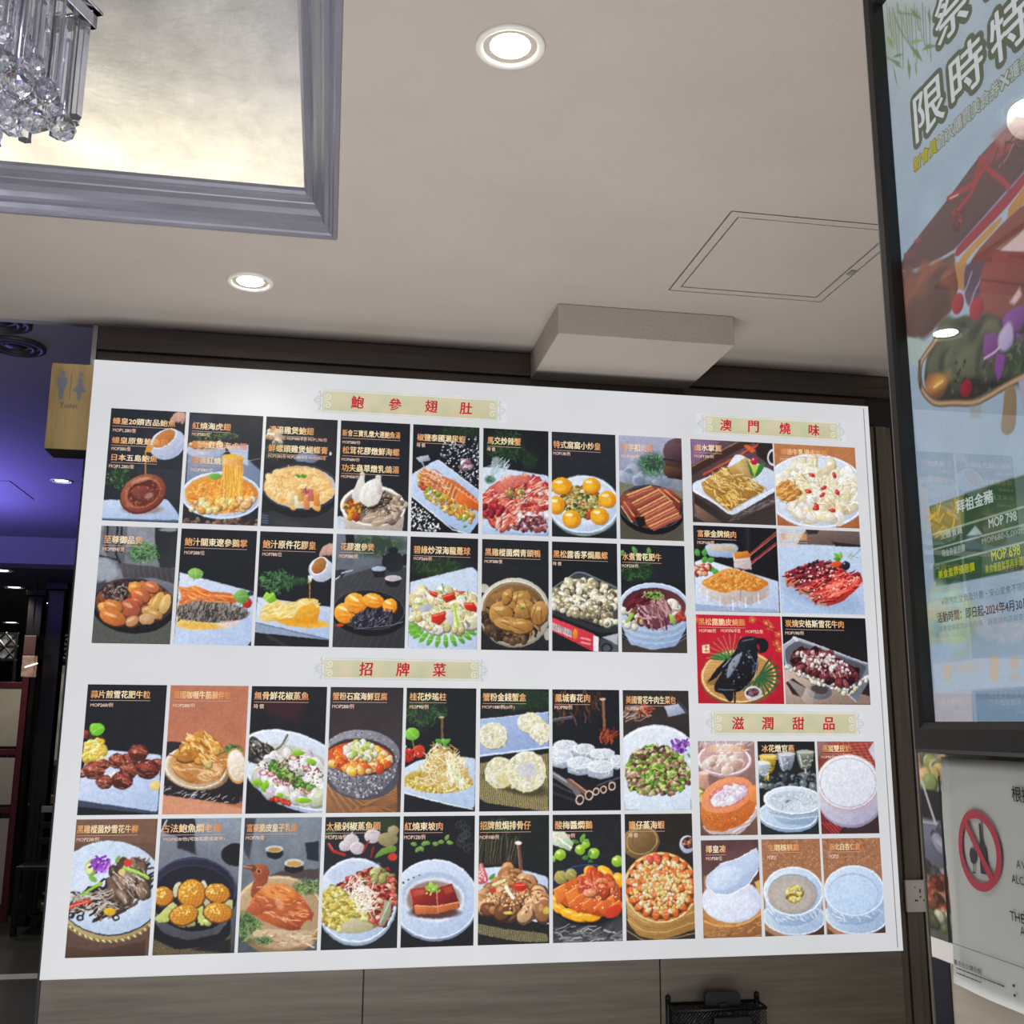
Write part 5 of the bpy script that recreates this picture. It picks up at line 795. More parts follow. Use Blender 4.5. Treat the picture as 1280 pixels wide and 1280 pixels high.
@tile('f6', 'H', COL[5], ROW[3], 'photo of pan fried pork ribs with red pepper on a white plate')
def _():
    bg('1c201e', '15171b', .02); 
    for k in range(26): L([30+k*7, 690+CV.rng.random()*40, 20+k*7+CV.rng.normal()*8, 830], 3, ['5a5038', '3a3424', '7c6c48'][k % 3], 2.5)
    L([24, 832, 190, 822], 12, '3a2c20'); bush(110, 665, 80, 34, 60, '34502c 4c6c3c 203018', 24); L([200, 742, 212, 850], 15, '6a4438'); E(200, 740, 15, 8, 0, 'f0e8e0'); L([196, 750, 206, 850], 3, 'b08a78')
    P([18, 850, 150, 840, 328, 885, 328, 1085, 200, 1060, 16, 1020], 'd4e0f4', 'aebfe0', 4); L([16, 1016, 180, 1056, 328, 1086], 6, 'eaf1fd'); P([16, 1030, 328, 1096, 328, 1174, 14, 1180], '1a1a1c'); weave([16, 1085, 150, 1110, 328, 1130, 328, 1168, 200, 1165, 16, 1130], '2e2c24', 'a89c6c', 10)
    P([22, 870, 36, 822, 48, 830, 75, 905, 50, 918, 24, 915], 'e08484', 'b84c54', 3); L([34, 830, 60, 905], 4, 'f4c4c0'); D([26, 870, 40, 840, 65, 900, 30, 905], 20, 3, 'f8e0dc'); leaf(72, 900, 44, -45, 18, '60a838'); leaf(80, 905, 36, -10, 14, '78c048')
    B([20, 990, 70, 930, 130, 850, 180, 840, 240, 890, 320, 970, 320, 1030, 240, 1050, 60, 1030], 90, 25, 'b07848 c89060 8c5830 dcac80 9c6840 7a4828', ar=1.5, hl=.35, dk=.45); D([30, 990, 150, 860, 310, 970, 240, 1040], 200, 4, 'e8c090 6c3c1c f4d8b0 a06838')
    E(205, 928, 32, 18, 5, 'e03c24', 'a81c10'); L([185, 922, 225, 920], 3, 'ff9080'); L([92, 920, 140, 900], 13, 'e0e4b0'); L([146, 930, 176, 975], 14, 'f0f0dc'); E(90, 945, 16, 12, 0, 'c0402c'); E(320, 1030, 14, 16, 0, 'c8b840'); E(155, 1040, 20, 7, 0, 'e0c060')
@tile('f7', 'H', COL[6], ROW[3], 'photo of plum sauce goose ringed with yellow fruit and limes behind')
def _():
    bg('1b1d21', '2a2c30', .03); P([344, 690, 400, 690, 440, 740, 425, 775, 344, 745], 'e0e8d4', 'a8bc98', 4); L([350, 700, 430, 760], 6, 'f6faec')
    def lime(x, y, r): E(x, y, r, r, 0, 'b8dc50', '70a020'); E(x-r*.3, y-r*.35, r*.3, r*.25, 0, 'f0fcb0', None, 5)
    for q in ((382, 790, 24), (468, 768, 22), (492, 745, 18), (526, 785, 24), (628, 818, 25), (350, 808, 14)): lime(*q)
    leaf(470, 740, 50, -70, 22, '78b848'); leaf(465, 740, 40, 200, 18, '58983c'); leaf(480, 735, 30, -20, 16, '88c050'); leaf(505, 800, 34, 170, 20, '4c9040'); leaf(505, 810, 30, 60, 20, '3c8038'); leaf(500, 800, 34, -60, 16, '60a848')
    P([344, 1060, 400, 1100, 560, 1110, 650, 1050, 650, 1165, 343, 1170], '2c2c2e', '4a4a4c', 4); S([344, 1100, 648, 1110, 648, 1165, 344, 1165], 60, 50, 4, '8c8c90 5c5c60 b0b0b4 1c1c1e', -10)
    E(500, 960, 172, 135, 0, '101420'); E(500, 950, 168, 122, 0, '1e2740', '121724'); ring(500, 948, 162, 114, 0, '4a5a90', 3)
    for x, y, rx, ry, a in ((515, 865, 34, 26, 30), (575, 870, 42, 26, 40), (630, 900, 24, 34, 0), (360, 985, 26, 20, 40), (375, 1020, 34, 20, 30), (425, 1045, 44, 22, 15), (470, 1058, 44, 20, 0), (515, 1055, 40, 22, -5)): E(x+2, y+4, rx, ry, a, '8a5000', None, 3); E(x, y, rx, ry, a, 'fcc430', 'e89408'); E(x-rx*.2, y-ry*.4, rx*.5, ry*.2, a, 'fff0a0', None, 4, .7)
    for q in ((384, 888, 28), (428, 876, 25)): E(q[0], q[1], q[2], q[2]*1.05, 0, 'c8b868', '7c7434'); L([q[0]-10, q[1]-10, q[0]+12, q[1]+8], 3, 'e8e0a8', 3, .6)
    P([350, 940, 420, 900, 500, 870, 600, 880, 645, 940, 640, 1020, 560, 1060, 440, 1030, 370, 990], 'd86820', 'a84010', 6)
    for k in range(5): x = 350+k*52; P([x, 940+k*14, x+50, 915+k*12, x+62, 960+k*10, x+20, 1010+k*10], 'f09040', 'd06018', 3); L([x+4, 942+k*14, x+50, 918+k*12], 3, 'fcc080', 3)
    for k in range(4): x = 420+k*56; P([x, 1000+k*8, x+45, 960+k*8, x+70, 975+k*8, x+40, 1045+k*4], 'e87838', 'c04c14', 3); L([x, 1000+k*8, x+45, 962+k*8], 3, 'fcb070', 3)
    B([450, 900, 520, 870, 600, 900, 620, 950, 540, 965, 460, 940], 60, 13, 'd8582c e8703c c04420 f09060', ar=2, hl=.4); S(('E', 500, 925, 44, 26), 30, 26, 6, 'b83828 e06848 f0a088'); E(610, 1035, 40, 24, -30, 'e04820', 'b02c10'); D(('E', 510, 960, 120, 70), 30, 3, 'ffe0c0')
@tile('f8', 'H', COL[7], ROW[3], 'photo of garlic steamed prawns in a round bamboo steamer')
def _():
    bg('26201e', '2e2824', .02); E(730, 735, 80, 74, -20, '9c7c4c', '5c4428'); ring(735, 730, 66, 56, -20, 'b8965c', 4); ring(738, 726, 44, 36, -20, '6c5230', 3)
    E(930, 745, 34, 38, 0, 'd4dcec', '98a4bc'); E(934, 740, 26, 26, 0, '5c2c20'); B(('E', 936, 742, 20, 20), 14, 6, '8c4c30 c09070 3c1c14', hl=.4)
    P([664, 900, 672, 1080, 720, 1140, 820, 1160, 968, 1110, 968, 900], 'c89c5c', '9a7038', 4)
    for k in range(5): L([668, 1020+k*24, 740, 1080+k*20, 830, 1092+k*17, 970, 1030+k*24], 3, '8c6430' if k % 2 else 'e4c080', 3, .8)
    E(815, 935, 162, 156, 4, 'dcb474', 'a87c44'); ring(815, 932, 154, 148, 4, 'f0d090', 6); E(815, 930, 148, 138, 4, '5c3c20')
    rg = CV.rng
    for rr, n in ((112, 20), (62, 13)):
        for k in range(n):
            a = k*2*math.pi/n+rr; x, y = 815+rr*1.05*math.cos(a), 925+rr*.98*math.sin(a); d = math.degrees(math.atan2(y-925, x-815))
            E(x+3, y+4, 38, 18, d, '8a3810', None, 3); E(x, y, 37, 16, d, ['ee8844', 'e8783c', 'f4a060'][k % 3], 'c85420')
            for j in (-1, 0, 1): ca, sa = math.cos(math.radians(d)), math.sin(math.radians(d)); px, py = x+j*14*ca, y+j*14*sa; L([px-sa*13, py+ca*13, px+sa*13, py-ca*13], 2.5, 'fccc98', 2.5, .8)
    B(('E', 815, 930, 60, 34), 30, 12, 'e88848 f4b478 d86c34', ar=2.6, hl=.3); B(('E', 815, 925, 134, 120), 300, 5, 'f8e4a8 f0d080 fff4d0 e8c068', hl=.2, dk=.72); B(('E', 790, 815, 26, 14), 4, 12, 'e85c48', hl=.4)
# ---------------------------------------------------------------- the room
CZ = 2.637; WY = 0.12
M_CEIL = mat('plaster_ceiling', 'b3a9a0', .85, grain=.05, gscale=(3, 3, 3), bump=.4, bscale=150)
M_WOOD = mat('grey_brown_laminate', '827a6d', .45, grain=.28, gscale=(3, 3, 60))
M_WOODV = mat('grey_brown_laminate_upright', '6c6357', .45, grain=.28, gscale=(60, 3, 3))
M_DARKW = mat('dark_brown_wood_shaded', '463b33', .5, grain=.3, gscale=(3, 3, 70))  # brown wood, darkened further to paint in the shade above the board
M_BLACK = mat('black_powder_coat', '1d1d1d', .45)
M_NAVY = mat('glossy_black_bevel', '14161f', .25)
M_CHROME = mat('chrome', 'c9c9cc', .12, 1.0)
M_STEEL = mat('brushed_steel', '9a9a98', .35, .9)
M_SILV = mat('silver_paint_moulding', '83838e', .42, .3, grain=.12, gscale=(6, 6, 30))
M_WHITE = mat('white_plastic', 'dcd9d2', .4)

# ceiling: slab with the tray opening and the hatch opening left out
TX0, TX1, TY0, TY1 = -1.60, -0.016, -2.75, -0.544
HX0, HX1, HY0, HY1 = 0.820, 1.240, -0.830, -0.398
SX0, SX1, SY0, SY1 = 0, 0, 0, 0
xs = sorted({-4.6, TX0, TX1, HX0, HX1, 3.2}); ys = sorted({-6.8, TY0, TY1, HY0, HY1, WY+.002})
bm = bmesh.new()
for xa, xb in zip(xs, xs[1:]):
    for ya, yb in zip(ys, ys[1:]):
        cx, cy = (xa+xb)/2, (ya+yb)/2
        if TX0 < cx < TX1 and TY0 < cy < TY1: continue
        if HX0 < cx < HX1 and HY0 < cy < HY1: continue
        bbox(bm, xa, xb, ya, yb, CZ, CZ+.05)
bmesh.ops.remove_doubles(bm, verts=bm.verts[:], dist=1e-5)
ceil = tag(finish_bm('ceiling', bm, M_CEIL), kind='structure')
# hatch in the ceiling: flush rim and lifted panel with dark joints
bm = bmesh.new(); e, w = .0045, .020
x0, x1, y0, y1 = HX0+e, HX1-e, HY0+e, HY1-e
for r in ((x0, x1, y0, y0+w), (x0, x1, y1-w, y1), (x0, x0+w, y0+w, y1-w), (x1-w, x1, y0+w, y1-w)): bbox(bm, *r, CZ, CZ+.02)
finish_bm('hatch_frame', bm, M_CEIL, ceil)
box('hatch_panel', x0+w+e, x1-w-e, y0+w+e, y1-w-e, CZ+.0005, CZ+.016, M_CEIL, ceil, bevel=.001)
bm = bmesh.new(); bbox(bm, x1-.016, x1-.002, -.60, -.575, CZ-.003, CZ+.004); finish_bm('hatch_latch', bm, M_STEEL, ceil, bevel=.001)
box('hatch_shaft', HX0-.01, HX1+.01, HY0-.01, HY1+.01, CZ+.0505, CZ+.06, M_BLACK, ceil)
# tray: silver moulding (mitred sweep), upper walls, silvered upper ceiling, hidden light strips
prof = [(0, 0), (.002, -.008), (.010, -.009), (.013, -.003), (.018, .000), (.021, .010), (.030, .012), (.034, .018), (.037, .030), (.046, .040), (.052, .050), (.055, .052), (.058, .060), (.066, .063), (.070, .062), (.076, .068), (.076, .076), (.060, .080), (.0, .080)]
bm = bmesh.new(); prev = None
cs = [(TX0, TY0, 1, 1), (TX1, TY0, -1, 1), (TX1, TY1, -1, -1), (TX0, TY1, 1, -1)]
loops = [[bm.verts.new((cx+sx*a, cy+sy*a, CZ+b)) for a, b in prof] for cx, cy, sx, sy in cs]
for i in range(4):
    A, Bq = loops[i], loops[(i+1) % 4]
    for k in range(len(prof)-1): bm.faces.new([A[k], Bq[k], Bq[k+1], A[k+1]])
tag(finish_bm('trim_1', bm, M_SILV), kind='structure', label='silver stepped moulding around the recessed ceiling tray')
bm = bmesh.new(); o_ = .48; tz = 2.90
bbox(bm, TX0-o_-.02, TX0-o_, TY0-o_, TY1+o_, CZ+.05, tz); bbox(bm, TX1+o_, TX1+o_+.02, TY0-o_, TY1+o_, CZ+.05, tz)
bbox(bm, TX0-o_, TX1+o_, TY0-o_-.02, TY0-o_, CZ+.05, tz); bbox(bm, TX0-o_, TX1+o_, TY1+o_, TY1+o_+.02, CZ+.05, tz)
finish_bm('tray_side', bm, mat('tray_white', 'cfcfc8', .7), ceil)
M_LEAF = mat('silver_leaf_ceiling', 'a09e9a', .5, .15, grain=.30, gscale=(7, 5, 5), bump=.5, bscale=60)
box('tray_top', TX0-o_-.02, TX1+o_+.02, TY0-o_-.02, TY1+o_+.02, tz, tz+.03, M_LEAF, ceil)
WARM = emat('warm_led_strip', 'fffbe8', 42); COOL = emat('cool_led_strip', 'e6e8ff', 18)
for nm, r, mm in (('rear', (TX0-.1, TX1-.0, TY1+.28, TY1+.30), WARM), ('right', (TX1+.10, TX1+.12, TY0, TY1+.24), COOL), ('front', (TX0-.1, TX1, TY0-.08, TY0-.06), COOL), ('left', (TX0-.08, TX0-.06, TY0, TY1), COOL)):
    box('light_strip', *r, CZ+.084, CZ+.096, mm, ceil)
# bulkhead box under the ceiling
tag(box('trim_2', .562, 1.050, -.265, WY-.002, 2.552, CZ-.0005, M_CEIL, bevel=.002), kind='structure', label='plaster box dropped from the ceiling above the menu board')
# main back wall: laminate panels with recessed joints on a dark backing
wb = tag(box('wall_back', -.678, 2.3, WY+.012, WY+.16, 0, CZ-.001, M_BLACK), kind='structure', label='grey brown laminate clad wall that carries the menu board')
for xa, xb in ((-.668, 0.122), (0.125, .923), (.9265, 1.640)): box('laminate_panel', xa, xb, WY, WY+.0115, 0, 2.40, M_WOOD, wb, bevel=.001)
for xa, xb, d in ((1.644, 1.664, .004), (1.668, 1.700, .010), (1.704, 1.722, .002), (1.726, 1.770, .012), (1.774, 2.29, .004)): box('upright_strip', xa, xb, WY+.0115-d, WY+.0117, 0, 2.47, M_WOODV, wb, bevel=.001)
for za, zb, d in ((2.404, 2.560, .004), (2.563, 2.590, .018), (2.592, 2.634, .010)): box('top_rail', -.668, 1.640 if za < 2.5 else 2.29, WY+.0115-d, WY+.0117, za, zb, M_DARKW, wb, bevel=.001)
box('metal_edge', -.682, -.668, WY-.004, WY+.165, 2.49, CZ-.002, M_STEEL, wb, bevel=.001); box('dark_edge', -.677, -.668, WY-.002, WY+.165, 0, 2.489, M_BLACK, wb, bevel=.001)
# left room ceiling: raised part, beam, low part; floor; far wall; side walls
RZ = 2.85; Y1 = on_z(60, 672, RZ)[1]; ZB = 2.655
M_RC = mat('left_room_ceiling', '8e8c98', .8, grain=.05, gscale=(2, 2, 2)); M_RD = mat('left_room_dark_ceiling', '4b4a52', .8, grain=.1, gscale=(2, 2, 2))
bm = bmesh.new(); bbox(bm, -4.6, 3.2, WY+.003, Y1+.3, RZ, RZ+.05); bbox(bm, -4.6, -.684, WY+.003, WY+.03, CZ, RZ); tag(finish_bm('ceiling', bm, M_RC), kind='structure', label='raised ceiling of the left room washed in blue light')  # level step added so light from the front room misses this ceiling
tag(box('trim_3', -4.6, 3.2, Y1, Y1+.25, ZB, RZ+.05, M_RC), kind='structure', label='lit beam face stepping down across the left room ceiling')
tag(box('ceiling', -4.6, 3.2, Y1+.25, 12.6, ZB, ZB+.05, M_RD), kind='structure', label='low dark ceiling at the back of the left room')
floor = tag(box('floor', -4.6, 3.2, -6.8, 12.7, -.05, 0, mat('dark_stone_floor', '38382f', .35, grain=.3, gscale=(2, 5, 2))), kind='structure')
box('bounce_tiles', -4.5, 3.1, -6.7, -.4, .0005, .004, mat('pale_bounce_tiles', 'b8b0a4', .3, grain=.1), floor)  # unseen pale floor, added to bounce light up to the ceiling
M_FB = mat('pale_floor_band', 'b8b8a4', .5)
for ya, yb in ((4.42, 4.56), (7.18, 7.30)): box('floor_band', -4.4, -.2, ya, yb, 0.0005, .002, M_FB, floor)
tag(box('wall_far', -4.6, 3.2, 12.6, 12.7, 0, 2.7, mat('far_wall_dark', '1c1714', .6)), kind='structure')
tag(box('wall_left', -4.7, -4.6, -6.8, 12.7, 0, 2.95, mat('plum_wall', '473c44', .6, grain=.1)), kind='structure')
tag(box('wall_right', 3.2, 3.3, -6.8, 12.7, 0, 2.95, mat('beige_wall', 'a3988a', .7, grain=.1)), kind='structure')
# pillar on the right
PX_ = .745; M_PIL = mat('pillar_laminate', 'a09686', .5, grain=.14, gscale=(3, 3, 50))
pil = tag(box('wall_pillar', PX_, 1.15, -2.75, -1.545, 0, CZ-.001, M_PIL, bevel=.002), kind='structure', label='beige clad pillar carrying the poster frame and the notice')
box('corner_strip', PX_-.002, PX_+.014, -1.5445, -1.541, 0, CZ-.002, M_STEEL, pil)
# soft walls of the rest of the hall behind the camera
tag(box('wall_front', -4.6, -2.6, -6.9, -6.8, 0, CZ, mat('beige_wall', 'a3988a')), kind='structure')
# ---------------------------------------------------------------- recessed downlights
LENS = emat('lamp_lens', 'fffbe8', 26)
def downlight(x, y, r, z, label, power, lens=None, group='recessed ceiling downlights', s=1.0):
    t = empty('downlight', label, 'ceiling light', (x, y, z), group)
    bm = bmesh.new(); lathe(bm, [(r, 0), (r, -.003), (r*.93, -.006), (r*.80, -.005), (r*.74, .004), (r*.70, .016)], 40); finish_bm('bezel', bm, M_WHITE, t, True)
    bm = bmesh.new(); lathe(bm, [(0, -.001), (r*.5, -.001), (r*.72, .002), (r*.72, .01), (0, .01)], 32); finish_bm('lens', bm, lens or LENS, t, True)
    if power:
        p = bpy.data.lights.new('downlight_beam', 'SPOT'); p.energy = power; p.color = (1, .95, .82); p.spot_size = 2.2; p.spot_blend = .6; p.shadow_soft_size = .04
        o = bpy.data.objects.new('downlight_beam', p); COLL.objects.link(o); o.parent = t; o.location = (0, 0, -.02)
    return t
downlight(.255, -1.295, .058, CZ, 'large round recessed ceiling light shining above the middle of the menu board, nearest the camera', 14)
downlight(-.230, -.257, .058, CZ, 'round recessed ceiling light just below the corner of the silver tray moulding', 14)
FARL = emat('far_lamp_lens', 'fff6d8', 9)
p_ = on_z(77, 601, RZ); downlight(p_[0], p_[1], .060, RZ, 'bright ceiling light in the blue lit ceiling just under the toilet sign', 30, emat('white_lamp_lens', 'ffffff', 12))
for (px, py, lab) in ((2, 713, 'far ceiling light cut by the left edge of the photo'), (18, 734, 'far ceiling light left of the pair in the dark low ceiling'), (65, 754, 'far ceiling light closest to the menu board edge in the dark low ceiling'), (14, 778, 'far ceiling light above the cream panel'), (42, 787, 'dim far ceiling light above the hanging lantern')):
    p_ = on_z(px, py, ZB); downlight(p_[0], p_[1], .085 if py < 760 else .1, ZB, lab, 45, FARL if py != 787 else emat('dim_lamp_lens', 'f0d890', 3), 'far downlights in the left room')
# round nozzles / speakers in a recessed panel at the left
for px, py, lab in ((20, 431, 'round dark air nozzle in the left room ceiling, the lower and larger one'), (0, 400, 'round dark air nozzle in the left room ceiling, cut by the photo edge')):
    p_ = on_z(px, py, RZ); t = empty('air_nozzle', lab, 'air vent', (p_[0], p_[1], RZ), 'round air nozzles'); M_NZ = mat('nozzle_grey', '3c3b44', .5)
    for nm, a, b in (('outer_ring', .10, .082), ('inner_ring', .07, .054)):
        bm = bmesh.new(); lathe(bm, [(a, 0), (a, -.012), (b, -.016), (b, 0)], 32); finish_bm(nm, bm, M_NZ, t, True)
    bm = bmesh.new(); lathe(bm, [(0, -.010), (.03, -.010), (.045, 0)], 24); finish_bm('core', bm, M_BLACK, t, True)
# access hatch line in the left ceiling
p_ = on_z(12, 601, RZ); bm = bmesh.new(); bbox(bm, p_[0]-.6, p_[0], p_[1], p_[1]+.5, RZ-.004, RZ); tag(finish_bm('ceiling_hatch', bm, M_RC), 'flat square hatch in the blue lit ceiling at the left photo edge', 'hatch')

# ---------------------------------------------------------------- the backlit menu board
BX0, BX1, BZ0, BZ1 = -.6456, 1.5806, .9441, 2.4947
mb = empty('menu_board', 'huge white backlit menu board with rows of dish photos on the back wall', 'menu board', ((BX0+BX1)/2, WY-.005, BZ0))
def keep(o, parent): o.parent = parent; o.matrix_parent_inverse = Matrix.Translation(parent.location).inverted(); return o
keep(box('housing', BX0+.001, BX1-.001, .012, WY-.012, BZ0+.001, BZ1-.001, mat('board_housing', '35332f', .5)), mb)
bm = bmesh.new(); bbox(bm, BX0, BX1, .0, .0115, BZ0, BZ1); bmesh.ops.bevel(bm, geom=[e for e in bm.edges if abs(e.verts[0].co.y)+abs(e.verts[1].co.y) < 1e-6], offset=.006, segments=3, affect='EDGES', profile=.5)
keep(finish_bm('lit_fabric', bm, emat('lit_white_fabric', 'd8d9dc', .93, .06, 1.6), None, True), mb)
bm = bmesh.new(); tube(bm, [(1.562, -.0006, BZ0+.01), (1.561, -.0006, 1.7), (1.5625, -.0006, BZ1-.01)], .0011, 6); keep(finish_bm('fabric_seam', bm, mat('seam_grey', 'b4b4b8', .7)), mb)
GOLD = 'dc9058 f2d4a4 fcecc8 f2d4a4 dc9058'; CREAM = 'e8c0a8'
CAPS = {
'a1': [('t', '蠔皇20頭吉品鮑魚', 125, 104, 440, 34), ('p', 'MOP1,280/隻', 125, 150, 242, 22), ('t', '蠔皇原隻鮑魚扣', 120, 200, 400, 34), ('p', 'MOP380/隻', 118, 242, 215, 22), ('t', '日本五島鮑魚', 118, 286, 348, 34), ('p', 'MOP1,280/隻', 105, 330, 232, 22)],
'a2': [('t', '紅燒海虎翅', 522, 128, 716, 36), ('p', 'MOP580/位', 520, 170, 612, 20), ('t', '蟹肉紅燒海虎翅', 520, 222, 796, 36), ('p', 'MOP480/位', 520, 264, 612, 20), ('t', '蟹黃紅燒海虎翅', 520, 300, 776, 36), ('p', 'MOP580/位', 515, 348, 626, 20)],
'a3': [('t', '濃湯雞煲鮑翅', 905, 148, 1130, 38), ('p', 'MOP480/份 MOP980/半份 MOP1,780/份', 905, 188, 1196, 20), ('t', '鮮螺頭雞煲蝴蝶膏', 902, 240, 1200, 38), ('p', 'MOP1,080/份 MOP2,180/半份 MOP3,880/份', 902, 280, 1190, 20)],
'a4': [('t', '新會三寶扎燉大連鮑魚湯', 72, 124, 362, 34), ('p', 'MOP388/份', 72, 170, 162, 18), ('t', '松茸花膠燉鮮海螺', 72, 210, 358, 38), ('p', 'MOP688/份', 68, 256, 158, 18), ('t', '功夫蟲草燉乳鴿湯', 68, 298, 356, 38), ('p', 'MOP458/份', 66, 342, 158, 18)],
'a5': [('t', '椒鹽泰國瀨尿蝦', 445, 146, 688, 36), ('p', '時 價', 444, 186, 486, 20)],
'a6': [('t', '馬交炒辣蟹', 76, 122, 244, 38), ('p', '時 價', 76, 166, 116, 20)],
'a7': [('t', '特式窩窩小炒皇', 406, 142, 642, 38), ('p', 'MOP138/例', 405, 186, 490, 20)],
'a8': [('t', '香芋扣肉煲', 746, 156, 904, 38), ('p', 'MOP138/例', 745, 200, 834, 20)],
'b1': [('t', '至尊御品煲', 80, 696, 276, 40), ('p', 'MOP898/煲', 74, 744, 184, 24)],
'b2': [('t', '鮑汁關東遼參鵝掌', 484, 708, 798, 40), ('p', 'MOP288/位', 482, 762, 584, 22)],
'b3': [('t', '鮑汁原件花膠皇', 874, 720, 1140, 42), ('p', 'MOP788/位', 872, 770, 970, 22)],
'b4': [('t', '花膠遼參煲', 62, 692, 232, 38), ('p', 'MOP388/煲', 55, 740, 150, 22)],
'b5': [('t', '碧綠炒深海龍躉球', 428, 708, 712, 40), ('p', 'MOP268/例', 428, 752, 518, 20)],
'b6': [('t', '黑雞樅菌燜青頭鴨', 64, 680, 342, 38), ('p', 'MOP388/隻', 62, 726, 152, 20)],
'b7': [('t', '黑松露香茅焗鳳螺', 405, 690, 678, 38), ('p', '時 價', 404, 738, 446, 20)],
'b8': [('t', '水煮雪花肥牛', 750, 702, 946, 38), ('p', 'MOP238/例', 748, 748, 830, 20)],
'c1': [('t', '鹵水掌翼', 64, 104, 184, 30), ('p', 'MOP138/例', 62, 142, 148, 16)],
'c2': [('t', '順德牛乳浸走地雞', 444, 122, 652, 28), ('p', 'MOP268/隻', 444, 156, 524, 16)],
'c3': [('t', '富豪金牌燒肉', 76, 486, 248, 32), ('p', 'MOP168/例', 76, 526, 150, 18)],
'c4': [('t', '蜜汁叉燒', 448, 500, 564, 32), ('p', 'MOP138/例', 448, 540, 526, 18)],
'c5': [('t', '黑松露脆皮燒鵝', 80, 878, 288, 32), ('p', 'MOP188/例', 84, 918, 158, 18), ('p', 'MOP376/半隻', 180, 918, 268, 18), ('p', 'MOP752/隻', 290, 922, 368, 18)],
'c6': [('t', '炭燒安格斯雪花牛肉', 466, 886, 726, 34), ('p', 'MOP198/例', 466, 928, 548, 18)],
'd1': [('t', '原個木瓜燉官燕', 86, 222, 286, 36), ('p', 'MOP238/個', 70, 268, 150, 18)],
'd2': [('t', '冰花燉官燕', 366, 222, 530, 38), ('p', 'MOP318/位', 362, 268, 448, 20)],
'd3': [('t', '燕窩雙皮奶', 668, 222, 812, 36), ('p', 'MOP98/位', 664, 264, 732, 18)],
'd4': [('t', '椰皇凍', 86, 726, 188, 38), ('p', 'MOP58/位', 88, 772, 170, 22)],
'd5': [('t', '生磨核桃露', 396, 718, 556, 34), ('p', 'MOP28', 395, 768, 440, 20)],
'd6': [('t', '南北白杏仁露', 704, 714, 860, 34), ('p', 'MOP28', 702, 762, 752, 20)],
'e1': [('t', '蒜片煎雪花肥牛粒', 186, 96, 444, 34), ('p', 'MOP268/例', 184, 142, 282, 18)],
'e2': [('t', '葡國咖喱牛筋腩伴包', 542, 98, 792, 34), ('p', 'MOP288/例', 540, 144, 636, 18)],
'e3': [('t', '無骨鮮花椒蒸魚', 892, 102, 1128, 36), ('p', '時 價', 890, 148, 934, 20)],
'e4': [('t', '蟹粉石窩海鮮豆腐', 124, 104, 360, 34), ('p', 'MOP288/例', 122, 148, 216, 20)],
'e5': [('t', '桂花炒瑤柱', 456, 106, 616, 34), ('p', 'MOP98/例', 456, 150, 538, 20)],
'e6': [('t', '蟹粉金錢蟹盒', 46, 108, 234, 36), ('p', 'MOP188/例(6件)', 44, 152, 184, 20)],
'e7': [('t', '鳳城春花肉', 358, 112, 510, 36), ('p', 'MOP98/例', 356, 152, 432, 20)],
'e8': [('t', '美國雪花牛肉生菜包', 664, 120, 880, 34), ('p', 'MOP238/例', 662, 156, 740, 18)],
'f1': [('t', '黑雞樅菌炒雪花牛柳', 126, 680, 390, 36), ('p', 'MOP238/例', 124, 724, 222, 20)],
'f2': [('t', '古法鮑魚燜老雞', 492, 676, 750, 38), ('p', 'MOP428/份(可加花膠或遼參)', 500, 724, 764, 20)],
'f3': [('t', '富豪脆皮皇子乳鴿', 860, 674, 1078, 36), ('p', 'MOP78/隻', 856, 716, 936, 20)],
'f4': [('t', '太極剁椒蒸魚頭', 94, 668, 332, 38), ('p', 'MOP218/例', 92, 714, 186, 22)],
'f5': [('t', '紅燒東坡肉', 434, 668, 600, 36), ('p', 'MOP128/例', 432, 714, 524, 22)],
'f6': [('t', '招牌煎焗排骨仔', 34, 664, 254, 38), ('p', 'MOP108/例', 28, 714, 116, 20)],
'f7': [('t', '酸梅醬燜鵝', 358, 662, 520, 36), ('p', 'MOP188/例', 358, 708, 444, 20)],
'f8': [('t', '籠仔蒸海蝦', 676, 662, 832, 36), ('p', '時 價', 676, 706, 716, 20)],
}
UX, UZ = np.array([1., 0, 0]), np.array([0, 0, 1.])
def crop_xz(crop, x, y):
    ox, oy, s = CROPS[crop]; p = on_y(ox+x/s, oy+y/s, 0.0); return p[0], p[2]
for key in sorted(TILES):
    crop, (x0, x1), (z0, z1), label, fn = TILES[key]
    im = paint_tile(key); nz, nx = im.shape[:2]
    X = np.linspace(x0, x1, nx)[None, :]*np.ones((nz, 1)); Z = np.linspace(z0, z1, nz)[:, None]*np.ones((1, nx))
    V = np.stack([X, np.full_like(X, -.0012), Z], -1).reshape(-1, 3)
    o = keep(ink_mesh('dish_photo', V, grid_quads(nz, nx), im.reshape(-1, 3), None), mb); o['label'] = label
    lt = Lettering()
    for kind, text, cx0, cy, cx1, ch in CAPS[key]:
        xa, za = crop_xz(crop, cx0, cy); xb, _ = crop_xz(crop, cx1, cy); xa = max(xa, x0+.002); xb = min(xb, x1-.002)
        h = abs(crop_xz(crop, cx0, cy+ch)[1]-za); z = za-h/2
        if kind == 't':
            light = im[int(np.clip((z0-za)/(z0-z1)*nz, 0, nz-1)), :].mean() > .36
            lt.add(text, (xa, -.0022, z), UX, UZ, xb-xa, h, GOLD if not light else 'd08048 ecc490 f6e0b8 ecb47c d08048', .022)
            lt.quad([(xa, -.0022, z-h*.30), (xb, -.0022, z-h*.30), (xb, -.0022, z-h*.30+.0012), (xa, -.0022, z-h*.30+.0012)], 'c8a090')
        else: lt.add(text, (xa, -.0022, z), UX, UZ, xb-xa, h, 'e0a890 f0dccc e0b098', .012)
    c = lt.build('caption', o)
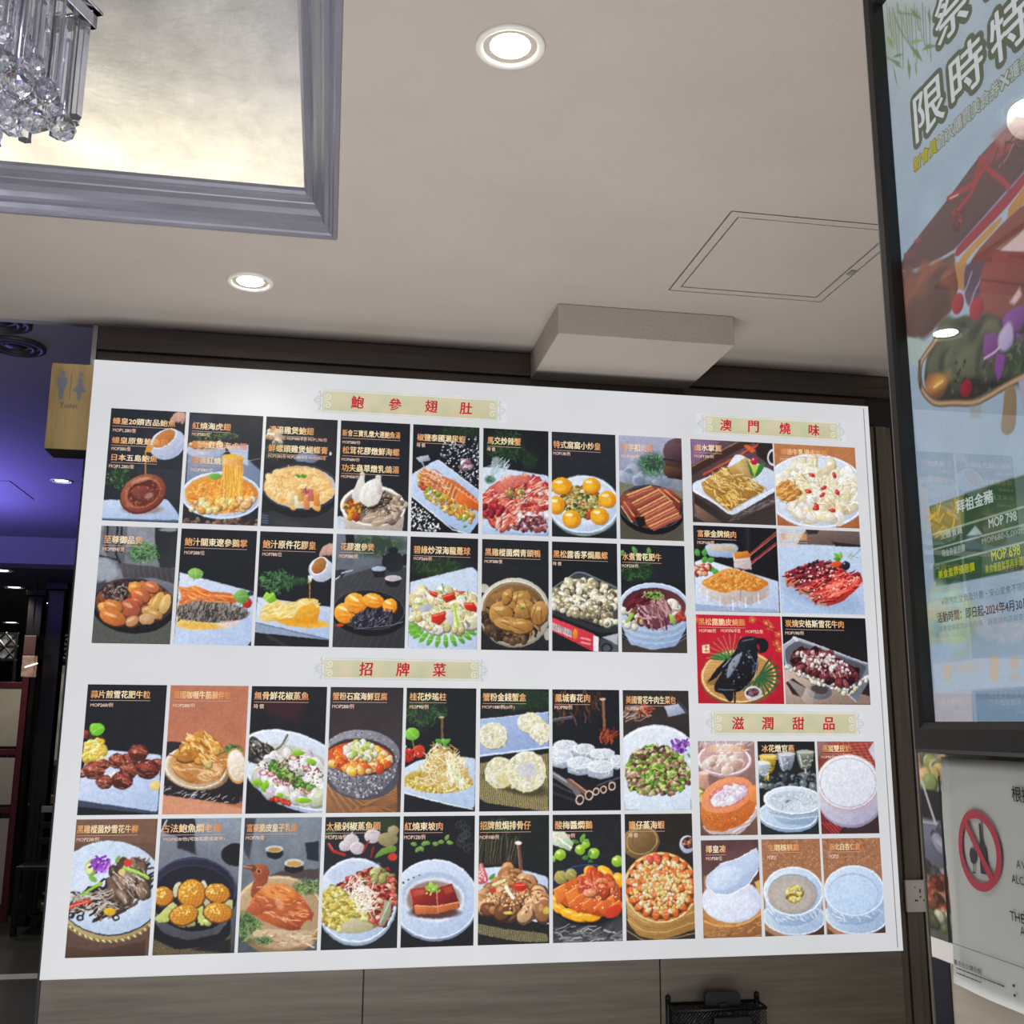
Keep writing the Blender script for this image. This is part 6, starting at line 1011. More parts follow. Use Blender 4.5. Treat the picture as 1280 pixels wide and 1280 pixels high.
# section banners
def banner(x0, x1, z0, z1, text, xs, label, lh):
    """beige plate with fret corners and chevron ends, brush characters in red"""
    global CV
    c = .0014; nx, nz = int((x1-x0)/c)+1, int((z0-z1)/c)+1
    PX, PY = np.meshgrid(np.linspace(0, (x1-x0)*1000, nx*SS), np.linspace(0, (z0-z1)*1000, nz*SS)); CV = Canvas(PX, PY, 5)
    W, Hh = (x1-x0)*1000, (z0-z1)*1000; bg('d9dadf'); g = 'b6b8ae'; wl = 'eceee6'
    a = 27; P([a, 6, W-a, 6, W-a, Hh-6, a, Hh-6], 'cdc9a8', 'c6bf9e', 1); CV.img *= 1+vnoise(CV.h, CV.w, 40, CV.rng)[..., None]*np.array([.10, .02, .04])
    for q, cl in ((3.5, g), (6.5, wl)): L([a-3+q, q, W-a+3-q, q], 1, cl, .9); L([a-3+q, Hh-q, W-a+3-q, Hh-q], 1, cl, .9); L([a-3+q, q, a-3+q, Hh-q], 1, cl, .9); L([W-a+3-q, q, W-a+3-q, Hh-q], 1, cl, .9)
    m = Hh/2
    for sx, bx in ((1, 0), (-1, W)):
        T = lambda pts: [v if i % 2 else bx+sx*v for i, v in enumerate(pts)]
        for yy, d in ((m-4, -1), (m+4, 1)):
            L(T([a+6, yy, a+20, yy, a+20, yy+d*14, a+9, yy+d*14, a+9, yy+d*6, a+15, yy+d*6]), 1.8, wl, 1)
        L(T([3, m, 14, m-14, 24, m-10, 24, m-18, 14, m-22, 20, m-28]), 1.6, g, 1.1); L(T([3, m, 14, m+14, 24, m+10, 24, m+18, 14, m+22, 20, m+28]), 1.6, g, 1.1)
        L(T([8, m, 15, m-8, 22, m, 15, m+8, 8, m]), 1.4, g, 1.1); L(T([20, m-26, 20, m+26]), 1.3, g, 1)
    im = np.clip(CV.img, 0, 1).reshape(nz, SS, nx, SS, 3).mean((1, 3))
    X, Z = np.meshgrid(np.linspace(x0, x1, nx), np.linspace(z0, z1, nz)); V = np.stack([X, np.full_like(X, -.0010), Z], -1).reshape(-1, 3)
    o = keep(ink_mesh('section_banner', V, grid_quads(nz, nx), im.reshape(-1, 3), None), mb); o['label'] = label
    lt = Lettering(); zc = (z0+z1)/2
    for ch, cx in zip(text, xs): lt = Lettering(); lt.add(ch, (cx-lh/2, -.0022, zc-lh/2), UX, UZ, lh, lh, 'c8323c b8242e', .028, .06); lt.build('heading_character', o)
banner(-.068, .470, 2.450, 2.380, '鮑參翅肚', (.052, .156, .256, .354), 'beige banner with red brush heading above the upper left photos', .036)
banner(1.033, 1.500, 2.440, 2.377, '澳門燒味', (1.122, 1.208, 1.306, 1.398), 'beige banner with red brush heading above the roast photos at upper right', .036)
banner(-.035, .426, 1.716, 1.657, '招牌菜', (.100, .196, .293), 'beige banner with red brush heading above the lower left photos', .036)
banner(1.030, 1.505, 1.586, 1.518, '滋潤甜品', (1.126, 1.213, 1.304, 1.395), 'beige banner with red brush heading above the dessert photos', .036)
# cables lying on top of the board
M_CAB = mat('black_cable', '14120f', .6)
rg = random.Random(4); pts = [(.66+.035*k, .045+.02*math.sin(k*1.3), BZ1+.003+.004*abs(math.sin(k))) for k in range(8)]
pts += [(.95+.03*k, .05, BZ1+.006+.012*math.sin(k*2.1)**2) for k in range(4)]+[(1.08, .06, BZ1+.004)]
bm = bmesh.new(); tube(bm, pts, .003, 6)
for k in range(3): tube(bm, [(.93+.02*k, .03, BZ1+.004), (.96+.02*k, .04, BZ1+.028), (.985+.02*k, .05, BZ1+.01), (.97+.02*k, .06, BZ1+.022), (.94+.02*k, .07, BZ1+.004)], .0022, 6)
tag(finish_bm('power_cable', bm, M_CAB, None, True), 'tangled black cable lying along the top of the menu board', 'cable')

# ---------------------------------------------------------------- toilet sign (projecting from the wall end)
tsY = .02; a_, b_ = on_y(64, 453, tsY), on_y(108, 563, tsY)
tz1, tz0 = a_[2], b_[2]
a_ = on_y(61, 453, tsY); tx0, tx1 = on_y(60, 505, tsY)[0], -.6475
ts = empty('toilet_sign', 'small gold plate toilet sign with man and woman figures left of the menu board', 'sign', ((tx0+tx1)/2, tsY+.03, tz0))
keep(box('sign_box', tx0, tx1, tsY+.002, tsY+.10, tz0, tz1, mat('sign_black_body', '100d0c', .5), bevel=.001), ts)
keep(box('gold_plate', tx0+.001, tx1-.001, tsY, tsY+.0018, tz0+.001, tz1-.001, mat('brushed_gold', '8c7647', .42, .5, grain=.25, gscale=(90, 3, 6))), ts)
M_FIG = mat('figure_blue_grey', '5d6270', .5); W_ = tx1-tx0; cxm, cxf = tx0+W_*.28, tx0+W_*.70; zt = tz1-.046
def flat(name, polys, y, m, parent, th=.0012):
    bm = bmesh.new()
    for p in polys:
        f = bm.faces.new([bm.verts.new((q[0], y, q[1])) for q in p]); r = bmesh.ops.extrude_face_region(bm, geom=[f])
        for v in [g for g in r['geom'] if isinstance(g, bmesh.types.BMVert)]: v.co.y -= th
    return keep(finish_bm(name, bm, m), parent)
def disc(cx, cz, r, n=14): return [(cx+r*math.cos(2*math.pi*k/n), cz+r*math.sin(2*math.pi*k/n)) for k in range(n)]
s_ = .0105
man = [(-.9, 1.2), (.9, 1.2), (1.25, .6), (1.1, -1.3), (.75, -1.4), (.6, -2), (.45, -4.6), (-.45, -4.6), (-.6, -2), (-.75, -1.4), (-1.1, -1.3), (-1.25, .6)]
fem = [(-.35, 1.2), (.35, 1.2), (.6, .4), (.5, -.4), (1.7, -2.2), (.5, -2.6), (.35, -4.6), (-.35, -4.6), (-.5, -2.6), (-1.7, -2.2), (-.5, -.4), (-.6, .4)]
flat('man_figure', [disc(cxm, zt+.0165, .0075), [(cxm+a*s_, zt-.006+b*s_) for a, b in man]], tsY, M_FIG, ts)
flat('woman_figure', [disc(cxf, zt+.0165, .0065), [(cxf+a*s_, zt-.006+b*s_) for a, b in fem]], tsY, M_FIG, ts)
flat('divider', [[(tx0+W_*.48, zt+.02), (tx0+W_*.495, zt+.02), (tx0+W_*.495, zt-.055), (tx0+W_*.48, zt-.055)]], tsY, M_BLACK, ts)
q, f = glyphs('Toilet', .01); q = (q-q.min(0))/(q.max(0)-q.min(0))
keep(sheet('lettering', [(tx0+W_*.27+a*W_*.42, tsY-.0008, zt-.078+b*.014) for a, b in q], f, M_BLACK), ts)

# ---------------------------------------------------------------- poster lightbox on the pillar
GX = .730; FX = .716
pf = empty('poster_frame', 'tall black framed backlit festival poster on the pillar at the right', 'poster', (FX+.02, -1.93, 1.515))
o_ = on_x(1143, 940, FX); FY0, FY1, FZ0, FZ1 = -2.30, o_[1], o_[2], 2.582
yi1, zi0, zi1 = on_x(1161, 902, GX)[1], on_x(1161, 902, GX)[2], on_x(1096, 8, GX)[2]; yi0 = FY0+.024
WB, WSD = .036, .019                                   # bar widths: top and bottom, sides
o4 = [(FY1, FZ0, -1, 1), (FY1, FZ1, -1, -1), (FY0, FZ1, 1, -1), (FY0, FZ0, 1, 1)]; PROF = [(0, .028), (0, .002), (.12, 0), (.78, 0), (1, .004), (1, .028)]
M_FR = mat('charcoal_frame', '1b1a19', .5)
for i in range(4):
    bm = bmesh.new(); A_, B_ = o4[i], o4[(i+1) % 4]
    ra, rb = ([bm.verts.new((FX+d, e_[0]+e_[2]*w*WSD, e_[1]+e_[3]*w*WB)) for w, d in PROF] for e_ in (A_, B_))
    for k in range(len(PROF)): bm.faces.new([ra[k], rb[k], rb[(k+1) % len(PROF)], ra[(k+1) % len(PROF)]])
    bm.faces.new(ra); bm.faces.new(rb[::-1]); keep(finish_bm('frame_bar', bm, M_FR), pf)
for r in ((yi1, FY1-.001, FZ0+.01, FZ1-.01), (FY0+.001, yi0, FZ0+.01, FZ1-.01)): keep(box('inner_lining', GX+.0005, GX+.005, *r, M_NAVY), pf)
for r in ((yi0+.0005, yi1-.0005, FZ0+.005, zi0), (yi0+.0005, yi1-.0005, zi1, FZ1-.005)): keep(box('inner_lining', GX+.0005, GX+.005, *r, M_NAVY), pf)
keep(box('glass_pane', GX-.002, GX, yi0-.003, FY1-.0005, FZ0+.012, FZ1-.012, pane_mat('poster_glass', 1.85)), pf)
# poster artwork: reading grid in millimetres, x = distance along the pillar, y = down from z 2.6
c = .0013; ya = 1.97; nx, nz = int((ya+yi1)/c)+1, int((zi1-zi0)/c)+1
PX, PY = np.meshgrid(np.linspace(-yi1*1000, ya*1000, nx*SS), np.linspace((2.6-zi1)*1000, (2.6-zi0)*1000, nz*SS)); CV = Canvas(PX, PY, 77)
def q_(*v):
    out = []
    for i in range(0, len(v), 2): p = on_x(v[i], v[i+1], GX); out += [-p[1]*1000, (2.6-p[2])*1000]
    return out
def qs(ox, oy, s, *v): return q_(*[(ox if i % 2 == 0 else oy)+t/s for i, t in enumerate(v)])
bg('a9b2b4', '8fa3b6'); t_ = np.clip((CV.Y-60)/300, 0, 1)[..., None]; CV.img = CV.img*(1-t_)+hx('93a6b8')*t_; CV.img += vnoise(CV.h, CV.w, 60, CV.rng)[..., None]*.04
def R1(*v): return qs(1080, 0, 6.4, *v)
def R2(*v): return qs(1080, 160, 6.4, *v)
def R3(*v): return qs(1100, 340, 6.4, *v)
def R4(*v): return qs(1120, 520, 5.82, *v)
def R5(*v): return qs(1130, 720, 5.82, *v)
P(R1(130, 60, 380, 20, 420, 150, 300, 250, 180, 500, 130, 500), '8fa08c', None, 30, .6)
for k in range(16):
    x = 150+k*22; L(R1(x, 20+(k*37) % 120, x+14, 160+(k*53) % 260, x+24, 230+(k*61) % 330), 1.8, '5a7052' if k % 2 else '6c8068', 1.4, .9)
L(R1(200, 60, 240, 200, 330, 350, 420, 460), 1.6, '5a7044'); L(R1(120, 440, 180, 470, 260, 500), 1.5, '5a7044'); L(R1(235, 20, 250, 100, 360, 110), 1.5, '5a7044')
for a in ((330, 340, 385, 310, 450, 318, 380, 345), (430, 400, 480, 350, 560, 360, 500, 385), (340, 370, 400, 400, 440, 490, 390, 450), (200, 455, 240, 425, 290, 430, 240, 455), (190, 475, 240, 490, 280, 545, 230, 520), (340, 60, 380, 90, 435, 155, 370, 130), (200, 500, 225, 600, 245, 710, 215, 600), (320, 460, 345, 540, 335, 640, 320, 540), (150, 280, 200, 320, 210, 390, 165, 340), (380, 470, 392, 560, 395, 610, 380, 560), (490, 50, 505, 140, 495, 220, 484, 120)): P(R1(*a), '5f7a4c' if a[0] % 3 else '7a9458', None, 1.2)
# gift box and basket
P(R2(290, 1010, 380, 900, 430, 830, 620, 590, 890, 220, 1100, 0, 1290, -200, 1290, 300, 1100, 500, 690, 975, 430, 1110, 250, 1150), '5a4244', '4c3638', 1.5)
P(R2(880, 260, 1080, 20, 1290, -120, 1290, 20, 1100, 200, 940, 300), '8c3a40', None, 3); P(R2(980, 60, 1290, -160, 1290, 60, 1060, 150), '96787a', None, 8, .7); S(R2(900, 260, 1290, -40, 1290, 280, 1040, 330), 16, 26, 2, '6a4c4c a87c7c 4a3434', None)
for p in ((890, 240, 960, 330, 1130, 450, 1110, 600), (930, 320, 840, 440, 660, 560), (900, 340, 830, 520, 720, 640, 690, 720), (640, 560, 840, 440, 900, 250), (980, 350, 1130, 470)): L(R2(*p), 6, '94303a', 2)
L(R2(655, 560, 720, 530), 2, 'd8b8a0', 1); P(R2(370, 900, 440, 850, 400, 930), '8c4048'); P(R2(290, 1000, 400, 960, 360, 1040, 290, 1030), '6c3c44'); B(R2(680, 660, 780, 640, 760, 760, 680, 780), 16, 5, '7c3038 5c2c30 9c4048', hl=.2)
P(R2(690, 975, 1090, 540, 1290, 300, 1290, 400, 1100, 640, 700, 1050), '8c2c38', None, 1.5); P(R2(700, 1080, 830, 930, 1070, 690, 1060, 760, 830, 1000, 760, 1100, 740, 1280, 710, 1280), 'b48448', 'a4783c', 1.5); P(R2(1120, 640, 1290, 400, 1290, 560, 1110, 720), 'a8783e', None, 1.5); L(R2(690, 970, 1090, 530, 1290, 290), 2, '6c6494', 2)
P(R2(820, 1040, 1060, 770, 1290, 560, 1290, 780, 1050, 980, 1000, 1040, 960, 1290, 760, 1290), '7c4038', '6a3c34', 2); P(R2(1060, 970, 1290, 780, 1290, 980), 'b89a9c', None, 2); P(R2(1000, 980, 1290, 985, 1290, 1290, 940, 1290), '8c423c', '7c3834', 2); L(R2(1120, 1020, 1290, 1040), 1.5, '5c2c2c', 1)
P(R2(250, 1150, 430, 1150, 690, 990, 720, 1290, 250, 1290), '5c4540', '6c483c', 1.5); P(R2(250, 1160, 420, 1160, 690, 995, 690, 1030, 420, 1215, 250, 1220), '4a4248', None, 1.5); L(R2(250, 1145, 400, 1160, 690, 990), 1.6, '9a94ac', 1.5); P(R2(330, 1140, 480, 1100, 420, 1160), '8c8694', None, 2)
P(R3(120, 30, 560, -60, 600, 100, 560, 250, 530, 330, 430, 400, 330, 520, 160, 470), '70483c', '5c4034', 3); B(R3(150, 60, 520, 40, 500, 320, 200, 420), 26, 18, '7c4c3c 64443c 583c38', hl=0, dk=1, s=8)
P(R3(560, -80, 660, -80, 650, 160, 600, 130), 'a87c50', None, 2); P(R3(640, -80, 900, -80, 900, 60, 780, 180, 700, 300, 640, 220), '5c4a54', None, 3); L(R3(700, 0, 660, 120, 560, 330), 3, 'a09ab8', 2, .8); L(R3(800, 0, 720, 160, 680, 300), 3, '9a94b4', 2, .8)
P(R3(780, -80, 1180, -80, 1180, 240, 1000, 360, 800, 420, 760, 200), '8c4c44', '704038', 5); L(R3(780, 60, 950, 80, 1180, 110), 1.3, '4c2828'); P(R3(1000, 240, 1080, 120, 1100, 180, 1040, 260), 'c0a8ac', None, 4)
def EQ(RR, x, y, rx, ry, *a, **k):
    p = RR(x, y, x+rx, y, x, y+ry); E(p[0], p[1], abs(p[2]-p[0])+abs(p[3]-p[1])*.25, abs(p[5]-p[1]), *a, **k)
P(R3(430, 430, 640, 340, 900, 380, 1180, 300, 1180, 780, 900, 920, 700, 1030, 420, 1040, 320, 920, 330, 720), '3c4234', '2c2a28', 4); B(R3(450, 480, 850, 440, 860, 760, 400, 760), 40, 16, '4a5040 3c4434 565a44 2e3430', hl=0, dk=1, s=8); D(R3(450, 700, 900, 640, 860, 960, 480, 960), 40, 2.4, '5c5c48 24242a 3c3c40')
P(R3(160, 500, 340, 560, 420, 540, 320, 700, 290, 760, 180, 720), '9fae a8'.replace(' ', ''), None, 3)
P(R3(340, 800, 500, 820, 520, 900, 460, 1010, 380, 1010, 330, 940), '8c5c3c', '6a4838', 4); EQ(R3, 430, 880, 70, 50, 0, 'd8a050', None, 14, .9); L(R3(400, 920, 470, 870), 3, 'e8c880', 3)
EQ(R3, 590, 250, 46, 84, 0, 'a8303c', '7c2430'); EQ(R3, 740, 290, 56, 92, 0, 'a83440', '7c2430'); EQ(R3, 655, 930, 44, 70, 0, '9c2434', '741c28')
P(R3(800, 500, 900, 470, 920, 640, 830, 710, 790, 640), '7c4088', '643070', 2); P(R3(960, 330, 1080, 260, 1150, 280, 1100, 470, 1000, 480, 930, 420), '7c4890', '643474', 3); P(R3(1050, 480, 1150, 520, 1140, 590, 1060, 630), '7c408c', None, 2); P(R3(900, 650, 970, 660, 950, 800, 905, 880, 880, 760), '743888', None, 2); P(R3(900, 520, 960, 420, 1010, 380, 1040, 500, 1020, 620, 920, 640), 'b8a8c8', '9c8cb8', 5); L(R3(800, 690, 880, 640, 920, 600), 2.4, 'c8b8d4'); bush(*R3(1120, 700)[:2], 34, 30, 40, '3c5434 54704c 2c3c28', 10)
for w_, c_ in ((9, '5c4838'), (6, '94785c'), (2, 'b89c7c')): L(R3(420, 540, 330, 660, 285, 740, 290, 930, 400, 1055, 560, 1040, 720, 1050, 850, 980, 960, 910, 1180, 800), w_, c_, 1.5)
for k in range(26): p = R3(285+k*.4, 700+k*9); L([p[0]-2.4, p[1], p[0]+2.4, p[1]+.5], 1, '3a342c', .8)
P(R3(690, 1060, 775, 1065, 770, 1170, 690, 1160), '8c8c84', None, 3, .6); P(R3(960, 910, 1050, 890, 1060, 1100, 1040, 1300, 920, 1300, 950, 1100), '8c7458', '7c6c54', 2); P(R3(1070, 870, 1180, 800, 1180, 1120, 1100, 1080), '9c98ac', None, 3)
# pale lower field, green price box
P(R4(215, 655, 930, 415, 935, 1108, 265, 1240), '33503a', '2c4a34', 1.2); P(R4(225, 660, 460, 575, 470, 800, 240, 880), '8c8448', '7c7a3c', 4, .9); S(R4(225, 680, 440, 620, 440, 820, 240, 880), 26, 16, 2.4, 'b0943c 6c7434 c8a848', None)
P(R4(470, 560, 820, 450, 830, 700, 470, 800), '2c5030', '26462c', 3); P(R4(600, 660, 935, 560, 935, 760, 620, 800), '5c7454', None, 12, .4); P(R4(600, 800, 935, 700, 935, 1060, 600, 1120), '5c7058', '4c6848', 6, .6)
for a, b in ((860, 645), (970, 778), (1085, 905)): L(R4(235, a, 935, b), 1.6, 'b4c4b8', 1)
P(R4(480, 870, 545, 795, 600, 860), '9cb0b0', None, 1.5); P(R4(240, 1080, 590, 1020, 595, 1130, 250, 1200), '2c5428', None, 3, .8)
L(R4(70, 0, 115, 480, 165, 1280), 3, 'c4dcf4', 3, .5)  # bright edge glow painted into the artwork
P(R5(180, 640, 880, 560, 880, 800, 200, 840), '9fb0c2', None, 3); P(R5(180, 840, 460, 830, 465, 1060, 190, 1060), 'a4a8b4', None, 2); P(R5(465, 830, 880, 800, 880, 1060, 470, 1060), '7890a8', None, 2)
for x, y, w_, h_ in ((285, 700, 22, 56), (625, 670, 30, 84)): P(R5(x-w_, y-h_, x+w_, y-h_-4, x+w_, y+h_, x-w_, y+h_+4), 'b8a894', None, 2)
EQ(R5, 770, 630, 36, 50, 0, 'b4a89c'); P(R5(740, 700, 800, 695, 800, 750, 740, 755), 'aaa8a4', None, 2); EQ(R5, 860, 640, 20, 40, 0, 'b89c90')
B(R5(160, 200, 420, 160, 420, 420, 180, 450), 18, 16, '9cb49c b4b494 8cacac a8b8a0', hl=0, dk=1, s=14); P(R5(190, 480, 430, 470, 430, 520, 300, 560, 200, 550), '8ca8cc', None, 8, .5)
for k in range(3): P(R5(150+k*6, 130+k*8, 420, 100, 420, 116, 160+k*8, 160+k*8), 'a8c4d0', None, 6, .4)
# glow along the frame edge, painted into the artwork colours
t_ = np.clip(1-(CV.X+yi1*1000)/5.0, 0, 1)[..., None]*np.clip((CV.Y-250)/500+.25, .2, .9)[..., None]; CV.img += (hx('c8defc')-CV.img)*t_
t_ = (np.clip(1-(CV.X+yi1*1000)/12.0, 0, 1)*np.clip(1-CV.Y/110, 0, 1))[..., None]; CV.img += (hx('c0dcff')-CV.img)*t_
CV.img *= 1+vnoise(CV.h, CV.w, 5, CV.rng)[..., None]*.04
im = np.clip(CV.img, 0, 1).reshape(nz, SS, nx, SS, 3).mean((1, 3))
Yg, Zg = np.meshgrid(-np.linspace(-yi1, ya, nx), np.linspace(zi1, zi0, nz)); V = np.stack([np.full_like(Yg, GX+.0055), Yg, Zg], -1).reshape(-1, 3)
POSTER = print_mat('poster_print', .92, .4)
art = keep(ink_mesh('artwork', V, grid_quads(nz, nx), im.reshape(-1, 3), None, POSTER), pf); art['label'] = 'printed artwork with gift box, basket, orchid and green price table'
keep(sheet('artwork_margin', [(GX+.0055, -ya, zi1), (GX+.0055, yi0, zi1), (GX+.0055, yi0, zi0), (GX+.0055, -ya, zi0)], [(0, 1, 2, 3)], emat('poster_pale_blue', '9dacb8', .9)), pf)
UY = np.array([0, -1., 0]); lt = Lettering()
def ptxt(text, s0, s1, z0, z1, col, off=.0, dx=.0045, edge=None, shear=0):
    if edge: lt.add(text, (GX+dx+.0004, -s0+edge[1], z0-edge[1]), UY, UZ, s1-s0+2*edge[1], z1-z0+2*edge[1], edge[0], edge[2], shear)
    lt.add(text, (GX+dx, -s0, z0), UY, UZ, s1-s0, z1-z0, col, off, shear)
DG = '4f5846'
for i, ch in enumerate('限時特惠'): ptxt(ch, 1.657+i*.0815+.004, 1.657+i*.0815+.071, 2.297, 2.362, 'c2cacc', .016, edge=(DG, .0075, .115))
for i, ch in enumerate('祭祖'): ptxt(ch, 1.722+i*.090, 1.722+i*.090+.074, 2.392, 2.460, 'c2cacc', .016, edge=(DG, .0075, .115))
for i, ch in enumerate('新會員首次購買美食券×獲享優惠'): ptxt(ch, 1.652+i*.0182, 1.652+i*.0182+.0165, 2.262, 2.281, 'b8ae2c' if i < 3 else 'a9b4b4', .006, edge=('6a6a20' if i < 3 else '6b7462', .0018, .07))
def zr(px, py): p = on_x(px, py, GX); return -p[1], p[2]
def ptx(text, R, x0, y0, x1, y1, h, col, off=0.0):      # left and right baseline in a crop, height in metres
    a = R(x0, y0, x1, y1); ptxt(text, a[0]/1000, a[2]/1000, 2.6-(a[1]+a[3])/2000, 2.6-(a[1]+a[3])/2000+h, col, off)
ptx('拜祖金豬', R4, 415, 700, 685, 640, .016, 'b8c8c4', .03); ptx('MOP 798', R4, 650, 810, 855, 765, .011, 'b4c4bc', .02); ptx('MOP680-5,000份', R4, 600, 920, 930, 870, .009, '9cb0a8'); ptx('MOP 698', R4, 670, 1055, 880, 1010, .012, 'b8b830', .02)
ptx('美食套票優惠價', R4, 285, 1185, 550, 1130, .011, 'a8b020', .03); ptx('美食優惠套票再享優惠', R4, 625, 1145, 930, 1080, .010, 'a8b024', .01); ptx('現金券優惠價', R4, 310, 1025, 480, 985, .009, '98aca4', .01); ptx('全體會員', R4, 300, 895, 460, 855, .009, 'a8b8b0', .01)
ptx('※適用於堂食及外賣・安心堂食不限時', R5, 250, 215, 880, 100, .009, '4c6470'); ptx('活動時間：即日起-2024年4月30日', R5, 220, 350, 880, 232, .013, '34383c', .02); ptx('優惠受條款及細則約束・詳情請向店員查詢', R5, 230, 410, 880, 310, .007, '6c7c88'); ptx('美食優惠', R5, 320, 715, 530, 690, .012, 'b0a89c', .01); ptx('掃描關注更多優惠資訊', R5, 500, 905, 870, 880, .009, '66788a')
lb = lt.build('lettering', None); lb.data.materials.clear(); lb.data.materials.append(POSTER); keep(lb, pf)

# ---------------------------------------------------------------- strip of food poster and dark panel on the pillar, under the frame
SXp = PX_-.0012
def strip_pt(px, py): p = on_x(px, py, SXp); return p
zt_, zm_, zl_ = 1.515, on_x(1150, 1165, SXp)[2], on_x(1152, 1190, SXp)[2]
sp = empty('food_poster', 'narrow strip of glossy food poster showing behind the paper notice', 'poster', (SXp, -1.60, zl_))
nx, nz = 90, 110; PX, PY = np.meshgrid(np.linspace(0, 120, nx*SS), np.linspace(0, 250, nz*SS)); CV = Canvas(PX, PY, 9)
bg('6a6c74', '55564e', .06, 12); P([0, 0, 120, 0, 120, 55, 0, 60], '8c9484', None, 4); B(('E', 14, 20, 40, 24), 26, 10, 'd0c070 8a9a5c d8b088 506a70', hl=.2); P([0, 50, 120, 55, 120, 95, 0, 90], '1c1c24', None, 3); L([4, 40, 34, 130], 3.4, 'c4c8d0', 1.5); L([0, 96, 120, 94], 3, 'c0c4cc', 1.5); P([0, 98, 120, 98, 120, 160, 0, 150], '70748a', '4a4a54', 5); B([0, 100, 120, 100, 120, 180, 0, 180], 30, 8, '8c90a0 4a4c58 a4a8b4 383a40', hl=.3)
B([0, 160, 120, 160, 120, 215, 0, 215], 40, 8, '7a3028 5c2018 b0846c 3c2018 8c4c34', hl=.4); B([0, 205, 120, 205, 120, 240, 0, 240], 40, 6, '6a7a48 98a070 c8c8b0 4a5430', hl=.3)
im = np.clip(CV.img, 0, 1).reshape(nz, SS, nx, SS, 3).mean((1, 3)); Yg, Zg = np.meshgrid(np.linspace(-1.5475, -1.70, nx), np.linspace(zt_, zm_, nz))
INKM = bpy.data.materials.new('printed_ink'); INKM.use_nodes = True; b_ = INKM.node_tree.nodes['Principled BSDF']; a_ = INKM.node_tree.nodes.new('ShaderNodeAttribute'); a_.attribute_name = 'ink'; INKM.node_tree.links.new(a_.outputs['Color'], b_.inputs['Base Color']); b_.inputs['Roughness'].default_value = .25
keep(ink_mesh('food_print', np.stack([np.full_like(Yg, SXp), Yg, Zg], -1).reshape(-1, 3), grid_quads(nz, nx), im.reshape(-1, 3), None, INKM), sp)
keep(box('white_margin', SXp, SXp+.001, -1.70, -1.5475, zl_, zm_-.0005, M_WHITE), sp)
tag(box('dark_panel', SXp-.0004, SXp+.001, on_x(1191, 1268, SXp)[1], -1.549, .55, zl_-.0015, mat('dark_navy_panel', '171a26', .3)), 'dark navy panel on the pillar below the food poster strip', 'panel')

# ---------------------------------------------------------------- paper notice
NX_ = PX_-.016
nt_ = empty('paper_notice', 'white paper notice with a red no alcohol circle on the pillar', 'notice', (NX_, -1.8, 1.25))
nY0, nY1, nZ1, nZ0 = -2.06, -1.615, 1.512, on_x(1187, 1229, NX_)[2]
nY1 = on_x(1187, 1229, NX_)[1]
PAP = mat('notice_paper', 'a6a8a4', .55, grain=.04, gscale=(4, 4, 4))
def curl(s, z): return NX_+.008*math.exp(-(s/.05)**2)+.003*math.sin(z*9+s*8)*math.exp(-(s/.12)**2)
V, F = [], []; NS, NZ = 24, 20
for j in range(NZ+1):
    for i in range(NS+1):
        s = (nY1-nY0)*i/NS; z = nZ1+(nZ0-nZ1)*j/NZ; V.append((curl(s, z), nY1-s-.004*math.exp(-(s/.03)**2)*math.sin(z*25), z))
for j in range(NZ):
    for i in range(NS): a = j*(NS+1)+i; F.append((a, a+NS+1, a+NS+2, a+1))
pp = keep(sheet('paper_sheet', V, F, PAP), nt_); so = pp.modifiers.new('thickness', 'SOLIDIFY'); so.thickness = .0008
for p in pp.data.polygons: p.use_smooth = True
def on_notice(s, z, d=.0012): return (curl(max(s, 0), z)-d, nY1-s, z)
cpt = on_x(1222.5, 1063, NX_); cs_, cz_ = nY1-cpt[1], cpt[2]; tp = on_x(1222, 1013, NX_); Rr = .5*abs(on_x(1222, 1013, NX_)[2]-on_x(1222, 1113, NX_)[2])
RED = mat('notice_red', 'a03444', .5); INK = mat('notice_ink', '2f2f31', .5)
V, F = [], []
for k in range(48):
    a = 2*math.pi*k/48
    for r in (Rr*.79, Rr): V.append(on_notice(cs_+r*math.cos(a), cz_+r*math.sin(a), .0022))
for k in range(48): a = 2*k; b = 2*((k+1) % 48); F.append((a, a+1, b+1, b))
n0 = len(V); ca, sa = math.cos(math.radians(-50)), math.sin(math.radians(-50))
for t, w in ((-.85, -.1), (-.85, .1), (.85, .1), (.85, -.1)): V.append(on_notice(cs_+Rr*(t*ca-w*sa), cz_+Rr*(t*sa+w*ca), .0026))
F.append((n0, n0+1, n0+2, n0+3)); keep(sheet('ban_circle', V, F, RED), nt_)
def shape(pts): n = len(SV); SV.extend(on_notice(cs_+Rr*a, cz_+Rr*b, .0018) for a, b in pts); SF.append(tuple(range(n, n+len(pts))))
SV, SF = [], []
shape([(.10, .68), (.20, .68), (.20, .28), (.24, .18), (.34, .05), (.36, -.56), (.04, -.56), (.04, .05), (.09, .18), (.10, .28)])
shape([(-.38, .02), (-.20, .02), (-.12, -.14), (-.16, -.32), (-.27, -.38), (-.29, -.38), (-.40, -.32), (-.45, -.14)]); shape([(-.30, -.36), (-.26, -.36), (-.26, -.56), (-.30, -.56)]); shape([(-.36, -.56), (-.20, -.56), (-.20, -.60), (-.36, -.60)])
keep(sheet('bottle_and_glass', SV, SF, INK), nt_)
lt = Lettering()
def ntx(text, px, py, w, h, off=.005):
    p = on_x(px, py, NX_); lt.add(text, (NX_-.0016, p[1], p[2]-h/2), UY, UZ, w, h, '2c2c2e', off)
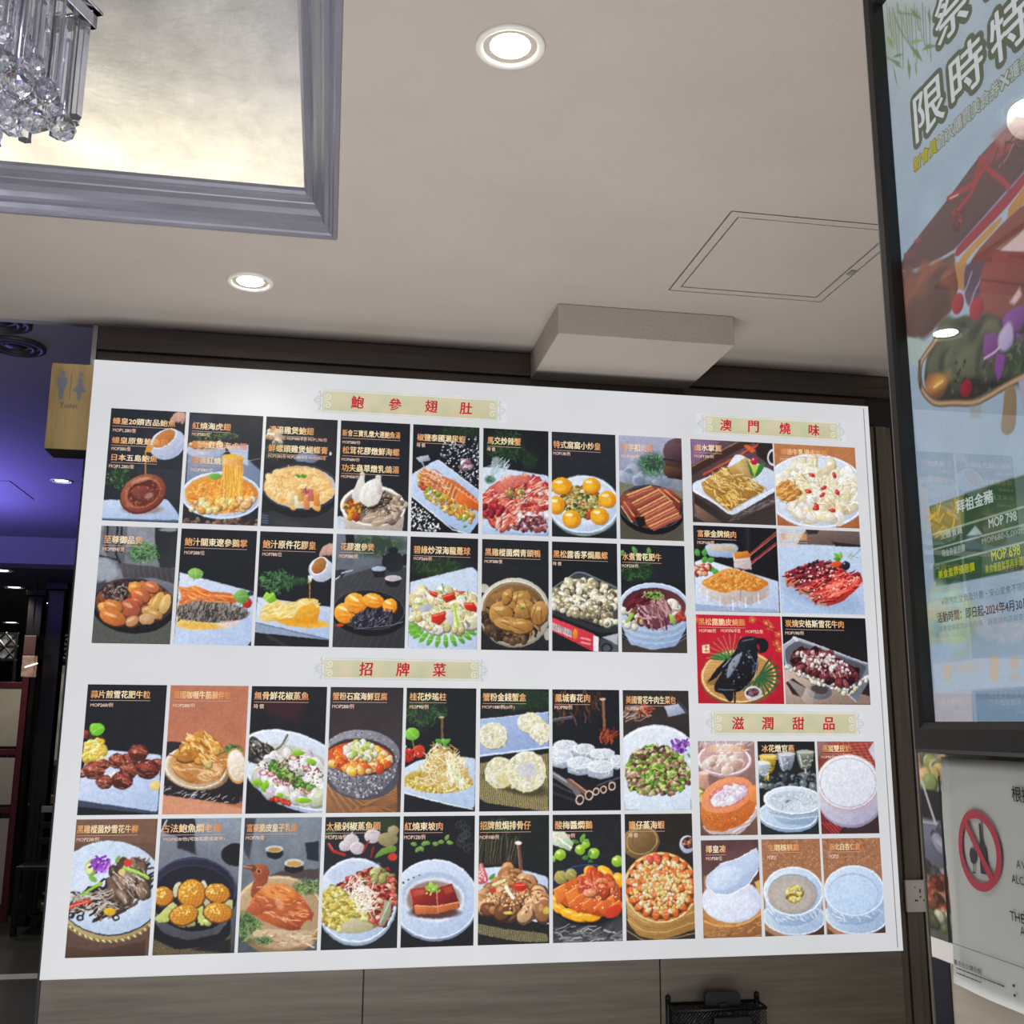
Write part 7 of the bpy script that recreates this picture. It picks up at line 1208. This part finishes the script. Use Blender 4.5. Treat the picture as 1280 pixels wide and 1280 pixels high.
ntx('根據', 1266, 992, .034, .0165, .01); ntx('A W', 1272, 1080, .020, .0085); ntx('ALC', 1266, 1098, .020, .0085); ntx('THE', 1264, 1144, .024, .0095); ntx('A', 1277, 1163, .007, .0095); ntx('：2', 1268, 1237, .028, .014, .01)
ntx('專用告示牌示例', 1194, 1202, .052, .0062)
def line(s0, z0, s1, z1, w): lt.quad([(NX_-.0014, nY1-s0, z0), (NX_-.0014, nY1-s1, z1), (NX_-.0014, nY1-s1, z1-w), (NX_-.0014, nY1-s0, z0-w)], '50504e')
a = on_x(1191, 1178, NX_); b = on_x(1191, 1012, NX_); bs = nY1-a[1]; line(bs, a[2], bs+.38, a[2], .0006)
lt.quad([(NX_-.0014-.004, nY1-bs, a[2]), (NX_-.0014, nY1-bs-.0005, a[2]), (NX_-.0014, nY1-bs-.0005, 1.49), (NX_-.0014-.002, nY1-bs, 1.49)], '7a7a76')
for k in range(2):
    p = on_x(1197, 1209+k*6, NX_)
    for j in range(34 if k == 0 else 18): s = nY1-p[1]+j*.0026; line(s, p[2], s+.0018+.0004*(j % 3), p[2], .0014)
keep(lt.build('lettering', None, INK), nt_)

# ---------------------------------------------------------------- wall socket
so_ = empty('wall_socket', 'white square power socket low on the wall right of the menu board', 'socket', (1.703, WY-.001, 1.024))
keep(box('face_plate', 1.660, 1.746, WY-.012, WY-.0005, 1.024, 1.112, M_WHITE, bevel=.003), so_)
for nm, x, z, w, h in (('earth_slot', 1.703, 1.082, .004, .011), ('live_slot', 1.690, 1.056, .009, .004), ('neutral_slot', 1.716, 1.056, .009, .004), ('earth_slot', 1.703, 1.066, .0035, .006), ('screw', 1.688, 1.092, .003, .003), ('screw', 1.720, 1.092, .003, .003)):
    keep(box(nm, x-w/2, x+w/2, WY-.0126, WY-.010, z-h/2, z+h/2, M_BLACK), so_)

# ---------------------------------------------------------------- wire mesh leaflet holder under the board
zt_ = .803; cx0, cx1 = .944, 1.198; cy0, cy1 = .050, WY-.004
ho = empty('mesh_holder', 'black wire mesh leaflet holder on the wall under the menu board', 'leaflet holder', ((cx0+cx1)/2, WY-.01, .52))
M_WIRE = mat('black_wire', '14151b', .4)
bm = bmesh.new(); tube(bm, [(cx0, cy0, zt_), (cx1, cy0, zt_), (cx1, cy1, zt_+.002), (cx0, cy1, zt_+.002), (cx0, cy0, zt_)], .004, 8); keep(finish_bm('rim', bm, M_WIRE, None, True), ho)
for x in (cx0, cx1):
    bm = bmesh.new(); tube(bm, [(x, cy1, .54), (x, cy1, zt_+.014)], .007, 10); lathe(bm, [(.0, .008), (.006, .005), (.008, 0), (.006, -.005), (0, -.006)], 10, (x, cy1, zt_+.018)); keep(finish_bm('post', bm, M_WIRE, None, True), ho)
bm = bmesh.new(); st = .0095; H_ = zt_-.54
for sgn in (1, -1):
    k = -H_
    while k < (cx1-cx0):
        a0, a1 = max(k, 0), min(k+H_, cx1-cx0)
        if a1 > a0:
            za, zb = .54+(a0-k), .54+(a1-k)
            if sgn < 0: za, zb = zt_-(a0-k), zt_-(a1-k)
            for yy in (cy0, cy1): tube(bm, [(cx0+a0, yy, za), (cx0+a1, yy, zb)], .0015, 4)
        k += st
keep(tag(finish_bm('wire_mesh', bm, M_WIRE), kind='stuff'), ho)
bm = bmesh.new(); w2 = .050; xm = 1.083; pts = []
for a in range(0, 181, 15): pts.append((xm+(w2-.012)*(1 if a < 90 else -1)+.012*math.cos(math.radians(a)), .830+.012*math.sin(math.radians(a))))
f = bm.faces.new([bm.verts.new((x, .070, z)) for x, z in [(xm+w2, .60)]+pts+[(xm-w2, .60)]]); r = bmesh.ops.extrude_face_region(bm, geom=[f])
for v in [g for g in r['geom'] if isinstance(g, bmesh.types.BMVert)]: v.co.y += .012
lf = tag(finish_bm('leaflet_rest', bm, mat('dark_plastic', '15171f', .35)), 'black rounded clip board standing in the wire mesh holder', 'clipboard')
keep(box('clip', xm-.012, xm+.014, .063, .0695, .77, .815, M_BLACK, bevel=.002), lf)
tag(box('leaflet', xm-.044, xm+.060, .020, .045, .60, .790, mat('dark_leaflet', '191b24', .4), bevel=.002), 'dark leaflet standing in front of the clip board in the mesh holder', 'leaflet')

# ---------------------------------------------------------------- crystal chandelier in the tray
CRY = glass_mat('crystal', 1.52, 'f4f6ff'); AMB = glass_mat('crystal_smoke', 1.52, 'd8d8d0')
ccx, ccy = -.66, -1.62; ang = math.radians(-24); hw = .36; zp = 2.50; zb = 2.345
def crot(x, y): return (ccx+x*math.cos(ang)-y*math.sin(ang), ccy+x*math.sin(ang)+y*math.cos(ang))
corner = on_z(121, 37, 2.70); ctr = Vector((corner[0], corner[1]))
# place the square so that its right rear corner is the one seen
cr0 = crot(hw, hw); ccx += ctr.x-cr0[0]; ccy += ctr.y-cr0[1]
ch = empty('chandelier', 'square crystal chandelier with glass rods and hanging balls in the ceiling tray', 'chandelier', (ccx, ccy, 2.89))
Rm = Matrix.Translation((ccx, ccy, 0))@Matrix.Rotation(ang, 4, 'Z')
bm = bmesh.new(); t_ = .012
for r in ((-hw, hw, hw-t_, hw), (-hw, hw, -hw, -hw+t_), (hw-t_, hw, -hw, hw), (-hw, -hw+t_, -hw, hw)): bbox(bm, *r, 2.700, 2.724, Rm)
for r in ((-hw-.006, hw+.006, hw-t_+.004, hw+.006), (hw-t_+.004, hw+.006, -hw-.006, hw+.006)): bbox(bm, *r, 2.729, 2.735, Rm)
keep(finish_bm('chrome_frame', bm, M_CHROME, bevel=.001), ch)
bm = bmesh.new(); bbox(bm, -.22, .22, -.22, .22, 2.75, 2.78, Rm); bbox(bm, -.10, .10, -.10, .10, 2.87, 2.899, Rm); tube(bm, [(ccx, ccy, 2.77), (ccx, ccy, 2.88)], .012, 10)
for sx, sy in ((1, 1), (1, -1), (-1, 1), (-1, -1)): tube(bm, [Rm@Vector((sx*.2, sy*.2, 2.76)), Rm@Vector((sx*(hw-.006), sy*(hw-.006), 2.73))], .006, 8)
keep(finish_bm('canopy', bm, M_CHROME, bevel=.001), ch)
for k in range(6):
    p = Rm@Vector((.13*math.cos(k*1.047), .13*math.sin(k*1.047), 2.735)); bm = bmesh.new(); lathe(bm, [(0, -.022), (.012, -.016), (.016, 0), (.012, .014), (0, .016)], 12, p); keep(finish_bm('bulb', bm, emat('cool_bulb', 'f4f2ff', 260), None, True), ch)
# one rod and one ball mesh, copied
bm = bmesh.new(); Lr = .172
for k in range(1): 
    rr = .0115; top = [bm.verts.new((rr*math.cos(math.radians(60*j)), rr*math.sin(math.radians(60*j)), 0)) for j in range(6)]; bot = [bm.verts.new((rr*math.cos(math.radians(60*j)), rr*math.sin(math.radians(60*j)), -Lr)) for j in range(6)]
    for j in range(6): bm.faces.new([top[j], top[(j+1) % 6], bot[(j+1) % 6], bot[j]])
    bm.faces.new(top[::-1]); bm.faces.new(bot)
rod0 = keep(finish_bm('crystal_rod', bm, CRY), ch)
bm = bmesh.new(); bmesh.ops.create_icosphere(bm, subdivisions=2, radius=.0158); 
ball0 = keep(finish_bm('crystal_ball', bm, CRY), ch)
first = [True, True]
def put(o0, i, loc, rz=0, sc_=1.0):
    if first[i]: o = o0; first[i] = False
    else: o = o0.copy(); COLL.objects.link(o); o.parent = ch; o.matrix_parent_inverse = ch.matrix_world.inverted() if False else Matrix.Translation(ch.location).inverted()
    o.location = loc; o.rotation_euler = (0, 0, rz); o.scale = (sc_,)*3; return o
rg = random.Random(11); wires = bmesh.new()
for side in range(2):
    for k in range(24):
        u = -hw+.006+k*.030; dz = .0 if k % 2 else -.018
        p = Rm@Vector((hw-.008, u, 0)) if side == 0 else Rm@Vector((u, hw-.008, 0))
        put(rod0, 0, (p.x, p.y, 2.695+dz), rg.random())
for k in range(20):
    p = Rm@Vector((hw-.05-.03*(k % 3), -hw+.03+k*.034, 0)); put(rod0, 0, (p.x, p.y, 2.698+.02*(k % 2)), rg.random())
balls = [(7, 8, 15), (22, 27, 14), (2, 40, 13), (12, 52, 12), (32, 62, 12), (4, 76, 13), (18, 84, 12), (43, 83, 14), (30, 98, 12), (2, 103, 13), (20, 108, 16), (55, 112, 14), (40, 120, 13), (10, 126, 13), (62, 124, 12), (68, 139, 13), (6, 146, 14), (42, 150, 15), (25, 135, 12), (78, 160, 15), (15, 158, 12)]
for i, (px, py, r) in enumerate(balls):
    d = r*1.0; dep = FOC*.0158/r; dep = 1.60+.08*math.sin(i*2.3)
    p = CAM+ray(px, py)*dep; s2 = 1.12*(r*dep/FOC)/.0158
    put(ball0, 1, tuple(p), rg.random()*3, s2); tube(wires, [(p[0], p[1], p[2]+.0158*s2), (p[0], p[1], 2.74)], .0006, 4)
for k in range(30):
    p = Rm@Vector((rg.uniform(-.3, .05), rg.uniform(-.3, .2), 2.56+rg.random()*.1)); put(ball0, 1, tuple(p), rg.random()*3, 1.0); tube(wires, [(p[0], p[1], p[2]+.015), (p[0], p[1], 2.74)], .0006, 4)
keep(tag(finish_bm('hanging_wire', wires, M_CHROME), kind='stuff'), ch)

# ---------------------------------------------------------------- left room furniture seen past the board
def at(px, py, Y): return on_y(px, py, Y)
M_LAC = mat('black_lacquer', '0f0c0b', .3); M_RED = mat('dark_red_lacquer', '4c1418', .35); M_CREAM = mat('cream_panel', 'a59d86', .6, grain=.08); M_GLOW = emat('dim_window', '6a7064', .5, .3, 12)
Yp = 6.4; a = at(-30, 858, Yp); b = at(18, 1095, Yp)
scn = empty('folding_screen', 'dark red framed screen with cream panels at the left photo edge', 'screen', (a[0], Yp, 0))
zs = [at(8, y, Yp)[2] for y in (842, 856, 935, 945, 1008, 1018)]
xl, xr = a[0]-.3, at(19, 950, Yp)[0]
for z1, z0 in ((zs[1], zs[2]), (zs[3], zs[4]), (zs[5]-.02, .12)): keep(box('cream_panel', xl+.01, xr-.002, Yp, Yp+.02, z0+.012, z1-.012, M_CREAM, bevel=.003), scn)
for z in (zs[1], (zs[2]+zs[3])/2, (zs[4]+zs[5])/2, .10): keep(box('rail', xl, xr, Yp-.015, Yp+.035, z-.022, z+.022, M_RED, bevel=.003), scn)
keep(box('stile', xr, xr+.05, Yp-.015, Yp+.035, 0, zs[0], M_RED, bevel=.003), scn); keep(box('stile', xl-.05, xl, Yp-.015, Yp+.035, 0, zs[0], M_RED, bevel=.003), scn)
def column(px, w, Y, label, zt=ZB):
    x = at(px, 950, Y)[0]; t = empty('column', label, 'column', (x, Y, 0)); keep(box('shaft', x-w/2, x+w/2, Y, Y+w, .08, zt-.06, M_LAC, bevel=.008), t); keep(box('base', x-w/2-.02, x+w/2+.02, Y-.02, Y+w+.02, 0, .079, M_LAC, bevel=.004), t); keep(box('capital', x-w/2-.02, x+w/2+.02, Y-.02, Y+w+.02, zt-.059, zt-.001, M_LAC, bevel=.004), t)
column(26, .12, 6.7, 'black lacquer column beside the cream screen'); column(52, .13, 6.2, 'black lacquer column in front of the far window')
# lattice transoms under the ceiling
def lattice(px0, px1, py0, py1, Y, label):
    a, b = at(px0, py0, Y), at(px1, py1, Y); x0, x1, z1, z0 = min(a[0], b[0]), max(a[0], b[0]), a[2], b[2]
    t = empty('lattice_transom', label, 'lattice', ((x0+x1)/2, Y, z0), 'lattice transoms'); w = .02
    for r in ((x0, x1, z1-w, z1), (x0, x1, z0, z0+w), (x0, x0+w, z0+w, z1-w), (x1-w, x1, z0+w, z1-w), (x0+w, x1-w, (z0+z1)/2-w/2, (z0+z1)/2+w/2)): keep(box('frame_bar', r[0], r[1], Y, Y+.03, r[2], r[3], M_LAC), t)
    for zz0, zz1 in ((z0, (z0+z1)/2), ((z0+z1)/2, z1)):
        n = max(1, round((x1-x0)/(zz1-zz0)))
        for k in range(n):
            xa, xb = x0+(x1-x0)*k/n, x0+(x1-x0)*(k+1)/n
            for p, q in (((xa, zz0), (xb, zz1)), ((xa, zz1), (xb, zz0))):
                bm = bmesh.new(); tube(bm, [(p[0], Y+.01, p[1]), (q[0], Y+.01, q[1])], .011, 6); keep(finish_bm('cross_bar', bm, M_LAC), t)
    for xx in (x0, x1-w): keep(box('post', xx, xx+w, Y, Y+.03, 0, z0-.0005, M_LAC), t)
    keep(box('lit_pane', x0+w, x1-w, Y+.031, Y+.036, z0+w, z1-w, emat('transom_glow', '9a9c98', .22, .9, 6)), t)
lattice(-25, 20, 790, 826, 6.9, 'black crossed lattice transom above the cream screen'); lattice(67, 89, 790, 826, 7.3, 'black crossed lattice transom beside the menu board edge')
# hanging lantern
L_ = at(39, 808, 6.0); zt2, zb2 = at(39, 820, 6.0)[2], at(39, 846, 6.0)[2]; hw2 = .045
ln = empty('hanging_lantern', 'small square paper lantern hanging from a dark red box', 'lantern', (L_[0], 6.0, zb2))
keep(box('red_box', L_[0]-hw2, L_[0]+hw2, 6.0-hw2, 6.0+hw2, zt2+.004, at(39, 795, 6.0)[2], mat('red_brown_box', '3a1a12', .5), bevel=.004), ln)
keep(box('paper_shade', L_[0]-hw2, L_[0]+hw2, 6.0-hw2, 6.0+hw2, zb2, zt2, emat('patterned_paper', '8a6a54', .8, .5, 30), bevel=.004), ln)
bm = bmesh.new(); tube(bm, [(L_[0], 6.0, at(39, 795, 6.0)[2]), (L_[0], 6.0, ZB-.001)], .006, 8); keep(finish_bm('cord', bm, M_BLACK), ln)
bm = bmesh.new(); p0, p1 = at(31, 834, 5.95), at(47, 829, 5.95); tube(bm, [tuple(p0), tuple(p1)], .006, 6); keep(finish_bm('lit_rim', bm, emat('white_tube', 'fff0e0', 2.0)), ln)
# far window with frames
Yw = 8.2; a, b = at(62, 838, Yw), at(84, 1000, Yw)
fwn = empty('window_far', None, None, ((a[0]+b[0])/2, Yw, b[2])); fwn['kind'] = 'structure'; fwn.name = 'window_1'
x0, x1, z1, z0 = a[0], b[0]+.12, a[2], at(70, 950, Yw)[2]
keep(box('window_frame', x0-.03, x0, Yw, Yw+.05, z0, z1, M_STEEL), fwn); keep(box('window_frame', x0, x1, Yw, Yw+.05, z1, z1+.05, M_STEEL), fwn); keep(box('window_frame', x0, x1, Yw, Yw+.05, z0-.05, z0, M_STEEL), fwn)
keep(box('pane', x0, x1, Yw+.02, Yw+.03, z0, z1, emat('hazy_window', '8c8478', .42, .5, 5)), fwn); keep(box('glazing_bar', (x0+x1)/2-.01, (x0+x1)/2+.01, Yw, Yw+.019, z0, z1, M_STEEL), fwn)
# low cabinet with boxes, and a chair near the board's lower left
Yc = 7.4; x0, x1 = at(30, 1000, Yc)[0], at(60, 1000, Yc)[0]
cb = empty('side_cabinet', 'black side cabinet standing behind the columns', 'cabinet', ((x0+x1)/2, Yc, 0)); zt3 = at(40, 1010, Yc)[2]
keep(box('body', x0, x1, Yc, Yc+.4, .05, zt3, M_LAC, bevel=.006), cb); keep(box('top_board', x0-.02, x1+.02, Yc-.02, Yc+.42, zt3+.0005, zt3+.03, M_RED, bevel=.004), cb)
for k in range(2): keep(box('drawer', x0+.02, x1-.02, Yc-.012, Yc-.0005, .12+k*(zt3-.2)/2, .08+(k+1)*(zt3-.2)/2, M_LAC, bevel=.003), cb)
tag(box('yellow_box', x0+.08, x0+.25, Yc+.05, Yc+.2, zt3+.0305, zt3+.10, mat('dull_yellow_card', '6c6428', .6), bevel=.003), 'small dull yellow box on the black side cabinet', 'box')
Yh = 6.0; xc = at(70, 1060, Yh)[0]
chh = empty('dining_chair', 'black wooden dining chair half hidden behind the menu board edge', 'chair', (xc, Yh, 0))
for dx, dy, h in ((-.2, -.2, .45), (.2, -.2, .45), (-.2, .2, .95), (.2, .2, .95)): keep(box('leg', xc+dx-.02, xc+dx+.02, Yh+dy-.02, Yh+dy+.02, 0, h, M_LAC, bevel=.004), chh)
keep(box('seat', xc-.22, xc+.22, Yh-.22, Yh+.179, .451, .49, M_LAC, bevel=.006), chh)
for k in range(3): keep(box('back_slat', xc-.179, xc+.179, Yh+.19, Yh+.21, .60+k*.12, .65+k*.12, M_STEEL if k == 2 else M_LAC, bevel=.003), chh)
